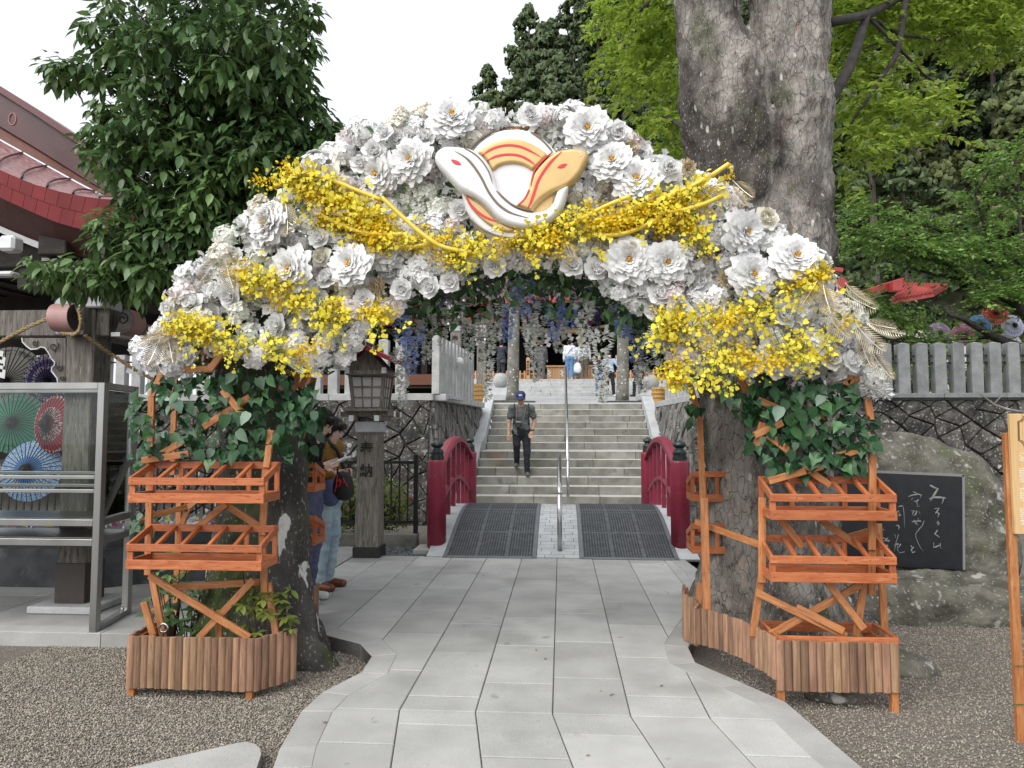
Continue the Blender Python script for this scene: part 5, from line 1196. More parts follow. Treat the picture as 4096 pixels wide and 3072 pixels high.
b = MB(); b.smooth = True
Q = lambda *p: [W(u, v, y) for u, v, y in p]
limbs = [(Q((3290, 420, 6.2), (3327, 386, 6.3), (3390, 285, 6.5), (3428, 190, 6.7), (3466, 60, 7.0), (3590, 0, 7.5), (3800, -80, 8.2), (4100, -150, 9)), .06, .03), (Q((3290, 95, 6.3), (3380, 78, 6.5), (3466, 58, 7.0)), .045, .04),
         (Q((3640, -60, 7.4), (3624, 0, 7.4), (3605, 127, 7.3), (3586, 222, 7.2), (3523, 316, 7.1), (3460, 411, 7.0), (3396, 506, 6.9), (3333, 570, 6.8)), .04, .007), (Q((3605, 160, 7.3), (3530, 165, 7.2), (3440, 200, 7.1)), .02, .006), (Q((3466, 60, 7.0), (3600, 140, 7.6), (3760, 160, 8.2), (4000, 60, 8.8)), .025, .008),
         (Q((2800, -150, 6.4), (2680, -60, 7.2), (2560, 40, 8.2), (2470, 160, 9)), .07, .015), (Q((2790, 560, 6.4), (2720, 500, 7), (2600, 430, 8), (2480, 370, 9)), .03, .008), (Q((3466, 60, 7.0), (3700, 300, 7.6), (3800, 380, 7.9)), .02, .006)]
for pts, r0, r1 in limbs: b.tube(pts, [r0+(r1-r0)*i/(len(pts)-1) for i in range(len(pts))], 7)
b.build('branches', K['branch'], zt)
tw = [(Q((3330, 20, 7.2), (3500, -20, 7.6), (3800, -30, 8.3), (4096, -20, 9)), 240), (Q((3350, 130, 7.4), (3600, 60, 8.0), (3850, 120, 8.6), (4110, 180, 9.2)), 230), (Q((3700, 140, 8.4), (3900, 60, 8.8), (4096, 90, 9.2)), 130), (Q((3460, 411, 7.0), (3620, 410, 7.5), (3790, 440, 7.9)), 56), (Q((3350, 480, 6.9), (3480, 460, 7.1), (3600, 500, 7.4), (3700, 520, 7.6)), 44), (Q((3330, 615, 6.7), (3420, 590, 6.9), (3530, 605, 7.1)), 26),
      (Q((3330, 280, 7.4), (3420, 230, 7.6), (3470, 330, 7.4)), 40), (Q((3480, 330, 7.6), (3560, 300, 7.6), (3600, 380, 7.6)), 26), (Q((2560, -60, 8.0), (2480, 40, 8.8), (2440, 100, 9.2)), 70), (Q((2700, 60, 7.4), (2620, 180, 8), (2520, 230, 8.6), (2440, 260, 9)), 80), (Q((2720, 320, 7.2), (2640, 330, 8), (2540, 300, 8.8), (2450, 330, 9.2)), 80), (Q((2750, 520, 7), (2680, 480, 7.6), (2600, 440, 8)), 40), (Q((2760, 620, 7.2), (2690, 590, 7.4), (2640, 560, 7.8)), 36), (Q((2700, -40, 7.4), (2640, 80, 7.6), (2600, 130, 8)), 50), (Q((3340, 860, 6.8), (3370, 690, 7), (3345, 760, 6.9)), 8), (Q((3330, -150, 7), (3700, -250, 8), (4100, -220, 9)), 120), (Q((2000, -300, 7), (2500, -260, 7), (2900, -350, 6.5)), 90)]
parts = []
for pts, cnt in tw:
    p, d = along(pts, cnt, .1); d = d*.5+RNG.normal(size=d.shape)*np.array([1, 1, .25]); d /= np.linalg.norm(d, axis=1, keepdims=True); parts.append(sprays(p, d, 20, .42, .085, .9, .28, .45))
Vv, Fs = merge(parts); link('crown', npmesh('crown', Vv-np.array(tuple(wloc(zt))), Fs, K['leaf_maple']), zt)
# ------------------------------------------------------------------ flower arch
AY = 4.38
arch = empty('flower_arch', (W(2055, 1500, AY).x, 4.9, GZ), 'wide timber arch covered in white and yellow artificial flowers over the path', 'arch')
AO = wloc(arch)
def face(d, roll=None):
    'euler that turns local +z to d'
    q = Vector(d).normalized().to_track_quat('Z', 'Y'); e = Matrix.Rotation(random.uniform(0, 6.283) if roll is None else roll, 3, 'Z')
    return (q.to_matrix() @ e).to_euler()
# --- flower shapes
def petal_pts(L, w, e0, e1, ruf, ph, ns=4, nt=5, base=.0, tipn=.08):
    rows = []; r, z = base, 0.0
    for i in range(ns+1):
        s = i/ns; e = e0+(e1-e0)*s
        if i: r += L/ns*math.cos(e); z += L/ns*math.sin(e)
        ww = w*(math.sin(min(1, .16+s*1.02)*math.pi*.56))**.8; row = []
        for j in range(nt):
            t = -1+2*j/(nt-1); rf = ruf*s*s*math.sin(t*6.5+ph)+ruf*.6*s*s*math.sin(t*13+ph*2)
            row.append((r-(.20*t*t*L*s if i == ns else .05*t*t*L*s)+ (tipn*L*math.sin(t*9+ph) if i == ns else 0), t*ww, z+rf+.22*w*t*t*(1-.5*s)))
        rows.append(row)
    return rows
def rosette(rings, ruf, seed):
    rnd = random.Random(seed); b = MB(); b.smooth = True
    for (n, L, w, e0, e1, base, z) in rings:
        a0 = rnd.uniform(0, 6.28)
        for k in range(n):
            a = a0+2*math.pi*k/n+rnd.uniform(-.14, .14); l = L*rnd.uniform(.88, 1.1); rows = petal_pts(l, w*rnd.uniform(.88, 1.12), e0+rnd.uniform(-.1, .1), e1+rnd.uniform(-.16, .16), ruf, rnd.uniform(0, 6), base=base)
            ca, sa = math.cos(a), math.sin(a); b.grid([[(x*ca-y*sa, x*sa+y*ca, zz+z) for x, y, zz in r] for r in rows])
    return b
def peony_mesh(R, seed): return rosette([(12, R*.94, R*.27, .22, -.12, R*.08, 0), (12, R*.88, R*.26, .36, .0, R*.07, R*.05), (11, R*.79, R*.25, .52, .1, R*.06, R*.09), (11, R*.68, R*.23, .7, .22, R*.06, R*.12), (10, R*.56, R*.2, .88, .4, R*.05, R*.15), (9, R*.44, R*.17, 1.05, .6, R*.05, R*.17), (7, R*.3, R*.12, 1.2, .9, R*.04, R*.18)], R*.055, seed).mesh('petals', K['p_white'])
def stamen_mesh(R, seed):
    rnd = random.Random(seed); b = MB()
    for k in range(46):
        a, r = rnd.uniform(0, 6.28), rnd.uniform(0, .11)*R; x, y = r*math.cos(a), r*math.sin(a); h = rnd.uniform(.24, .36)*R; b.box((x*1.4, y*1.4, h), (R*.035, R*.035, R*.09), Matrix.Rotation(rnd.uniform(0, 3), 3, 'Z')); 
    b.lathe([(R*.1, .1*R), (R*.12, .22*R), (R*.05, .3*R)], (0, 0, 0), 8); return b.mesh('stamens', K['stamen'])
PR_ = .158
peonies = [(peony_mesh(PR_, s), stamen_mesh(PR_, s)) for s in (1, 2, 3)]
def ranun(R, m, seed): return rosette([(7, R*.9, R*.42, .4, .3, R*.05, 0), (7, R*.75, R*.4, .8, .9, R*.05, R*.1), (7, R*.62, R*.34, 1.1, 1.35, R*.06, R*.12), (6, R*.5, R*.28, 1.3, 1.7, R*.05, R*.14), (5, R*.4, R*.2, 1.5, 2.0, R*.04, R*.14)], R*.04, seed).mesh('ranunculus', m)
def mum(R, m, seed): return rosette([(16, R*.95, R*.1, .3, .6, R*.05, 0), (16, R*.85, R*.1, .6, 1.0, R*.05, R*.1), (14, R*.7, R*.1, .9, 1.3, R*.05, R*.15), (12, R*.55, R*.09, 1.2, 1.7, R*.04, R*.2), (8, R*.4, R*.08, 1.4, 2.0, R*.03, R*.22)], R*.02, seed).mesh('chrysanthemum', m)
FL_V = [(0, 0, 0), (.55, .42, .10), (1.0, 0, .02), (.55, -.42, .10), (.55, 0, .0)]
def floret_t(n=4):
    vs, fs = [], []
    for k in range(n):
        a = 2*math.pi*k/n; b0 = len(vs); ca, sa = math.cos(a), math.sin(a)
        for x, y, z in FL_V: vs.append((x*ca-y*sa, x*sa+y*ca, z))
        fs += [(b0, b0+4, b0+1), (b0+1, b0+4, b0+2), (b0+4, b0+3, b0+2), (b0, b0+3, b0+4)]
    return vs, fs
F4 = floret_t(4); F5 = floret_t(5)
def hydrangea(R, m, n, fs, ell=(1, 1, .85), lim=-.2):
    d = RNG.normal(size=(n*3, 3)); d /= np.linalg.norm(d, axis=1, keepdims=True); d = d[d[:, 2] > lim][:n]; n = len(d)
    T = d*R*np.array(ell)*RNG.uniform(.82, 1.08, (n, 1)); up = d+RNG.normal(size=d.shape)*.3; Vv, Fs = stamp(*F4, frames(np.cross(up, RNG.normal(size=d.shape)), up), T, RNG.uniform(.8, 1.2, n)*fs)
    k = 10; core = [(R*.72*ell[0]*math.sin(t)*math.cos(p), R*.72*ell[1]*math.sin(t)*math.sin(p), R*.72*ell[2]*math.cos(t)) for t in (.01, .6, 1.2, 1.8, 2.4) for p in np.linspace(0, 6.283, k, endpoint=False)]
    cf = np.array([(i*k+j, i*k+(j+1) % k, (i+1)*k+(j+1) % k, (i+1)*k+j) for i in range(4) for j in range(k)]); Vv, Fs = merge([(Vv, Fs), (np.array(core), [cf])])
    return npmesh('hydrangea', Vv, Fs, m)
HY = {c: [hydrangea(.078, K['p_'+c], 80, .026), hydrangea(.07, K['p_'+c], 56, .033, (1.15, .9, .8)), hydrangea(.062, K['p_'+c], 36, .041, (.9, 1.2, .8))] for c in ('white', 'green', 'pink', 'cream', 'lilac')}
RA = [ranun(.085, K['p_white'], 5), ranun(.08, K['p_white'], 6), ranun(.085, K['p_cream'], 7)]; MU = [mum(.08, K['p_tan'], 8), mum(.075, K['p_tan'], 9)]
def put(name, me, p, d, s=1.0, roll=None, parent=None):
    return link(name, me, parent or arch, Vector(p)-AO, face(d, roll), s)
# --- outline of the flower mass in the arch's own plane
outer = [(560, 1480), (560, 1400), (620, 1290), (680, 1180), (760, 1080), (850, 990), (960, 880), (1080, 790), (1200, 700), (1300, 610), (1420, 530), (1540, 480), (1680, 450), (1780, 420), (1950, 450), (2150, 450), (2290, 430), (2430, 500), (2560, 570), (2700, 640), (2800, 700), (2900, 770), (2990, 850), (3090, 930), (3200, 990), (3300, 1070), (3370, 1180), (3440, 1290), (3480, 1400), (3500, 1540), (3350, 1470)]
innr = [(3150, 1490), (2950, 1480), (2780, 1480), (2700, 1400), (2620, 1290), (2500, 1200), (2380, 1130), (2250, 1080), (2050, 1060), (1900, 1090), (1780, 1150), (1640, 1200), (1530, 1260), (1430, 1340), (1380, 1440), (1250, 1440), (1050, 1430), (880, 1420), (740, 1450), (640, 1500)]
POLY = outer+innr
def in_em(u, v): return ((u-2055)/235)**2+((v-738)/250)**2 < 1 or ((u-1860)/130)**2+((v-690)/130)**2 < 1 or ((u-2250)/120)**2+((v-660)/95)**2 < 1
big = [(1808, 479), (1649, 643), (1520, 703), (1080, 897), (1174, 1076), (1408, 1061), (1547, 996), (1395, 935), (2348, 521), (2447, 651), (2544, 725), (2517, 1041), (2661, 1051), (2969, 934), (2998, 1104), (3177, 1037)]
med = [(1502, 613), (1840, 847), (1293, 1031), (2671, 678), (2377, 1081), (2422, 996), (1610, 1158), (1316, 1117), (2704, 1234), (2630, 1184), (3396, 1452), (3321, 1438), (686, 1239), (1060, 980), (3060, 880), (1240, 1240), (1700, 560), (1330, 700)]
tan = [(2512, 598), (2745, 673), (2810, 1006), (2893, 1119), (3286, 1090), (2640, 960), (1520, 1150)]
def fdir(u, v):
    'flowers lean outwards from the middle of the arch band'
    return (random.uniform(-.28, .28)+(u-2055)/3200, -1, random.uniform(-.18, .3)+max(0, (700-v))/900)
for i, (u, v) in enumerate(big):
    pm, sm = peonies[i % 3]; back = .06 if (u, v) in ((1547, 996), (1395, 935), (1520, 703)) else -.02
    o = put('peony', pm, W(u, v, AY-.06+back), fdir(u, v), random.uniform(.92, 1.04)); link('stamens', sm, o)
for i, (u, v) in enumerate(med): put('ranunculus', RA[i % 3], W(u, v, AY-.03), fdir(u, v), random.uniform(.9, 1.1))
for i, (u, v) in enumerate(tan): put('chrysanthemum', MU[i % 2], W(u, v, AY-.01), fdir(u, v), random.uniform(.9, 1.1))
rnd = random.Random(21); fill = []
taken = [(u, v, 92) for u, v in big]+[(u, v, 60) for u, v in med]+[(u, v, 55) for u, v in tan]
tries = 0
while len(fill) < 236 and tries < 60000:
    tries += 1; u, v = rnd.uniform(540, 3520), rnd.uniform(420, 1540)
    if not inside(u, v, POLY) or in_em(u, v): continue
    if any((u-a)**2+(v-c)**2 < (r*.62+rr)**2 for a, c, r, rr in [(a, c, r, 20) for a, c, r in taken]): continue
    if any((u-a)**2+(v-c)**2 < 56**2 for a, c in fill): continue
    fill.append((u, v))
def tint(u, v):
    k = mnoise.noise((u*.004, v*.005, 3.3)); q = rnd.random()
    if k > .34 and q < .6: return 'pink'
    if k < -.25 and q < .6: return 'green'
    return 'white' if q < .8 else ('cream' if q < .9 else ('pink' if q < .95 else 'lilac'))
for (u, v) in fill:
    p = W(u, v, AY+rnd.uniform(-.02, .10)); me = HY[tint(u, v)][rnd.randrange(3)]
    if rnd.random() < .24: put('ranunculus', RA[rnd.randrange(2)], p+V(0, -.03, 0), fdir(u, v), rnd.uniform(.85, 1.15)); continue
    put('hydrangea', me, p, fdir(u, v), rnd.uniform(.85, 1.2))
# rest of the band: flowers round the top, the underside and the back, joined (too small to pick apart)
def band(n, ylo, yhi, sc):
    out = []
    while len(out) < n:
        u, v = rnd.uniform(540, 3520), rnd.uniform(420, 1540)
        yy = rnd.uniform(ylo, yhi)
        if yy > AY+.3 and 1200 < u < 1740 and v > 1100+(1740-u)*.25: continue
        if inside(u, v, POLY): p = W(u, v, AY); out.append((p.x, yy, p.z+rnd.uniform(-.02, .02)))
    return np.array(out)
T = band(3000, AY+.02, AY+.12, 1); n = len(T); T = T[[not in_em(*_px) for _px in [(0, 0)]*n]] if False else T
d = RNG.normal(size=(n, 3))*.5+np.array([0, -1, .25]); Vv, Fs = stamp(*F5, frames(np.cross(d, RNG.normal(size=d.shape)), d), T, RNG.uniform(.022, .036, n)); o = link('small_florets', npmesh('small_florets', Vv-np.array(tuple(AO)), Fs, K['p_white']), arch); tag(o, kind='stuff')
T = band(500, AY+.02, AY+.12, 1); n = len(T); d = RNG.normal(size=(n, 3))*.5+np.array([0, -1, .25]); Vv, Fs = stamp(*F5, frames(np.cross(d, RNG.normal(size=d.shape)), d), T, RNG.uniform(.014, .026, n)); o = link('small_florets', npmesh('small_florets', Vv-np.array(tuple(AO)), Fs, K['p_pink']), arch); tag(o, kind='stuff')
# back half of the band
T = band(5200, AY+.75, AY+1.0, 1); n = len(T); d = RNG.normal(size=(n, 3)); Vv, Fs = stamp(*F5, frames(np.cross(d, RNG.normal(size=d.shape)), d), T, RNG.uniform(.022, .036, n)); o = link('rear_florets', npmesh('rear_florets', Vv-np.array(tuple(AO)), Fs, K['p_white']), arch); tag(o, kind='stuff')
po = [W(u, v, AY) for u, v in outer]; pi_ = [W(u, v, AY) for u, v in innr]
p, dd = along(po, 2600, .025); p[:, 1] = RNG.uniform(AY, AY+1.0, len(p)); d = RNG.normal(size=p.shape)+np.array([0, 0, .8]); Vv, Fs = stamp(*F5, frames(np.cross(d, RNG.normal(size=d.shape)), d), p, RNG.uniform(.02, .034, len(p))); o = link('rim_florets', npmesh('rim_florets', Vv-np.array(tuple(AO)), Fs, K['p_white']), arch); tag(o, kind='stuff')
# edge clusters that break up the outline
p, dd = along(po, 46, .02)
for q in p: q[1] = AY+rnd.uniform(.02, .3); put('edge_cluster', HY[['white', 'white', 'green', 'pink'][rnd.randrange(4)]][rnd.randrange(3)], q, (q[0]-AO.x, -1.2, q[2]-2.2), rnd.uniform(.8, 1.15))
# leaves filling the band between front and back
T = band(5200, AY+.08, AY+.95, 1); n = len(T); X = RNG.normal(size=(n, 3)); U = RNG.normal(size=(n, 3))+np.array([0, -.6, .4])
Vv, Fs = stamp(LEAF_V, LEAF_F, frames(X, U), T, RNG.uniform(.05, .11, n)); o = link('leaf_filling', npmesh('leaf_filling', Vv-np.array(tuple(AO)), Fs, K['leaf_wist']), arch); tag(o, kind='stuff')
# leaf sprigs that poke out between the blossoms
T = band(420, AY-.05, AY+.03, 1); n = len(T); X = RNG.normal(size=(n, 3)); U = RNG.normal(size=(n, 3))*.5+np.array([0, -1, .3])
Vv, Fs = stamp(LEAF_V, LEAF_F, frames(X, U), T, RNG.uniform(.03, .065, n)); o = link('leaf_sprigs', npmesh('leaf_sprigs', Vv-np.array(tuple(AO)), Fs, K['leaf_wist']), arch); tag(o, kind='stuff')

# --- yellow orchid sprays
LIP = [(0, 0, 0), (.35, .38, .06), (.78, .55, -.02), (1.0, .26, -.06), (.9, 0, .0), (1.0, -.26, -.06), (.78, -.55, -.02), (.35, -.38, .06), (-.28, .3, 0), (-.42, .05, .05), (-.28, -.3, 0)]
LIPF = [(0, 1, 4), (1, 2, 3, 4), (0, 4, 7), (7, 4, 5, 6), (0, 9, 8), (0, 10, 9)]
def oncidium(L, n, seed, fs=.027):
    r2 = np.random.default_rng(seed); t = r2.uniform(.08, 1, n); x = t*L; z = -.35*L*t*t
    sp = (1.1-t*.55)*.065; T = np.stack([x, r2.normal(size=n)*sp, z+r2.normal(size=n)*sp], 1)
    up = np.array([0, 1.0, 0])+r2.normal(size=(n, 3))*.45; X = r2.normal(size=(n, 3))*.6+np.array([.2, 0, -1.0])
    V1, F1 = stamp(LIP, LIPF, frames(X, up), T, r2.uniform(.7, 1.25, n)*fs)
    b = MB(); ts = np.linspace(0, 1, 7); b.tube([(q*L, 0, -.35*L*q*q) for q in ts], .0025, 4, False)
    for k in range(n): b.tube([(x[k]*.93, 0, -.35*L*(t[k]*.93)**2), tuple(T[k])], .0012, 3, False)
    o = npmesh('orchid_spray', V1, F1, [K['p_yellow'], K['stem']]); bm = bmesh.new(); bm.from_mesh(o); sm = b.mesh('s', K['stem']); nf = len(bm.faces); bm.from_mesh(sm); bm.faces.ensure_lookup_table()
    for f in bm.faces[nf:]: f.material_index = 1
    bm.to_mesh(o); bm.free(); return o
def filler(L, n, seed):
    r2 = np.random.default_rng(seed); t = r2.uniform(.0, 1, n); T = np.stack([t*L, r2.normal(size=n)*.024, -.3*L*t*t+r2.normal(size=n)*.028], 1); d = r2.normal(size=(n, 3))+np.array([0, .5, .2])
    Vv, Fs = stamp(*F5, frames(np.cross(d, r2.normal(size=d.shape)), d), T, r2.uniform(.007, .013, n)); return Vv, Fs
ON = [oncidium(.26, 22, 1), oncidium(.22, 18, 2), oncidium(.30, 24, 3)]; FI = [filler(.2, 90, 4), filler(.17, 80, 5)]
def spray_at(name, me, p, ang, s=1.0):
    'local x runs along the spray in the picture plane, local y faces the viewer'
    o = link(name, me, arch, Vector(p)-AO, None, s); x = Vector((math.cos(ang), random.uniform(-.25, .1), math.sin(ang))).normalized(); y = Vector((random.uniform(-.2, .2), -1, 0)); y = (y-x*x.dot(y)).normalized(); z = x.cross(y)
    if z.z < 0: pass
    o.rotation_euler = Matrix((x, y, z)).transposed().to_euler(); return o
bands = [([(1090, 720), (1250, 770), (1400, 860), (1560, 950), (1700, 1010), (1920, 1030)], 24, 34, 45), ([(1990, 1000), (2200, 965), (2300, 915), (2500, 880), (2700, 840), (2920, 750)], 20, 32, 33), ([(1290, 850), (1420, 900), (1560, 960)], 7, 12, 60), ([(2450, 900), (2620, 880), (2760, 850)], 7, 12, 40),
         ([(930, 1090), (1050, 1150), (1200, 1230), (1390, 1330)], 14, 10, 45), ([(680, 1330), (850, 1370), (1050, 1400), (1280, 1430)], 16, 8, 40), ([(1480, 1250), (1540, 1280)], 2, 4, 15),
         ([(3270, 1110), (3100, 1180), (2950, 1240), (2800, 1260), (2660, 1300)], 14, 12, 45), ([(3380, 1310), (3200, 1390), (3000, 1440), (2800, 1440)], 14, 10, 45), ([(2640, 1290), (2700, 1330)], 3, 3, 25), ([(2760, 850), (2750, 990)], 3, 2, 15), ([(2690, 1480), (2690, 1540)], 2, 4, 15)]
FP = []
for pl, n1, n2, jit in bands:
    pp = np.array([(*p, 0) for p in pl], float)
    for (cnt, kind) in ((n1, 0), (n2, 1)):
        q, dr = along(pp, cnt, 1.0)
        for (u, v, _), dv in zip(q, dr):
            u += rnd.uniform(-1, 1)*jit*.6; v += rnd.uniform(-1, 1)*jit; a = math.atan2(-dv[1], dv[0])
            if a > math.pi/2: a -= math.pi
            if rnd.random() < .35: a = rnd.uniform(-2.4, -.7)
            if v > 1350 and rnd.random() < .5: a = rnd.uniform(-2.2, -.9)
            c = W(u, v, AY-.11+rnd.uniform(-.03, .03)); L_ = .12; c = c-V(math.cos(a)*L_, 0, math.sin(a)*L_)
            if kind == 0: spray_at('orchid_spray', ON[rnd.randrange(3)], c, a, rnd.uniform(.8, 1.15)); continue
            x = np.array([math.cos(a), rnd.uniform(-.25, .1), math.sin(a)]); x /= np.linalg.norm(x); y = np.array([0, -1.0, 0]); y -= x*(x@y); y /= np.linalg.norm(y); z = np.cross(x, y)
            Vv, Fs = FI[rnd.randrange(2)]; FP.append((Vv @ np.stack([x, y, z]) + np.array(tuple(c-AO)), Fs))
Vv, Fs = merge(FP); tag(link('yellow_filler', npmesh('yellow_filler', Vv, Fs, K['p_yellow2']), arch), kind='stuff')
# --- champagne palm leaves
def palm(L, seed):
    r2 = random.Random(seed); b = MB(); n = 15; P = lambda t: Vector((t*L, 0, -.32*L*t*t)); b.tube([P(t) for t in np.linspace(0, 1, 7)], .003, 5)
    for k in range(n):
        t = .1+.88*k/(n-1); l = L*(.42*math.sin(math.pi*(.18+.78*t))**.8)
        for sd in (-1, 1):
            p = P(t); dr = Vector((.75, sd*.85, -.12)).normalized(); tip = p+dr*l+V(0, 0, -.12*l); w = Vector((dr.y*-sd, dr.x*sd, 0))*.034*L
            m = p+dr*l*.5+V(0, 0, .02*l); b.add([p, m+w*.5, tip, m-w*.5, m+V(0, 0, .006)], [(0, 4, 1), (1, 4, 2), (4, 3, 2), (0, 3, 4)])
    return b.mesh('palm_leaf', K['goldleaf'])
PA = [palm(.24, 1), palm(.21, 2)]
for (u, v, a, s) in [(1110, 790, -1.9, .9), (1140, 800, -1.35, 1.0), (1230, 800, -.8, .7), (880, 1030, -2.2, .9), (900, 1040, -1.3, 1.0), (850, 1100, -2.6, .7), (660, 1300, -2.3, .9), (655, 1310, -1.8, 1.05), (670, 1340, -1.35, .9), (700, 1330, -2.7, .7), (2910, 730, -1.2, .95), (2930, 720, -.9, .8), (3270, 1120, -2.1, .9), (3290, 1130, -1.5, 1.05), (3360, 1160, -.7, .9), (3380, 1130, -1.1, .9), (3420, 1290, -1.1, .95), (3450, 1270, -.7, .9), (3440, 1330, -1.6, .95), (3460, 1290, -.3, .75), (3480, 1390, -1.25, 1.0), (3300, 1240, -1.2, .9), (2260, 960, -1.3, .6), (2650, 840, -.3, .5), (1300, 830, -.5, .7), (2480, 960, -.6, .5)]:
    o = spray_at('palm_leaf', PA[rnd.randrange(2)], W(u, v, AY-.13), a, s)
    o.rotation_euler.rotate_axis('X', rnd.uniform(.9, 1.9))
# --- yellow painted hoops
def hose(pts, y=AY-.14, r=.0135):
    P = np.array(pts, float); n = len(P); out = []
    for i in range(n-1):
        p0, p1, p2, p3 = P[max(i-1, 0)], P[i], P[i+1], P[min(i+2, n-1)]
        for t in np.linspace(0, 1, 5)[:4 if i < n-2 else 5]: out.append(.5*((2*p1)+(-p0+p2)*t+(2*p0-5*p1+4*p2-p3)*t*t+(-p0+3*p1-3*p2+p3)*t**3))
    b = MB(); b.smooth = True; b.tube([W(u, v, y) for u, v in out], r, 10, True); b.build('painted_hoop', K['hose'], arch)
z2 = lambda l: [(1000+x*.4973, 300+y*.4973) for x, y in l]; z3 = lambda l: [(1900+x*.4973, 300+y*.4973) for x, y in l]
hose(z2([(330, 815), (400, 800), (520, 805), (680, 855), (850, 925), (1060, 1005)])); hose(z2([(1060, 985), (1160, 1080), (1270, 1180), (1400, 1290), (1560, 1385), (1780, 1425)]), AY-.16); hose(z2([(560, 1120), (700, 1190), (900, 1265), (1100, 1288), (1230, 1275)])); hose(z2([(980, 1180), (1030, 1270), (1120, 1340), (1250, 1380), (1400, 1368), (1620, 1290)]), AY-.12); hose(z2([(195, 890), (260, 880), (340, 868)]), AY-.1)
hose(z3([(720, 1235), (850, 1160), (1050, 1055), (1250, 975)])); hose(z3([(1460, 1010), (1660, 930), (1850, 840), (2040, 715)]), AY-.16); hose(z3([(1180, 1035), (1300, 1070), (1400, 1085), (1500, 1080)]), AY-.11); hose(z3([(1470, 1118), (1650, 1092), (1850, 1035), (2010, 960)]), AY-.15); hose(z3([(950, 1290), (1150, 1285), (1330, 1230), (1500, 1140)]))
# --- hanging wisteria
WI_V = [(0, 0, 0), (.5, .42, .18), (1, .0, .25), (.5, -.42, .18), (.3, 0, -.28), (.85, .18, -.22), (.85, -.18, -.22)]; WI_F = [(0, 2, 1), (0, 3, 2), (0, 5, 4), (0, 4, 6)]
def wisteria(u, v0, v1, y, m, wd=1.0):
    a, c = W(u, v0, y), W(u+rnd.uniform(-8, 8), v1, y); L = (a-c).length; n = max(60, int(L*380)); t = RNG.uniform(0, 1, n)**.85; r = (.042*(1-t)+.012)*wd*RNG.uniform(.5, 1, n); an = RNG.uniform(0, 6.283, n)
    T = np.array(tuple(a))+(np.array(tuple(c))-np.array(tuple(a)))*t[:, None]; X = np.stack([np.cos(an), np.sin(an), RNG.normal(size=n)*.3], 1); T += X*r[:, None]; U = np.array([0, 0, 1.0])+RNG.normal(size=(n, 3))*.4
    V1, F1 = stamp(WI_V, WI_F, frames(X, U), T, RNG.uniform(.03, .05, n)*(1.1-.45*t))
    k = max(6, n//6); t2 = RNG.uniform(.1, 1, k); T2 = np.array(tuple(a))+(np.array(tuple(c))-np.array(tuple(a)))*t2[:, None]; X2 = RNG.normal(size=(k, 3)); X2[:, 2] -= .6
    me = npmesh('wisteria_strand', V1-np.array(tuple(AO)), F1, K[m]); o = link('wisteria_strand', me, arch)
    V2, F2 = stamp(LEAF4_V, LEAF4_F, frames(X2, RNG.normal(size=(k, 3))), T2, RNG.uniform(.015, .035, k)); link('leaflets', npmesh('leaflets', V2-np.array(tuple(AO)), F2, K['leaf_wist']), o)
for (u, v0, v1) in [(1711, 1180, 1455), (1763, 1240, 1380), (1880, 1270, 1430), (1947, 1300, 1600), (1985, 1210, 1365), (2120, 1200, 1420), (2150, 1280, 1525), (2235, 1270, 1410), (2338, 1200, 1440), (2403, 1320, 1610), (2570, 1430, 1570), (1606, 1410, 1630), (2060, 1130, 1240), (1820, 1170, 1300), (2450, 1160, 1290), (1650, 1260, 1400)]: wisteria(u, v0, v1, AY+rnd.uniform(.1, .75), 'p_wist')
for (u, v0, v1) in [(2028, 1180, 1365), (2218, 1190, 1370), (2278, 1200, 1320), (1660, 1310, 1420), (2545, 1310, 1440), (2490, 1240, 1350), (1610, 1260, 1390), (1640, 1420, 1500), (1760, 1110, 1230), (2100, 1120, 1260), (2580, 1340, 1420)]: wisteria(u, v0, v1, AY+rnd.uniform(.1, .75), 'p_blue', 1.15)
for (u, v0, v1) in [(1600, 1180, 1290), (2150, 1130, 1250), (2380, 1180, 1340), (1940, 1080, 1180), (2300, 1090, 1180), (1800, 1120, 1200)]: wisteria(u, v0, v1, AY+rnd.uniform(.1, .75), 'p_purple', 1.15)
for (u, v0, v1, m) in [(2700, 1330, 1500, 'p_white'), (2640, 1330, 1430, 'p_white'), (1380, 1330, 1420, 'p_white'), (3520, 1560, 1590, 'p_white'), (3480, 1530, 1580, 'p_white')]: wisteria(u, v0, v1, AY+.02, m, 1.5)
# leaves round the wisteria and under the arch
pts = []
while len(pts) < 900:
    u, v = rnd.uniform(1480, 2760), rnd.uniform(1040, 1420); h = 1080+((u-2080)/620)**2*230
    if v < h-40 or v > h+rnd.uniform(20, 190) or (u < 1640 and v > 1260): continue
    p = W(u, v, AY+rnd.uniform(.06, .95)); pts.append(tuple(p))
T = np.array(pts); n = len(T); X = RNG.normal(size=(n, 3)); X[:, 2] -= .8; U = RNG.normal(size=(n, 3))*.6+np.array([0, -1, .4])
Vv, Fs = stamp(LEAF_V, LEAF_F, frames(X, U), T, RNG.uniform(.05, .10, n)); o = link('hanging_leaves', npmesh('hanging_leaves', Vv-np.array(tuple(AO)), Fs, K['leaf_wist']), arch); tag(o, kind='stuff')
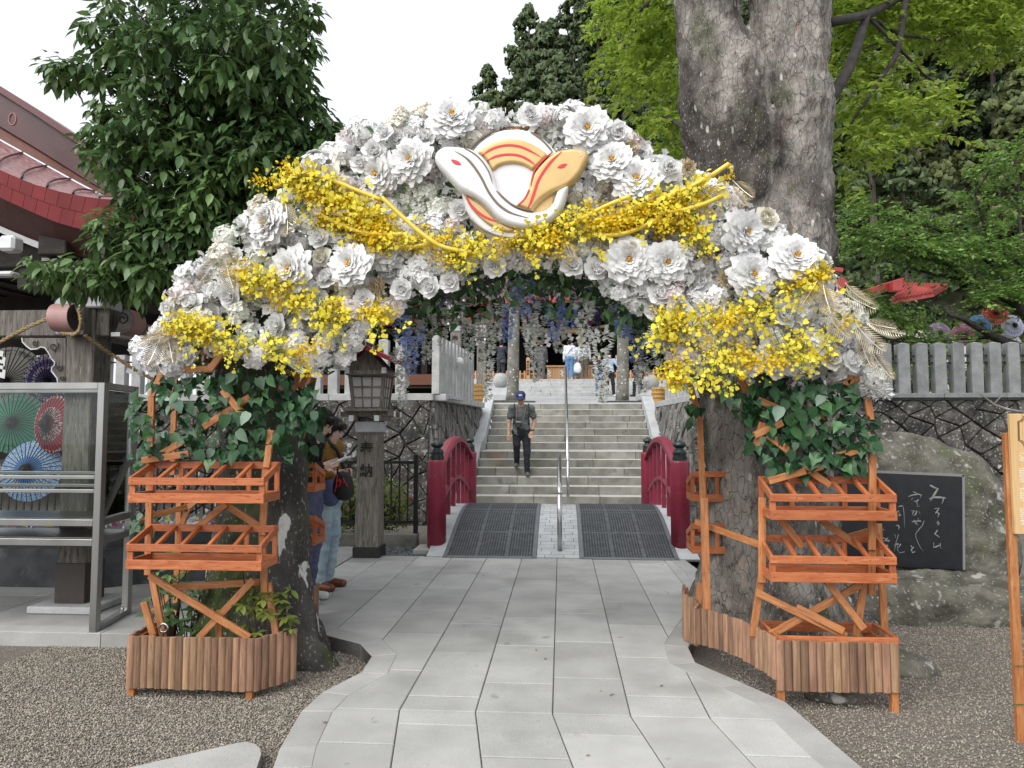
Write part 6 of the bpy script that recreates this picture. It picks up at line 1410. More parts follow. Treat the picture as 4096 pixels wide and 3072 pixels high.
# --- ivy on the legs
IVY_V = [(0, 0, 0), (.12, .26, .03), (.02, .46, -.03), (.38, .40, .03), (.55, .22, .05), (1, 0, -.12), (.55, -.22, .05), (.38, -.40, .03), (.02, -.46, -.03), (.12, -.26, .03), (.4, 0, -.03)]
IVY_F = [(10, 1, 0), (10, 2, 1), (10, 3, 2), (10, 4, 3), (10, 5, 4), (10, 6, 5), (10, 7, 6), (10, 8, 7), (10, 9, 8), (10, 0, 9)]
HRT_V = [(0, 0, 0), (.0, .22, .02), (.18, .36, .03), (.5, .33, .02), (.8, .14, -.04), (1, 0, -.12), (.8, -.14, -.04), (.5, -.33, .02), (.18, -.36, .03), (.0, -.22, .02), (.45, 0, -.03)]
ivm = [npmesh('ivy_leaf', np.array(v_), [np.array(IVY_F)], K[m]) for v_ in (IVY_V, HRT_V) for m in ('leaf_ivy', 'leaf_ivy', 'leaf_ivy2')] + [npmesh('ivy_leaf', np.array(HRT_V), [np.array(IVY_F)], K['leaf_pale'])]
def ivy(poly, ydep, n_big, n_small, seed):
    r2 = random.Random(seed); us = [p[0] for p in poly]; vs = [p[1] for p in poly]
    def rp(d0, d1):
        while True:
            u, v = r2.uniform(min(us), max(us)), r2.uniform(min(vs), max(vs))
            if inside(u, v, poly): return W(u, v, ydep+r2.uniform(d0, d1))
    for k in range(n_big):
        p = rp(-.10, .06); x = Vector((r2.uniform(-.8, .8), r2.uniform(-.5, .1), -1)).normalized(); up = Vector((r2.uniform(-.6, .6), -1, r2.uniform(-.1, .8))); y = up.cross(x).normalized(); z = x.cross(y)
        o = link('ivy_leaf', ivm[r2.choice([0, 0, 1, 2, 3, 3, 4, 5, 6])], arch, p-AO, None, r2.uniform(.05, .105)); o.rotation_euler = Matrix((x, y, z)).transposed().to_euler()
    T = np.array([tuple(rp(-.04, .25)) for _ in range(n_small)]); n = n_small; X = RNG.normal(size=(n, 3))*.6+np.array([0, -.1, -.8]); U = RNG.normal(size=(n, 3))*.6+np.array([0, -1, .4])
    Vv, Fs = stamp(IVY_V, IVY_F, frames(X, U), T, RNG.uniform(.04, .09, n)); o = link('small_ivy', npmesh('small_ivy', Vv-np.array(tuple(AO)), Fs, K['leaf_ivy']), arch); tag(o, kind='stuff')
ivy([(530, 1520), (900, 1470), (1240, 1500), (1290, 1620), (1200, 1790), (1120, 1850), (1000, 1810), (850, 1860), (700, 1800), (600, 1820), (540, 1790), (525, 1650)], AY-.02, 120, 330, 1)
ivy([(2880, 1540), (3150, 1500), (3420, 1540), (3500, 1640), (3510, 1790), (3470, 1880), (3300, 1900), (3100, 1880), (3010, 1780), (2960, 1680)], AY+.05, 130, 360, 2)
ivy([(530, 1800), (570, 1810), (560, 1900), (530, 1850)], AY, 6, 4, 3); ivy([(2740, 1620), (2800, 1600), (2810, 1700), (2770, 1700)], AY+.9, 8, 5, 4); ivy([(1180, 1680), (1290, 1600), (1280, 1780), (1240, 1850), (1190, 1800)], AY+.8, 14, 20, 5); ivy([(1050, 1560), (1180, 1500), (1260, 1600), (1150, 1720)], AY+.2, 14, 10, 6); ivy([(530, 2060), (640, 2040), (620, 2120), (530, 2130)], AY+.5, 4, 18, 7)
# --- stained timber trellis
def tb(u0, v0, y0, u1, v1, y1, w=.042, h=.021): timber('timber', W(u0, v0, y0), W(u1, v1, y1), w, h, K['orange_wood'], arch, (0, 1, 0))
F_ = AY
for a in [(675, 1440, F_, 607, 1582, F_), (607, 1582, F_+.01, 600, 1850, F_+.01), (600, 1840, F_+.02, 592, 2300, F_+.02), (606, 2290, F_+.045, 655, 2560, F_-.02), (1085, 1720, F_, 1066, 1870, F_), (1064, 1850, F_+.02, 1050, 2140, F_+.02), (1048, 2110, F_+.04, 1060, 2415, F_+.04), (1072, 2330, F_+.06, 1108, 2560, F_),
          (666, 1477, F_+.02, 845, 1477, F_+.02), (838, 1482, F_, 900, 1395, F_), (890, 1560, F_-.02, 985, 1672, F_-.02), (815, 1708, F_, 1000, 1588, F_), (645, 1817, F_-.01, 740, 1762, F_-.01), (568, 1842, F_-.03, 756, 1816, F_-.03), (905, 2016, F_+.05, 772, 2125, F_+.05), (900, 2016, F_+.07, 1040, 2107, F_+.07), (598, 2302, F_-.04, 1000, 2552, F_-.1), (680, 2350, F_+.07, 1041, 2328, F_+.07), (1015, 2318, F_-.01, 795, 2552, F_-.05), (576, 2408, F_-.07, 614, 2540, F_-.07),
          (753, 2035, F_+.9, 715, 2130, F_+.9), (552, 2075, F_+.6, 750, 2028, F_+.9), (740, 2040, F_+.9, 800, 1990, F_+.9), (612, 2450, F_+.5, 690, 2370, F_+.6), (660, 2340, F_+.7, 760, 2270, F_+.9), (720, 1900, F_+.95, 700, 2560, F_+.95), (880, 2440, F_+.02, 875, 2560, F_+.02),
          (1156, 1480, F_+.2, 1120, 1575, F_+.2), (1195, 1490, F_+.4, 1165, 1600, F_+.4), (1256, 1510, F_+.95, 1180, 1870, F_+.95), (1132, 1652, F_+.93, 1238, 1668, F_+.93), (700, 1500, F_+.95, 690, 1900, F_+.95), (1235, 1480, F_+.5, 1200, 1560, F_+.5)]: tb(*a)
R_ = AY+.06
for a in [(3048, 1990, R_, 3048, 2330, R_), (3048, 2290, R_+.03, 3010, 2545, R_+.02), (3490, 1810, R_, 3487, 2200, R_), (3488, 2170, R_+.02, 3486, 2380, R_+.02), (3457, 2320, R_+.03, 3424, 2545, R_), (3512, 2095, R_+.25, 3540, 2545, R_+.25), (3074, 1924, R_-.02, 3290, 1864, R_-.02), (3094, 1755, R_, 3175, 1818, R_), (3225, 1874, R_+.01, 3320, 1942, R_+.01), (3350, 1826, R_-.02, 3503, 1776, R_-.02), (3118, 2072, R_+.05, 3210, 2188, R_+.05), (3280, 2078, R_+.06, 3440, 2188, R_+.06), (3300, 2176, R_+.09, 3475, 2127, R_+.09), (3026, 2369, R_-.02, 3385, 2545, R_-.08), (3442, 2338, R_-.005, 3080, 2540, R_-.04), (3310, 2328, R_-.03, 3455, 2516, R_-.07), (3185, 2428, R_-.045, 3375, 2525, R_-.11),
          (2783, 2088, R_+.75, 3044, 2180, R_+.04), (2752, 1510, R_+.9, 2800, 1680, R_+.9), (2798, 1660, R_+.92, 2812, 2020, R_+.92), (2936, 1450, R_+.1, 2986, 1568, R_+.1), (3016, 1742, R_-.02, 3130, 1690, R_-.02), (3050, 1690, R_+.01, 3020, 1800, R_+.01), (3070, 1738, R_-.005, 3175, 1822, R_-.005), (3235, 1644, R_, 3312, 1668, R_), (3128, 1640, R_+.02, 3030, 1600, R_+.02), (3464, 1560, R_, 3482, 1680, R_), (3464, 1730, R_+.02, 3492, 1830, R_+.02), (3390, 1535, R_, 3440, 1515, R_), (3400, 1490, R_, 3380, 1540, R_), (2790, 2450, R_+.7, 2800, 2330, R_+.75)]: tb(*a)
tb(2816, 1992, R_+.5, 2828, 2475, R_+.45, .05, .03)
tb(1960, 1010, AY+.02, 2240, 1010, AY+.02); tb(1880, 520, AY+.1, 2300, 520, AY+.1)
for yy in (AY+.35, AY+.9):   # hidden arch ribs that carry the flowers
    mid = [W(u, v, AY) for u, v in [(700, 1400), (900, 1120), (1200, 880), (1500, 690), (1800, 600), (2300, 600), (2600, 720), (2900, 930), (3150, 1150), (3380, 1430)]]
    for a, c in zip(mid[:-1], mid[1:]): timber('timber', V(a.x, yy, a.z), V(c.x, yy, c.z), .05, .03, K['orange_wood'], arch, (0, 1, 0))
for u in (700, 1100, 1500, 1900, 2300, 2700, 3100, 3380):
    h = W(u, [1400, 980, 690, 590, 600, 790, 1110, 1430][(u-700)//400 if u < 3200 else 7], AY); timber('timber', V(h.x, AY+.3, h.z-.03), V(h.x, AY+.95, h.z-.03), .04, .03, K['orange_wood'], arch)

# ------------------------------------------------------------------ slatted flower boxes on the legs
def flower_box(p, wd, rz, label, dep=.235, hf=.15, hb=.235):
    root = empty('flower_box', p, label, 'box', 'stained flower boxes on the arch legs', rz)
    def bar(a, c, w, h, up=(0, 0, 1)):
        a, c = Vector(a), Vector(c); x = (c-a); L = x.length; x.normalize(); u = Vector(up)
        y = u.cross(x).normalized(); z = x.cross(y); me = MB().box((0, 0, 0), (L, w, h), None, .0018).mesh('board', K['box_wood']); o = link('board', me, root); o.matrix_local = Matrix.Translation((a+c)/2) @ Matrix((x, y, z)).transposed().to_4x4()
    h2 = wd/2; t = .018
    bar((-h2, 0, .028), (h2, 0, .028), t, .056); bar((-h2, 0, hf-.022), (h2, 0, hf-.022), t, .044)
    for s in (-1, 1):
        bar((s*(h2-.018), .012, .05), (s*(h2-.018), .012, hf-.04), .036, .016, (0, 1, 0))
        bar((s*(h2-.012), dep-.016, .05), (s*(h2-.012), dep-.016, hb-.03), .03, .016, (0, 1, 0))
        bar((s*(h2-t/2-.001), .01, .029), (s*(h2-t/2-.001), dep, .029), t, .054)
        bar((s*(h2-t/2-.001), .0, hf-.016), (s*(h2-t/2-.001), dep, hb-.018), t, .04)
        bar((s*(h2-.2), dep-.002, .05), (s*(h2-.2), dep-.002, hb-.04), .03, .014, (0, 1, 0))
    bar((-h2, dep, .028), (h2, dep, .028), t, .056); bar((-h2, dep, hb-.02), (h2, dep, hb-.02), t, .044)
    for f in (-.29, -.1, .1, .29): bar((f*wd, .011, hf-.012), (f*wd, dep-.011, hb-.012), .024, .022)
    sm = MB().lathe([(.0035, 0), (.0035, .0012), (.001, .0016)], (0, 0, 0), 6, Matrix.Rotation(rad(90), 3, 'X')).mesh('screw', K['iron'])
    for f in (-.47, -.29, -.1, .1, .29, .47):
        link('screw', sm, root, (f*wd, -.0085, hf-.022), None)
        if abs(f) > .4: link('screw', sm, root, (f*wd, -.0085, .028), None)
    for f in (.25, .5, .75): bar((-h2+.02, dep*f, .006), (h2-.02, dep*f, .006), .045, .01)
    return root
def bx(u0, u1, v, y): a, c = W(u0, v, y), W(u1, v, y); return V((a.x+c.x)/2, y, a.z), (c-a).length
p, w = bx(513, 1056, 2010, 4.16); flower_box(p, w, 0, 'empty orange stained flower box, upper one on the front of the left leg')
p, w = bx(504, 1047, 2276, 4.16); flower_box(p, w, 0, 'empty orange stained flower box, lower one on the front of the left leg')
p, w = bx(3081, 3588, 2079, 4.27); flower_box(p, w, 0, 'empty orange stained flower box, upper one on the front of the right leg')
p, w = bx(3081, 3588, 2327, 4.27); flower_box(p, w, 0, 'empty orange stained flower box, lower one on the front of the right leg')
for (v, lab) in ((1968, 'upper'), (2182, 'lower')):
    q = W(1262, v, 5.62); flower_box(V(q.x-.36, 5.85, q.z), .72, rad(180), 'orange stained flower box, %s one on the rear of the left leg' % lab)
for (v, lab) in ((2004, 'upper'), (2211, 'lower')):
    q = W(2764, v, 5.8); flower_box(V(q.x+.15, 6.0, q.z), .30, rad(180), 'orange stained flower box, %s one on the rear of the right leg' % lab)

# ------------------------------------------------------------------ slatted planters at the feet
def planter(pts, ztop, zbot, label, feet=(), rim=None):
    'pts: polyline of ground points; one upright half round slat after another'
    root = empty('slat_planter', (pts[0][0], pts[0][1], GZ), label, 'planter', 'brown slatted planters at the feet of the arch')
    P = [Vector(p) for p in pts]; w = .0445
    prof = [(-w/2+.001, .008), (-w/2+.001, -.004), (-w*.3, -.011), (0, -.014), (w*.3, -.011), (w/2-.001, -.004), (w/2-.001, .008)]
    for a, c in zip(P[:-1], P[1:]):
        L = (c-a).length; n = max(1, round(L/w)); d = (c-a)/L; nn = Vector((d.y, -d.x))
        for k in range(n):
            q = a+d*((k+.5)*L/n); zt = ztop+random.uniform(-.004, .004); zb_ = zbot+random.uniform(-.006, .006); f = L/n/w
            vs = [(d.x*x*f+nn.x*(-y), d.y*x*f+nn.y*(-y), z) for z in (zb_, zt) for x, y in prof]; m = len(prof)
            fs = [(i, (i+1) % m, m+(i+1) % m, m+i) for i in range(m)]+[tuple(range(m))[::-1], tuple(range(m, 2*m))]
            me = MB().add(vs, fs).mesh('slat', K['slat']); link('slat', me, root, Vector((q.x, q.y, 0))-wloc(root), (0, 0, 0))
        timber('rail', V(*(a-nn*.02), ztop-.05), V(*(c-nn*.02), ztop-.05), .02, .05, K['box_wood'], root)
    for (x, y) in feet: timber('foot', V(x, y, GZ-.02), V(x, y, ztop-.03), .04, .04, K['orange_wood'], root, (0, 1, 0))
    if rim:
        for a, c in zip(rim, rim[1:]+rim[:1]): timber('rim_board', V(*a), V(*c), .02, .06, K['box_wood'], root)
    return root
g = lambda u, v, y: (W(u, v, y).x, y)
LPa, LPb, LPc = g(503, 2757, 4.2), g(1013, 2757, 4.2), (W(1184, 2725, 4.42).x, 4.42)
planter([LPa, LPb, LPc], W(700, 2547, 4.2).z, W(700, 2755, 4.2).z, 'slatted hardwood planter around the front foot of the left leg', [g(528, 2790, 4.23), g(1000, 2790, 4.23)])
planter([(LPa[0]-.02, 4.75), (LPa[0], 4.23)], W(700, 2547, 4.2).z, W(700, 2755, 4.2).z, 'short slatted side of the planter at the left leg beside the platform')
a_ = W(1240, 2370, 5.55); planter([(W(1215, 2400, 5.4).x, 5.4), (W(1262, 2400, 5.62).x, 5.62), (W(1270, 2400, 5.75).x, 5.75)], W(1240, 2358, 5.5).z, .0, 'slatted planter behind the mossy trunk at the left leg')
z4 = W(3300, 2566, 4.27).z; zb4 = W(3300, 2764, 4.27).z
RP = [g(3598, 2764, 4.27), g(3108, 2764, 4.27)]
c1, c2, c3 = G(2975, 2722, -.06), G(2860, 2670, -.06), G(2783, 2645, -.04)
planter([RP[1][::1], (c1.x, c1.y), (c2.x, c2.y), (c3.x, c3.y), (c3.x+.05, c3.y+.14)][::-1], z4+.02, zb4+.06, 'winding slatted planter wall along the path side of the right trunk')
planter(RP[::-1]+[(RP[0][0]+.01, 4.75)], z4, zb4, 'slatted hardwood planter around the front foot of the right leg', [g(3122, 2800, 4.30), g(3575, 2800, 4.30)], [(W(3108, 2600, 4.31).x, 4.30, z4-.01), (W(3590, 2600, 4.31).x, 4.30, z4-.01), (W(3590, 2600, 4.31).x, 4.62, z4-.01), (W(3108, 2600, 4.31).x, 4.62, z4-.01)])
c4, c5 = G(2740, 2565, 0), G(2790, 2590, 0)
planter([(c4.x+.06, c4.y+.35), (c4.x, c4.y+.02), (c5.x, c5.y-.02)], W(2740, 2378, c4.y).z, .01, 'small slatted planter at the rear foot of the right leg')
# plants growing out of the left planter
for (u, v, nm, m, n, R, lab) in ((1050, 2430, 'shrub', 'leaf_yell', 26, .17, 'yellowing leafy shrub growing in the left planter'), (760, 2480, 'shrub', 'leaf_oak', 30, .17, 'dark green leafy shrub growing at the back of the left planter'), (700, 2340, 'shrub', 'leaf_oak', 20, .16, 'dark twiggy plant climbing inside the left trellis')):
    c = W(u, v, AY+(.02 if m == 'leaf_yell' else .35)); root = empty(nm, (c.x, c.y, GZ), lab, 'shrub'); P = np.array(tuple(c))+RNG.normal(size=(n, 3))*np.array([R*.55, R*.5, R*.75]); nl = 6
    az = RNG.uniform(0, 6.28, (n, 1))+np.arange(nl)[None]*1.1; el = RNG.uniform(-.7, .3, (n, nl)); X = np.stack([np.cos(az)*np.cos(el), np.sin(az)*np.cos(el), np.sin(el)], -1)
    Vv, Fs = stamp(LEAF_V, LEAF_F, frames(X.reshape(-1, 3), np.tile([0, -.3, 1.0], (n*nl, 1))), np.repeat(P, nl, 0), RNG.uniform(.05, .085, n*nl)); link('foliage', npmesh('foliage', Vv-np.array(tuple(wloc(root))), Fs, K[m]), root)
    b = MB()
    for k in range(0, n, 2): b.tube([(c.x, c.y, GZ), (c.x*.5+P[k][0]*.5, c.y, (GZ+P[k][2])/2), tuple(P[k])], [.006, .005, .003], 4, False)
    b.build('stems', K['branch'], root)
e = W(655, 2512, AY-.06); eb = empty('eye_bolt', e, 'shiny steel eye bolt standing in the left planter', 'bolt'); b = MB(); b.smooth = True; b.tube([e+V(.026*math.cos(a), 0, .026*math.sin(a)) for a in np.linspace(-1.57, 4.71, 17)], .007, 7); b.build('ring', K['steel'], eb); b = MB(); b.tube([e+V(0, 0, -.03), e+V(0, 0, -.12)], .006, 6); b.build('shank', K['steel'], eb)

# ------------------------------------------------------------------ snake emblem
EY = AY-.11
em = empty('snake_emblem', W(2055, 738, EY), 'round relief of a white and a gold snake entwined at the top of the arch', 'emblem')
def E(x, y, d=0.0): return W(1740+x*.3255, 450+y*.3255, EY) + V(0, -d, 0)
def smooth_poly(pts, k=4):
    P = np.array(pts, float); n = len(P); out = []
    for i in range(n):
        p0, p1, p2, p3 = P[i-1], P[i], P[(i+1) % n], P[(i+2) % n]
        for t in np.linspace(0, 1, k, endpoint=False): out.append(.5*((2*p1)+(-p0+p2)*t+(2*p0-5*p1+4*p2-p3)*t*t+(-p0+3*p1-3*p2+p3)*t**3))
    return np.array(out)
def pillow(name, pts, d0, d1, m, parent, rnd_=55.0, k=4, st=9.0):
    'polygon relief from depth d0 to d1 with a rounded shoulder'
    P = smooth_poly(pts, k) if k > 1 else np.array(pts, float); Q = np.roll(P, -1, 0)
    x0, y0 = P.min(0)-st; nx, ny = (np.ceil((P.max(0)+st-P.min(0)+st)/st)).astype(int)+1
    gx, gy = np.meshgrid(x0+st*np.arange(nx), y0+st*np.arange(ny), indexing='ij'); X = np.stack([gx.ravel(), gy.ravel()], 1)
    best = np.full(len(X), 1e9); near = X.copy(); ins = np.zeros(len(X), bool)
    for p, q in zip(P, Q):
        d = q-p; t = np.clip(((X-p)@d)/max(d@d, 1e-9), 0, 1); c = p+t[:, None]*d; dd = np.linalg.norm(X-c, axis=1); mk = dd < best; best[mk] = dd[mk]; near[mk] = c[mk]
        cr = (p[1] > X[:, 1]) != (q[1] > X[:, 1]); ins ^= cr & (X[:, 0] < (q[0]-p[0])*(X[:, 1]-p[1])/(q[1]-p[1]+1e-12)+p[0])
    Y = np.where(ins[:, None], X, near); dist = np.where(ins, best, 0); snap = ins & (best < st*.35); Y[snap] = near[snap]; dist[snap] = 0
    f = np.clip(dist/rnd_, 0, 1); h = d0+(d1-d0)*(.3+.7*np.sqrt(1-(1-f)**2)); I = np.arange(nx*ny).reshape(nx, ny); ip = ins.reshape(nx, ny)
    quads = np.stack([I[:-1, :-1], I[1:, :-1], I[1:, 1:], I[:-1, 1:]], -1)[(ip[:-1, :-1] | ip[1:, :-1] | ip[1:, 1:] | ip[:-1, 1:])]
    top = [E(*p, q) for p, q in zip(Y, h)]; b = MB(); b.smooth = True; b.add(top, [tuple(q) for q in quads]); b.smooth = False
    n = len(P); b.add([E(*p, d0+(d1-d0)*.3) for p in P]+[E(*p, d0-.02) for p in P], [(i, (i+1) % n, n+(i+1) % n, n+i) for i in range(n)]); return b.build(name, m, parent)
def line(name, pts, wmax, d, m, parent, k=6):
    P = np.array(pts, float); n = len(P); out = []
    for i in range(n-1):
        p0, p1, p2, p3 = P[max(i-1, 0)], P[i], P[i+1], P[min(i+2, n-1)]
        for t in np.linspace(0, 1, k)[:k-1 if i < n-2 else k]: out.append(.5*((2*p1)+(-p0+p2)*t+(2*p0-5*p1+4*p2-p3)*t*t+(-p0+3*p1-3*p2+p3)*t**3))
    Q = np.array(out); T = np.gradient(Q, axis=0); T /= np.linalg.norm(T, axis=1, keepdims=True); Nn = np.stack([-T[:, 1], T[:, 0]], 1); s = np.linspace(0, 1, len(Q)); wd = wmax/2*np.minimum(1, 5*np.minimum(s+.02, 1.02-s))
    A = Q+Nn*wd[:, None]; B = Q-Nn*wd[:, None]; b = MB()
    b.grid([[E(*p, d) for p in A], [E(*p, d) for p in B]]); b.grid([[E(*p, d) for p in A], [E(*p, d-.02) for p in A]]); b.grid([[E(*p, d) for p in B], [E(*p, d-.02) for p in B]]); return b.build(name, m, parent)
disc = pillow('disc', [(965+652*math.cos(a), 888+706*math.sin(a)) for a in np.linspace(0, 6.283, 41)[:-1]], -.05, 0, K['em_white'], em, 70, 1)
g1 = pillow('gold_coil', [(525, 500), (600, 440), (700, 385), (800, 350), (920, 332), (1040, 340), (1150, 375), (1260, 430), (1380, 525), (1330, 600), (1240, 690), (1195, 718), (1130, 680), (1050, 648), (950, 635), (860, 645), (780, 675), (710, 722), (650, 620), (590, 550)], -.01, .022, K['em_gold'], em, 34)
g2 = pillow('gold_coil', [(355, 1005), (400, 1030), (480, 1080), (560, 1130), (640, 1200), (720, 1290), (800, 1360), (990, 1445), (900, 1478), (780, 1445), (660, 1385), (560, 1305), (470, 1210), (410, 1120)], -.01, .02, K['em_gold'], em, 26)
g3 = pillow('gold_coil', [(1462, 1005), (1455, 1120), (1400, 1200), (1300, 1248), (1190, 1248), (1230, 1160), (1350, 1050)], -.01, .012, K['em_gold'], em, 18)
gs = pillow('gold_snake', [(1885, 545), (1862, 500), (1800, 475), (1700, 465), (1600, 475), (1500, 498), (1420, 540), (1340, 610), (1260, 700), (1200, 780), (1165, 880), (1150, 960), (1110, 1035), (1060, 1100), (990, 1165), (1080, 1215), (1195, 1250), (1230, 1200), (1290, 1130), (1360, 1070), (1460, 1010), (1560, 970), (1640, 930), (1720, 860), (1790, 770), (1850, 660), (1880, 590)], -.005, .05, K['em_gold'], em, 52)
ws = pillow('white_snake', [(130, 455), (250, 452), (400, 470), (500, 505), (590, 570), (650, 640), (700, 720), (735, 820), (765, 920), (800, 1000), (860, 1070), (950, 1150), (1050, 1208), (1160, 1243), (1270, 1248), (1370, 1215), (1440, 1150), (1475, 1080), (1500, 1000), (1560, 960), (1638, 935), (1612, 1080), (1560, 1210), (1480, 1320), (1380, 1390), (1250, 1440), (1120, 1455), (980, 1435), (860, 1390), (760, 1320), (680, 1230), (600, 1150), (500, 1080), (400, 1030), (320, 985), (240, 910), (150, 810), (60, 710), (8, 600), (40, 510)], .0, .07, K['em_white'], em, 62)
for pts, w in (([(410, 472), (480, 390), (560, 318), (650, 260), (725, 225)], 20), ([(860, 178), (920, 170), (980, 178)], 16), ([(1175, 235), (1290, 315), (1380, 405), (1452, 495)], 22), ([(1618, 945), (1590, 1090), (1530, 1190), (1435, 1282)], 20), ([(405, 1285), (560, 1420), (750, 1512), (950, 1547), (1100, 1533), (1280, 1467), (1362, 1422)], 22)): line('taupe_line', pts, w, .003, K['em_brown'], disc)
for pts, w in (([(265, 530), (400, 612), (500, 722), (590, 860), (660, 1000), (730, 1105), (820, 1200), (950, 1280), (1155, 1338)], 30), ([(375, 490), (500, 562), (600, 660), (680, 790), (720, 922)], 18), ([(770, 1005), (880, 1115), (1000, 1195), (1210, 1258)], 18)): line('taupe_line', pts, w, .0725, K['em_brown'], ws)
for pts, w in (([(580, 545), (700, 468), (840, 426), (980, 424), (1120, 464), (1312, 568)], 28), ([(638, 610), (760, 555), (900, 534), (1040, 548), (1150, 600), (1232, 660)], 28)): line('red_line', pts, w, .0245, K['em_red'], g1)
line('red_line', [(388, 1030), (440, 1140), (550, 1250), (650, 1312), (765, 1355)], 30, .0225, K['em_red'], g2)
for pts, w in (([(1560, 518), (1440, 630), (1340, 760), (1270, 880), (1230, 1000), (1180, 1140), (1130, 1222)], 32), ([(1445, 518), (1330, 622), (1240, 725), (1200, 830), (1183, 930)], 16), ([(1160, 975), (1110, 1090), (1015, 1178)], 18)): line('red_line', pts, w, .0525, K['em_red'], gs)
def eye(pts, d, parent, m):
    P = smooth_poly(pts, 3); b = MB(); b.prism([E(*p, d-.012) for p in P], (0, -.012, 0)); b.build('eye', m, parent)
eye([(220, 632), (280, 640), (322, 665), (340, 692), (290, 695), (245, 675)], .0725, ws, K['em_red']); eye([(1505, 715), (1540, 682), (1580, 668), (1622, 668), (1600, 702), (1560, 722)], .0525, gs, K['em_red'])
eye([(1755, 525), (1775, 518), (1795, 525), (1775, 531)], .0505, gs, K['em_white']); eye([(1770, 575), (1785, 558), (1806, 548), (1796, 566)], .0525, gs, K['em_white'])
# ------------------------------------------------------------------ wooden lantern posts
def lantern(x, y, z, label, hpost=1.5, s=1.0, lit=True):
    root = empty('lantern_post', (x, y, z), label, 'lantern', 'wooden offering lanterns')
    B = lambda c, sz, ch=.006, M=None: MB().box((x+c[0], y+c[1], z+c[2]), sz, M, ch)
    B((0, 0, .07), (.32, .32, .15), .008).build('base', K['iron'], root)
    b = MB(); a, c = .14, .125; vs = [(x+i*a, y+j*a, z+.14) for i, j in ((-1, -1), (1, -1), (1, 1), (-1, 1))]+[(x+i*c, y+j*c, z+hpost) for i, j in ((-1, -1), (1, -1), (1, 1), (-1, 1))]
    b.add(vs, [(0, 1, 5, 4), (1, 2, 6, 5), (2, 3, 7, 6), (3, 0, 4, 7), (4, 5, 6, 7)]); post = b.build('post', K['grey_wood'], root)
    for k, ch in enumerate('奉納'):
        me = text_mesh(ch, .165, K['ink'], .001, .0025); link('character', me, post, Vector((x-.01, y-.142+.006*k*0, z+hpost-.22-.255*k))-wloc(post), (rad(90)-.0103, 0, 0))
    h = hpost; B((0, 0, h+.05), (.30, .30, .13), .01).build('cap', K['grey_cap'], root); B((0, 0, h+.13), (.22, .22, .06), .01).build('neck', K['grey_wood'], root)
    for sx in (-1, 1):
        B((sx*.15, 0, h+.15), (.07, .62, .06)).build('arm', K['grey_wood'], root); B((0, sx*.15, h+.20), (.64, .07, .06)).build('arm', K['grey_wood'], root)
        for e in (-1, 1):
            B((sx*.15, e*.315, h+.15), (.055, .012, .065), .002).build('arm_tip', K['white_paint'], root); B((e*.327, sx*.15, h+.20), (.012, .055, .065), .002).build('arm_tip', K['white_paint'], root)
    B((0, 0, h+.245), (.50, .50, .03)).build('floor_board', K['grey_wood'], root)
    z0, z1, r0, r1 = h+.26, h+.66, .165, .205
    house = empty('lamp_house', (0, 0, 0)); house.parent = root; house.location = (0, 0, 0); house.name = 'lamp_house'
    for sx, sy in ((-1, -1), (1, -1), (1, 1), (-1, 1)):
        MB().beam((x+sx*r0, y+sy*r0, z+z0), (x+sx*r1, y+sy*r1, z+z1), .035, .035, (0, 1, 0), .003).build('corner_post', K['grey_wood'], house)
    for q in range(4):
        M = Matrix.Rotation(q*math.pi/2, 3, 'Z'); o = Vector((x, y, z))
        P = lambda u, t: o+M @ Vector((u*(r0+(r1-r0)*t), -(r0+(r1-r0)*t), z0+(z1-z0)*t))
        for i in range(3):
            for j in range(3):
                u0, u1 = -.92+i*1.84/3+.05, -.92+(i+1)*1.84/3-.05; t0, t1 = .04+j*.92/3+.02, .04+(j+1)*.92/3-.02
                bb = MB(); bb.prism([P(u0, t0), P(u1, t0), P(u1, t1), P(u0, t1)], M @ Vector((0, .006, 0))); bb.build('pane', K['lamp_paper'], house)
        for f in (-.92, -.31, .31, .92): MB().beam(P(f, 0), P(f, 1), .014, .018, M @ Vector((0, 1, 0))).build('muntin', K['grey_wood'], house)
        for t in (.02, .345, .655, .98): MB().beam(P(-1, t), P(1, t), .016, .016, M @ Vector((0, 1, 0))).build('muntin', K['grey_wood'], house)
    B((0, 0, z1+.03), (.50, .50, .06)).build('head_board', K['grey_wood'], root)
    for sx in (-1, 1): B((sx*.22, -.27, z1+.05), (.055, .012, .07), .002).build('arm_tip', K['white_paint'], root)
    b = MB(); zt = z1+.33; b.prism([(x-.24, y-.22, z+z1+.06), (x+.24, y-.22, z+z1+.06), (x, y-.22, z+zt-.02)], (0, .44, 0)); b.build('gable', K['grey_wood'], root)
    rf = None
    for sx in (-1, 1):
        b = MB(); rows = [[(x+sx*q*.43, y+e*.40, z+zt-.25*q+.055*q*q) for q in np.linspace(0, 1, 6)] for e in (-1, 1)]
        b.grid(rows); b.grid([[V(*p)+V(0, 0, -.03) for p in r] for r in rows]); b.grid([rows[0], [V(*p)+V(0, 0, -.03) for p in rows[0]]]); b.grid([rows[1], [V(*p)+V(0, 0, -.03) for p in rows[1]]]); b.add([rows[0][-1], rows[1][-1], V(*rows[1][-1])+V(0, 0, -.03), V(*rows[0][-1])+V(0, 0, -.03)], [(0, 1, 2, 3)])
        rf = b.build('roof', K['roof_red'], root)
        for e in np.linspace(-.36, .36, 6):
            bb = MB(); bb.tube([(x+sx*q*.43, y+e, z+zt-.25*q+.055*q*q+.012) for q in np.linspace(0, 1, 6)], .011, 5); bb.build('roof_rib', K['roof_red'], rf)
    MB().beam((x, y-.44, z+zt+.02), (x, y+.44, z+zt+.02), .07, .06, (0, 0, 1), .005).build('ridge', K['roof_dark'], root)
    return root
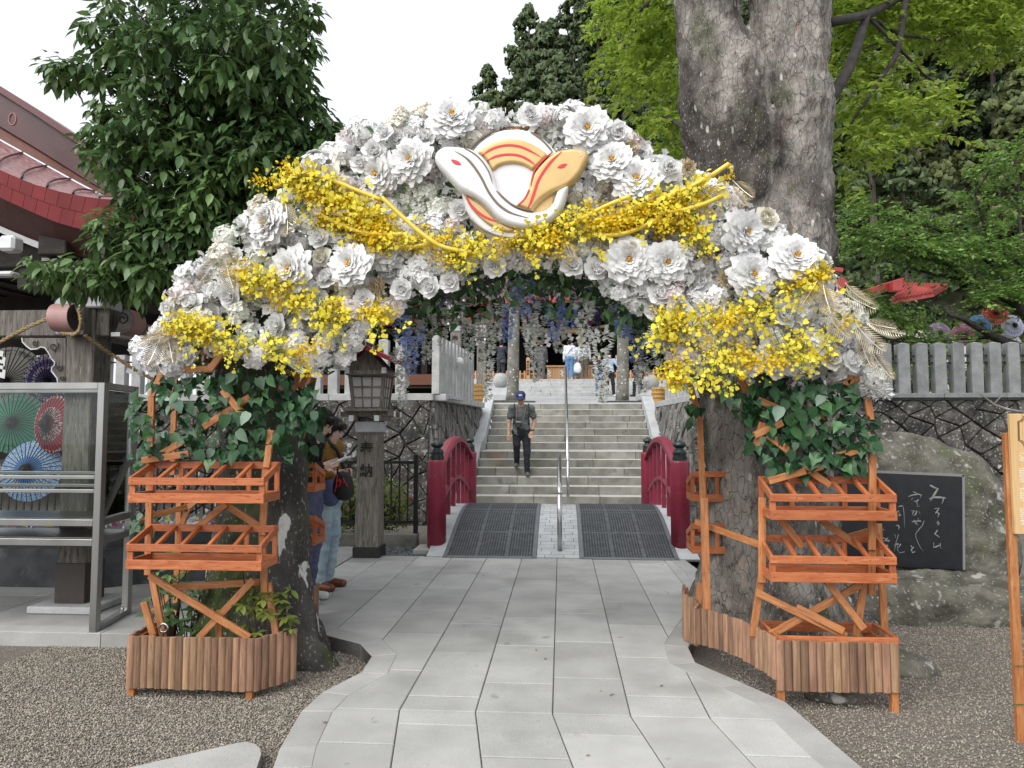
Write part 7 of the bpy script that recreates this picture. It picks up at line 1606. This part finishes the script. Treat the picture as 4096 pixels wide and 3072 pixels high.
lp = G(1494, 2212, 0); lantern(lp.x, 8.42, -.02, 'weathered wooden lantern post with black characters left of the bridge')
lantern(W(1824, 1500, 17.6).x, 17.6, 2.12, 'wooden lantern post with black characters at the left top of the stairs', 1.85)
lantern(W(1925, 1500, 22.5).x, 22.5, 2.44, 'smaller looking wooden lantern post farther back on the upper court', 1.75)
c = W(1838, 1446, 13.6); po_ = empty('paper_ornament', c, 'small white and red ball ornament hung on the left stair fence', 'ornament'); b = MB(); b.smooth = True; b.lathe([(.0001, -.085), (.05, -.07), (.08, -.03), (.085, 0), (.07, .05), (.03, .08), (.0001, .085)], c, 14); b.build('ball', K['paper'], po_); b = MB(); b.lathe([(.03, 0), (.045, .05), (.04, .1)], c+V(-.07, 0, .0), 10, Matrix.Rotation(rad(-75), 3, 'Y')); b.build('collar', K['em_red'], po_)

# ------------------------------------------------------------------ engraved boulder
sb = W(3690, 2200, 7.2); st = empty('engraved_boulder', (sb.x, 7.25, 0), 'big mossy boulder with a black engraved stone plaque', 'monument')
R3 = lambda u, v, y: (W(u, v, y).x-sb.x, y-7.25, W(u, v, y).z)
pr = [('e', R3(3680, 2080, 7.35), (.88, .42, .80), None, None, 0), ('e', R3(3560, 1980, 7.35), (.55, .38, .62), None, None, 0), ('e', R3(3850, 2260, 7.35), (.52, .40, .55), None, None, 0), ('e', R3(3480, 2250, 7.35), (.6, .42, .6), None, None, 0)]
me = sdf_mesh('boulder', pr, [K['rock']], .04, .2); rough_up(me, .05, 2.6, 4, (1, 1, 1)); link('boulder', me, st)
S = lambda x, y, d=0: W(3480+x*.2653, 1860+y*.2653, 6.86-d)
b = MB(); b.prism([S(-420, 60, .0), S(1400, 150), S(1410, 1580), S(-420, 1500)], (0, .2, 0)); pl = b.build('plaque', K['plaque'], st)
b = MB(); b.beam(S(-420, 78, -.012), S(1404, 158, -.012), .03, .022); b.beam(S(1396, 150, -.012), S(1406, 1575, -.012), .022, .03, (0, 1, 0)); b.build('plaque_edge', K['plaque_edge'], pl)
strokes = [[(900, 305), (960, 340), (1020, 360), (985, 420), (950, 480), (905, 550)], [(890, 515), (960, 490), (1050, 490), (1140, 500)], [(1110, 490), (1098, 540), (1080, 590)], [(970, 660), (1040, 650), (1000, 715), (985, 735)], [(1000, 715), (1040, 730), (1020, 790)], [(1000, 880), (1030, 850), (1040, 880), (1015, 915)], [(1020, 980), (975, 1040), (1020, 1070), (1050, 1095)], [(960, 1170), (960, 1250)], [(950, 1245), (1000, 1235), (1050, 1210)], [(1060, 1180), (1060, 1245), (1080, 1255)],
           [(650, 400), (700, 430)], [(575, 480), (640, 455), (720, 440), (775, 455), (755, 500)], [(640, 495), (625, 530)], [(665, 545), (700, 555), (730, 520)], [(700, 560), (712, 600), (700, 625), (745, 620)], [(620, 690), (665, 690), (635, 745), (650, 770), (690, 745), (705, 690)], [(735, 700), (755, 745)], [(630, 860), (690, 850), (760, 845), (770, 860)], [(720, 800), (735, 835)], [(660, 830), (690, 880), (720, 905)], [(815, 840), (790, 910), (730, 980), (685, 1040), (690, 1090), (720, 1170), (760, 1250), (790, 1295)], [(615, 1215), (640, 1250)], [(660, 1235), (620, 1280), (640, 1325), (680, 1305)],
           [(425, 630), (490, 615)], [(500, 625), (510, 720), (515, 830), (520, 960)], [(440, 690), (415, 705), (440, 720)], [(425, 755), (455, 735), (460, 760), (430, 770)], [(390, 920), (425, 910), (440, 940), (425, 975)], [(375, 1050), (385, 1105)], [(430, 1045), (410, 1110), (390, 1170), (380, 1230), (360, 1310)], [(360, 1215), (420, 1190), (440, 1200)], [(415, 1210), (415, 1290), (440, 1325), (520, 1310)], [(465, 1190), (430, 1250)], [(195, 970), (210, 985)], [(200, 1100), (230, 1110)], [(270, 1100), (210, 1150)], [(200, 1150), (300, 1140)], [(240, 1120), (280, 1165)], [(220, 1210), (262, 1210), (262, 1270)]]
for sp in strokes:
    b = MB(); b.smooth = True; n = len(sp); wd = .0135 if max(p[1] for p in sp) < 600 and min(p[0] for p in sp) > 850 else .0085
    b.tube([S(*p, .0015) for p in sp], [wd*.55]+[wd*.8]*(n-2)+[wd*.6] if n > 2 else [wd*.6]*n, 6, True, .5); b.build('brush_stroke', K['carve'], pl)
lg = empty('stone_ledge', (W(3750, 2450, 6.2).x, 6.3, GZ), 'long dark rough stone ledge in front of the engraved boulder', 'stone'); lo = wloc(lg)
rl = lambda u, v, y: tuple(W(u, v, y)-lo)
me = sdf_mesh('ledge', [('c', rl(3420, 2450, 6.35), .22, rl(3720, 2440, 6.35), .24, 0), ('c', rl(3720, 2440, 6.35), .24, rl(4250, 2475, 6.3), .20, 0), ('c', rl(3450, 2400, 6.7), .28, rl(4300, 2440, 6.75), .28, 0)], [K['rock']], .035, .12); rough_up(me, .05, 3.2, 6, (1, 1, 1)); link('ledge', me, lg)
for (u, v, y, r, lab) in ((3600, 2545, 5.0, (.20, .16, .10), 'low rounded grey rock on the gravel behind the right planter'), (3330, 2825, 4.45, (.17, .10, .05), 'flat broken stone under the front of the right planter')):
    c = W(u, v, y); rk = empty('rock', (c.x, y, GZ), lab, 'rock'); me = sdf_mesh('stone', [('e', (0, 0, .02), r, None, None, 0), ('e', (r[0]*.5, .03, .0), (r[0]*.7, r[1]*.8, r[2]*.7), None, None, 0)], [K['rock']], .02, .05); rough_up(me, .02, 6, 2, (1, 1, 1)); link('stone', me, rk)

# ------------------------------------------------------------------ notice board at the right edge
SY = 3.9; nb = empty('notice_board', (W(4130, 2876, SY).x, SY, GZ), 'pale pine notice board on an orange wooden post at the right edge', 'sign')
xl = W(4044, 1900, SY).x; zt, zb_ = W(4040, 1655, SY).z, W(4050, 2135, SY).z; wd = .46
MB().box((xl+wd/2, SY, (zt+zb_)/2), (wd, .022, zt-zb_), None, .002).build('board', K['sign_wood'], nb)
for xx in (W(4072, 2400, SY).x, xl+wd-.05): timber('post', V(xx, SY+.03, GZ-.05), V(xx, SY+.03, zt-.1), .04, .03, K['orange_wood'], nb, (0, 1, 0))
for v in (2665, 2820):
    b = MB(); p = W(4075, v, SY); b.tube([(W(4056, v, SY).x, SY+.008, p.z), (W(4100, v, SY).x, SY+.006, p.z+.001)], .0025, 5); b.build('green_wire', K['leaf_ivy2'], nb)
pxm = SY/FPX
def SP(x, y): return W(3940+x*.3012, 1630+y*.3014, SY)
for off, wdt in ((0, .0022), (14, .0016)):
    b = MB(); pts = [(490+off, 120+off), (480+off, 150+off), (455+off, 172+off), (418+off, 183+off*.6), (425+off, 440-off*.6), (460+off, 452-off), (485+off, 480-off), (495+off, 508-off)]; P = [SP(*p) for p in pts]; P = [V(xl+wd/2, P[0].y, P[0].z)]+P+[V(xl+wd/2, P[-1].y, P[-1].z)]; P = P+[V(2*(xl+wd/2)-p.x, p.y, p.z) for p in P[::-1]]
    b.tube([p+V(0, -.0115, 0) for p in P], wdt, 5); b.build('ornament_line', plain('brown print %d' % off, (.10, .05, .02)), nb)
cream = plain('cream print', (.86, .80, .66), .6, .02)
for (x, y, body, size, line) in ((430, 598, '「一条の\n今、ここ\nこぼれる\nものを', .0115, 1.02), (432, 795, 'A "ray\npierces\nHere, b\nThe flo\nfloral c\nThe gen\ntheir w\ncontinu', .0105, .93), (440, 1065, '白がす\nなってで\n鳴き出\n幸せの\n花の雲\nこの花', .0115, 1.04), (445, 1328, 'As the\nthe su\n"Light\nby the\nthe ha\nTo the\npeace\nMay y\nsteps', .0105, .93)):
    p = SP(x, y); link('lettering', text_mesh(body, size, cream, .0003, .0002, True, line), nb, Vector((p.x, SY-.0118, p.z))-wloc(nb), (rad(90), 0, 0))
br_ = empty('bare_branch', W(3960, 1630, 6.9), 'bare forked grey branch lying before the right wall', 'branch'); b = MB(); b.smooth = True
b.tube([W(3907, 1566, 6.9), W(3940, 1590, 6.9), W(3975, 1618, 6.9), W(4030, 1638, 6.85), W(4110, 1652, 6.8)], [.004, .008, .011, .013, .015], 6); b.tube([W(3975, 1617, 6.9), W(4000, 1590, 6.9), W(3992, 1562, 6.9), W(4003, 1550, 6.9)], [.009, .007, .005, .003], 6); b.tube([W(4110, 1652, 6.8), W(4200, 1660, 6.95), W(4230, 2300, 7.0)], [.015, .02, .03], 6); b.build('branch', K['bark_thin'], br_)

# fallen leaves, too small to pick apart
n = 90; T = []
while len(T) < n:
    x, y = random.uniform(-3.4, 3.4), random.uniform(3.0, 8.2); on = inside(x, y, pathpoly)
    if on and random.random() < .55: continue
    T.append((x, y, .006 if on else GZ+.012))
T = np.array(T); X = RNG.normal(size=(n, 3))*np.array([1, 1, .12]); U = np.array([0, 0, 1.0])+RNG.normal(size=(n, 3))*.25; Vv, Fs = stamp(LEAF_V, LEAF_F, frames(X, U), T, RNG.uniform(.012, .035, n))
tag(link('leaf_litter', npmesh('leaf_litter', Vv, Fs, mat('dry leaf', (.22, .12, .05), (.35, .2, .08), 20, island=.4))), 'scattered small dry leaves on the paving and gravel', 'leaves', kind='stuff')
# ------------------------------------------------------------------ people
SKIN = plain('skin', (.48, .29, .2), .55, .04); SKIN2 = plain('light skin', (.64, .44, .35), .55, .04); HAIR = mat('black hair', (.008, .007, .007), (.02, .018, .017), 30, coord='obj', stretch=(6, 6, 1), rough=.5, spec=.25, bump=.002, bscale=20)
DARK = plain('dark detail', (.012, .012, .013), .6); LIP = plain('lip', (.42, .17, .14), .6)
def person(name, loc, rz, label, J, cols, res=.012, hair='short', group=None, face=True, slim=1.0, skirt=None, shoe=None, fingers=True, sleeve='long', hand_dir=None, cat='person', loose=1.0):
    'J holds the joints; cols: skin, hair, top, trousers, shoes'
    D = dict(pel=(0, 0, .93), wai=(0, 0, 1.08), che=(0, .0, 1.27), nec=(0, .015, 1.43), hea=(0, -.015, 1.57), shL=(.17, .0, 1.385), shR=(-.17, .0, 1.385), elL=(.225, .03, 1.12), elR=(-.225, .03, 1.12), wrL=(.235, -.03, .88), wrR=(-.235, -.03, .88), hpL=(.085, 0, .9), hpR=(-.085, 0, .9), knL=(.09, -.02, .5), knR=(-.09, -.02, .5), anL=(.095, .02, .085), anR=(-.095, .02, .085), toL=(.115, -.13, .035), toR=(-.115, -.13, .035), look=(0, -1, -.1))
    D.update(J); A = {k: np.array(v, float) for k, v in D.items()}; pr = []; s = slim; L = loose
    c = lambda a, ra, b_, rb, m, k=None: pr.append(('c', a, ra, b_, rb, m) if k is None else ('c', a, ra, b_, rb, m, k)); e = lambda a, r, m, R=None, k=.02: pr.append(('e', a, r, R, None, m, k))
    def ax(f):
        f = f/np.linalg.norm(f); x = np.cross([0, 0, 1.0], f); x /= np.linalg.norm(x); return np.stack([x, f, np.cross(f, x)], 1)
    # torso
    bx = A['shL']-A['shR']; bx /= np.linalg.norm(bx); upv = A['nec']-A['pel']; upv /= np.linalg.norm(upv); fy = np.cross(upv, bx); Rt = np.stack([bx, fy, upv], 1)
    e(A['pel']+np.array([0, .01, -.01]), (.158*s*L, .118*s*L, .13), 3 if skirt is None else 3, Rt, .05); e(A['wai'], (.14*s*L, .105*s*L, .15), 2, Rt, .05); e(A['che'], (.165*s, .118*s, .17), 2, Rt, .05)
    for q in 'LR':
        c(A['sh'+q], .066*s*L, A['nec']-upv*.035, .052, 2, .05); c(A['wai']+bx*(.07 if q == 'L' else -.07)*s, .085*L, A['pel']+bx*(.075 if q == 'L' else -.075)*s-upv*.04, .09*L, 2, .05)
    c(A['nec']-upv*.04, .054, A['hea']-np.array([0, -.01, .045]), .05, 0, .02)
    # head
    lk = A['look']; Rh = ax(lk); fx, ff, fu = Rh[:, 0], Rh[:, 1], Rh[:, 2]; h = A['hea']; hp = lambda x, y, z: h+fx*x+ff*y+fu*z
    e(hp(0, 0, .02), (.074, .092, .098), 0, Rh, .02); e(hp(0, .03, -.05), (.056, .062, .062), 0, Rh, .03)
    if face:
        c(hp(0, .09, .012), .009, hp(0, .108, -.018), .0125, 0, .012)
        for q in (-1, 1): e(hp(q*.031, .083, .018), (.011, .007, .0055), 5, Rh, .003); c(hp(q*.018, .088, .04), .0055, hp(q*.045, .079, .042), .0045, 1, .004); e(hp(q*.076, -.005, .0), (.012, .022, .03), 0, Rh, .008)
        c(hp(-.02, .087, -.052), .0065, hp(.02, .087, -.052), .0065, 6, .006)
    if hair != 'none':
        e(hp(0, -.016, .044), (.088, .102, .092), 1, Rh, .01)
        if hair in ('bob', 'long', 'short_f'):
            for q in (-1, 1): c(hp(q*.066, .012, .05), .04, hp(q*.07, -.005, -.04 if hair != 'long' else -.07), .03, 1, .02)
            e(hp(0, -.055, -.015), (.084, .062, .085), 1, Rh, .03); c(hp(-.045, .074, .078), .032, hp(.045, .074, .078), .032, 1, .02)
        if hair == 'long':
            for q in (-1, 0, 1): c(hp(q*.05, -.05, 0), .045, hp(q*.06, -.05, -.28), .035, 1, .03)
        if hair == 'bun': e(hp(0, -.1, .03), (.045, .04, .045), 1, Rh, .01); e(hp(0, -.055, -.0), (.07, .05, .07), 1, Rh, .03)
        if hair == 'short': e(hp(0, -.05, .0), (.072, .055, .07), 1, Rh, .03)
    # limbs
    for q in 'LR':
        sh, el, wr = A['sh'+q], A['el'+q], A['wr'+q]; sg = 1 if q == 'L' else -1
        if sleeve == 'long': c(sh, .058*s*L, el, .048*s*L, 2, .03); c(el, .048*s*L, wr-(wr-el)*.06, .037*L, 2, .02)
        else: m = sh+(el-sh)*.62; c(sh, .06*s*L, m, .066*s*L, 2, .03); c(m, .043, el, .04, 0, .01); c(el, .04, wr, .028, 0, .02)
        hd = (wr-el)/np.linalg.norm(wr-el); hd = hd if not hand_dir or q not in hand_dir else np.array(hand_dir[q], float)/np.linalg.norm(hand_dir[q]); c(wr, .027, wr+hd*.05, .03, 0, .015)
        if fingers:
            pn = np.cross(hd, [0, 0, 1.0] if abs(hd[2]) < .8 else [sg*1.0, 0, 0]); pn /= np.linalg.norm(pn); wv = np.cross(pn, hd)
            for i, (o, ln) in enumerate(((-.027, .06), (-.009, .072), (.009, .068), (.026, .052))):
                b0 = wr+hd*.08+wv*o; kx = b0+hd*ln*.5+pn*.008; c(wr+hd*.04+wv*o*.8, .0125, b0, .0115, 0, .006); c(b0, .0112, kx, .0105, 0, .003); c(kx, .0105, kx+hd*ln*.42+pn*.02, .0092, 0, .003)
            t0 = wr+hd*.03-wv*.026; t1 = t0+hd*.028-wv*.022+pn*.006; c(t0, .014, t1, .0125, 0, .006); c(t1, .0122, t1+hd*.03-wv*.006+pn*.01, .0098, 0, .003)
        else: c(wr+hd*.05, .028, wr+hd*.12, .02, 0, .015)
        hp_, kn, an, to = A['hp'+q], A['kn'+q], A['an'+q], A['to'+q]
        if skirt is None: c(hp_, .094*s*L, kn, .066*s*L, 3, .04); c(kn, .066*s*L, an, .05*s*L, 3, .03)
        else: c(hp_, .08, kn, .055, 0, .03); c(kn, .052, an, .034, 0, .02)
        c(an+np.array([0, .03, -.035]), .043, to, .036, 4, .015); c(an+np.array([0, .0, .0]), .046, an-np.array([0, 0, .04]), .045, 4, .015)
    if skirt is not None:
        for i in range(6): z = A['pel'][2]-.05-i*(A['pel'][2]-skirt)/6; r = .15+.018*i; e(np.array([A['pel'][0], A['pel'][1], z]), (r, r*.8, .09), 3, None, .03)
    root = empty(name, loc, label, cat, group, rz); me = sdf_mesh('body', pr, [cols[0], cols[1], cols[2], cols[3], cols[4], DARK, LIP], res, .02); link('body', me, root)
    nv = len(me.vertices); co = np.empty(nv*3, np.float32); me.vertices.foreach_get('co', co); nr = np.empty(nv*3, np.float32); me.vertices.foreach_get('normal', nr); co = co.reshape(-1, 3); nr = nr.reshape(-1, 3); cl = set()
    for pg in me.polygons:
        if pg.material_index in (2, 3): cl.update(pg.vertices)
    for i in cl:
        p = co[i]; co[i] = p+nr[i]*.011*mnoise.fractal((p[0]*9, p[1]*9, p[2]*16+p[0]*6), .7, 2.0, 3)
    me.vertices.foreach_set('co', co.ravel()); me.update()
    return root, A, Rh
def C(nm, c, r=.85, b=.0): return plain(nm, c, r, .12, 9, b)
# man coming down the stairs
gx = -.735; foot = step_y(4)+.10
man, A, Rh = person('person', (gx, foot, 4*RIS), rad(4), 'man in blue cap and grey T-shirt walking down the stairs', dict(pel=(-.02, .05, .86), wai=(-.02, .04, 1.0), che=(-.02, .02, 1.19), nec=(-.02, .0, 1.345), hea=(-.03, -.045, 1.475), shL=(.165, .02, 1.30), shR=(-.20, .0, 1.305), elL=(.235, .08, 1.06), wrL=(.185, -.0, .85), elR=(-.255, .04, 1.04), wrR=(-.262, -.02, .80), hpL=(.07, .05, .84), hpR=(-.105, .06, .84), knL=(.085, -.0, .45), anL=(.09, .03, .085), toL=(.10, -.12, .035), knR=(-.11, .03, .60), anR=(-.105, .22, .245), toR=(-.13, .06, .19), look=(-.12, -1, -.42)),
    [SKIN, HAIR, C('grey tee', (.10, .115, .115), .9, .002), C('navy trousers', (.012, .015, .022), .85, .002), C('grey shoes', (.12, .105, .095))], .0075, 'short', sleeve='short')
h = A['hea']; hp = lambda x, y, z: tuple(h+Rh[:, 0]*x+Rh[:, 1]*y+Rh[:, 2]*z)
CAPB = C('navy cap', (.012, .022, .075), .8); me = sdf_mesh('cap', [('e', hp(0, -.012, .075), (.094, .108, .078), Rh, None, 0), ('e', hp(0, .115, .052), (.078, .085, .012), Rh, None, 0, .02), ('e', hp(0, .076, .098), (.038, .02, .024), Rh, None, 1, .002)], [CAPB, C('cap badge', (.35, .45, .6))], .0075, .01); link('cap', me, man)
me = sdf_mesh('sunglasses', [('e', hp(q*.032, .088, .014), (.026, .012, .018), Rh, None, 0) for q in (-1, 1)], [DARK], .0075, .01); link('sunglasses', me, man)
b = MB(); b.smooth = True
for q in (-1, 1): b.tube([(-.02+q*.13, .10, 1.33), (-.02+q*.135, -.02, 1.375), (-.02+q*.135, -.115, 1.28), (-.02+q*.14, -.12, 1.12), (-.02+q*.155, .0, .98)], .022, 8, True, .5)
b.build('backpack_straps', DARK, man, False)
b = MB(); b.box((-.02, .19, 1.15), (.3, .15, .42), None, .05); b.build('backpack', DARK, man, False)
b = MB(); b.smooth = True
for q in (-1, 1): b.tube([(-.02+q*.075, .05, 1.37), (-.02+q*.085, -.06, 1.33), (-.035+q*.075, -.135, 1.2), (-.055+q*.06, -.15, 1.02)], .012, 6, True, .4)
b.build('camera_strap', C('tan strap', (.28, .2, .15)), man, False)
b = MB(); b.smooth = True; b.tube([tuple(A['wrL']+np.array([.034*math.cos(a), .034*math.sin(a), .03])) for a in np.linspace(0, 6.283, 13)], .012, 6); b.build('watch', DARK, man, False)
cw = Vector((gx-.06, foot-.19, 4*RIS+.98)); cr = empty('camera', cw, 'black and silver camera hanging on the chest of the man in the blue cap', 'camera')
MB().box(cw, (.135, .05, .075), None, .008).build('camera_body', DARK, cr); MB().box(cw+V(0, 0, .05), (.10, .045, .03), None, .008).build('top_plate', K['steel'], cr)
b = MB(); b.smooth = True; b.lathe([(.038, 0), (.040, .02), (.038, .06), (.042, .09), (.036, .095)], cw+V(0, -.02, -.02), 14, Matrix.Rotation(rad(90+28), 3, 'X')); b.build('lens', DARK, cr)
# two women beside the left leg
BLK = C('black cardigan', (.008, .008, .009), .9, .004); BLU = C('slate trousers', (.085, .095, .17), .9, .003)
X1 = W(1232, 1900, 6.14).x
w1, A1, R1 = person('person', (X1, 6.14, 0), rad(88), 'woman with short black hair in black cardigan looking down at a booklet', dict(pel=(0, .03, .93), wai=(0, .05, 1.08), che=(0, .03, 1.28), nec=(0, -.03, 1.45), hea=(0, -.115, 1.555), shL=(.165, -.01, 1.385), shR=(-.165, -.01, 1.385), elL=(.21, .03, 1.11), elR=(-.21, .04, 1.11), wrL=(.075, -.15, 1.19), wrR=(-.08, -.15, 1.18), knL=(.09, -.02, .5), knR=(-.09, -.02, .5), look=(0, -1, -.75)),
    [SKIN2, HAIR, BLK, BLU, C('white sneakers', (.6, .6, .58))], .0075, 'bob', hand_dir={'L': (-.3, -1, .25), 'R': (.3, -1, .25)}, loose=1.12)
X2 = W(1306, 1900, 6.68).x
w2, A2, R2 = person('person', (X2, 6.68, 0), rad(80), 'woman in mustard sweater and ripped pale jeans half hidden behind the woman in black', dict(nec=(0, 0, 1.38), hea=(0, -.05, 1.49), shL=(.17, 0, 1.335), shR=(-.17, 0, 1.335), che=(0, 0, 1.22), wai=(0, 0, 1.04), pel=(0, 0, .9), elR=(-.25, .02, 1.06), wrR=(-.14, -.12, 1.08), elL=(.25, .02, 1.06), wrL=(.16, -.12, 1.08), look=(.2, -1, -.5)),
    [SKIN2, HAIR, C('mustard sweater', (.24, .125, .022), .95, .004), mat('pale jeans', (.24, .33, .40), (.36, .45, .5), 5, coord='obj', layers=[((.45, .5, .52), 14, .6, .7)], rough=.9), C('brown boots', (.14, .04, .018), .35)], .009, 'bob', loose=1.15)
b = MB(); b.smooth = True; b.tube([(-.14, .10, 1.36), (-.10, -.02, 1.43), (-.06, -.14, 1.30), (.05, -.165, 1.1), (.14, -.14, .95)], .018, 6, True, .5); b.build('bag_strap', DARK, w2, False)
t = W(1366, 1846, 6.14); tl = empty('booklet', (t.x-.03, 6.14, t.z), 'white booklet with blue picture held by the woman in black', 'booklet')
Mx = Matrix.Rotation(rad(-24), 3, 'Y'); MB().box(t+V(-.03, 0, 0), (.20, .16, .018), Mx, .003).build('cover', C('white page', (.72, .74, .78)), tl); MB().box(t+V(-.02, 0, 0)+Mx @ V(0, 0, .0105), (.12, .10, .002), Mx).build('picture', C('blue picture', (.10, .25, .55)), tl)
def bag(u, v, y, sz, m, label, name='shoulder_bag', acc=None):
    p = W(u, v, y); r = empty(name, p, label, 'bag'); me = sdf_mesh('pouch', [('e', (0, 0, 0), (sz[0]*.55, sz[1]*.55, sz[2]*.5), None, None, 0), ('e', (0, 0, -sz[2]*.22), (sz[0]*.6, sz[1]*.6, sz[2]*.33), None, None, 0)], [m], .012, .03); rough_up(me, .012, 9, 2, (1, 1, 1)); link('pouch', me, r)
    b = MB(); b.smooth = True; b.tube([(-sz[0]*.3, 0, sz[2]*.4), (-sz[0]*.35, 0, sz[2]*.75), (0, .02, sz[2]*1.1)], .009, 6); b.build('strap', DARK, r, False)
    if acc:
        b = MB()
        for k in range(9): a = random.uniform(-1, 1); b.tube([(a*sz[0]*.4, -sz[1]*.5, random.uniform(.1, .4)*sz[2]), (a*sz[0]*.5+random.uniform(-.04, .04), -sz[1]*.56, random.uniform(-.3, .2)*sz[2])], .006, 4)
        b.build('cord', acc, r, False)
bag(1318, 1968, 6.45, (.15, .12, .24), C('blue grey bag', (.09, .105, .21)), 'blue grey waist bag of the woman in the mustard sweater')
bag(1372, 1940, 6.45, (.17, .14, .26), DARK, 'black bag with red cords carried by the woman in the mustard sweater', acc=C('red cord', (.5, .03, .03)))
# visitors before the hall
TZ = 2.83+5*.158; Q_ = dict(fingers=False)
def bgp(u, y, rz, lab, J, cols, hair, **k):
    z = TZ if y > 29.9 else plaza_z(y); r, *_ = person('person', (W(u, 1520, y).x, y, z), rad(rz), lab, J, cols, .016, hair, fingers=False, **k); return r
JN = C('blue jeans', (.10, .2, .36)); WHT = C('white shirt', (.62, .64, .68)); DGR = C('charcoal', (.03, .032, .037)); OLV = C('olive trousers', (.09, .075, .05)); SH = C('dark shoes', (.03, .028, .027)); DEN = C('pale denim', (.42, .52, .62))
r = bgp(2004, 30.4, 178, 'visitor in dark coat seen from behind at the left before the hall', dict(elL=(.26, -.1, 1.2), wrL=(.1, -.2, 1.42), elR=(-.26, -.1, 1.2), wrR=(-.1, -.2, 1.42)), [SKIN, HAIR, C('navy coat', (.025, .03, .045)), DGR, SH], 'short', loose=1.2)
bag(2012, 1445, 30.2, (.26, .14, .2), DARK, 'black shoulder bag of the visitor in the dark coat')
bgp(2166, 30.4, 175, 'visitor in dark jacket and grey trousers behind the hanging wisteria', {}, [SKIN, HAIR, C('plum jacket', (.05, .045, .055)), C('grey trousers', (.075, .08, .085)), SH], 'short', loose=1.15)
r = bgp(2278, 30.3, 182, 'woman in white shirt and blue jeans with crossbody strap seen from behind', {}, [SKIN, HAIR, WHT, JN, C('pale shoes', (.5, .5, .5))], 'bun', loose=1.22)
b = MB(); b.tube([(-.15, .05, 1.40), (-.05, .15, 1.25), (.12, .16, 1.05), (.2, .08, .95)], .012, 5); b.build('bag_strap', DARK, r, False)
bgp(2303, 30.9, 180, 'shorter woman in white top and pale blue skirt before the offering box', dict(), [SKIN, HAIR, WHT, C('pale blue skirt', (.3, .42, .52)), SH], 'short_f', skirt=.25)
bag(2311, 1470, 30.3, (.3, .12, .44), WHT, 'white cloth tote bag between the two white shirts', 'tote_bag')
bgp(2338, 30.3, 178, 'visitor in pale grey shirt and olive trousers seen from behind', {}, [SKIN, HAIR, C('grey white shirt', (.5, .52, .55)), OLV, C('brown shoes', (.2, .1, .05))], 'short', loose=1.18)
r = bgp(2438, 27.3, 0, 'girl in pale denim jacket and black trousers making a peace sign', dict(elL=(.30, -.08, 1.2), wrL=(.26, -.16, 1.44), elR=(-.24, -.16, 1.22), wrR=(-.05, -.18, 1.46), anL=(.16, .02, .085), toL=(.2, -.12, .035), knL=(.13, -.02, .5), anR=(-.1, .02, .085)), [SKIN2, HAIR, DEN, C('black trousers', (.012, .012, .014)), C('white shoes', (.6, .6, .6))], 'long', loose=1.1)
bgp(2398, 27.6, 8, 'visitor in black jacket standing left of the girl in denim', {}, [SKIN2, HAIR, DARK, C('blue jeans 2', (.07, .13, .25)), SH], 'short_f', loose=1.1)
bgp(2552, 26.2, -60, 'visitor in black striding to the right below the hanging flowers', dict(pel=(0, .1, .86), wai=(0, .1, 1.0), che=(0, .02, 1.2), nec=(0, -.03, 1.36), hea=(0, -.08, 1.5), knL=(.1, -.22, .5), anL=(.1, -.26, .085), toL=(.1, -.42, .035), knR=(-.1, .15, .48), anR=(-.1, .34, .1), toR=(-.1, .2, .035), shL=(.17, .0, 1.32), shR=(-.17, .0, 1.32), elL=(.22, .02, 1.08), elR=(-.22, .02, 1.08)), [SKIN, HAIR, DARK, C('black cargo', (.014, .014, .015)), SH], 'short', loose=1.15)
bgp(2800, 25.0, 200, 'visitor in grey top walking away beside the right trunk', {}, [SKIN, HAIR, C('mid grey', (.2, .2, .2)), DGR, SH], 'short') if False else None
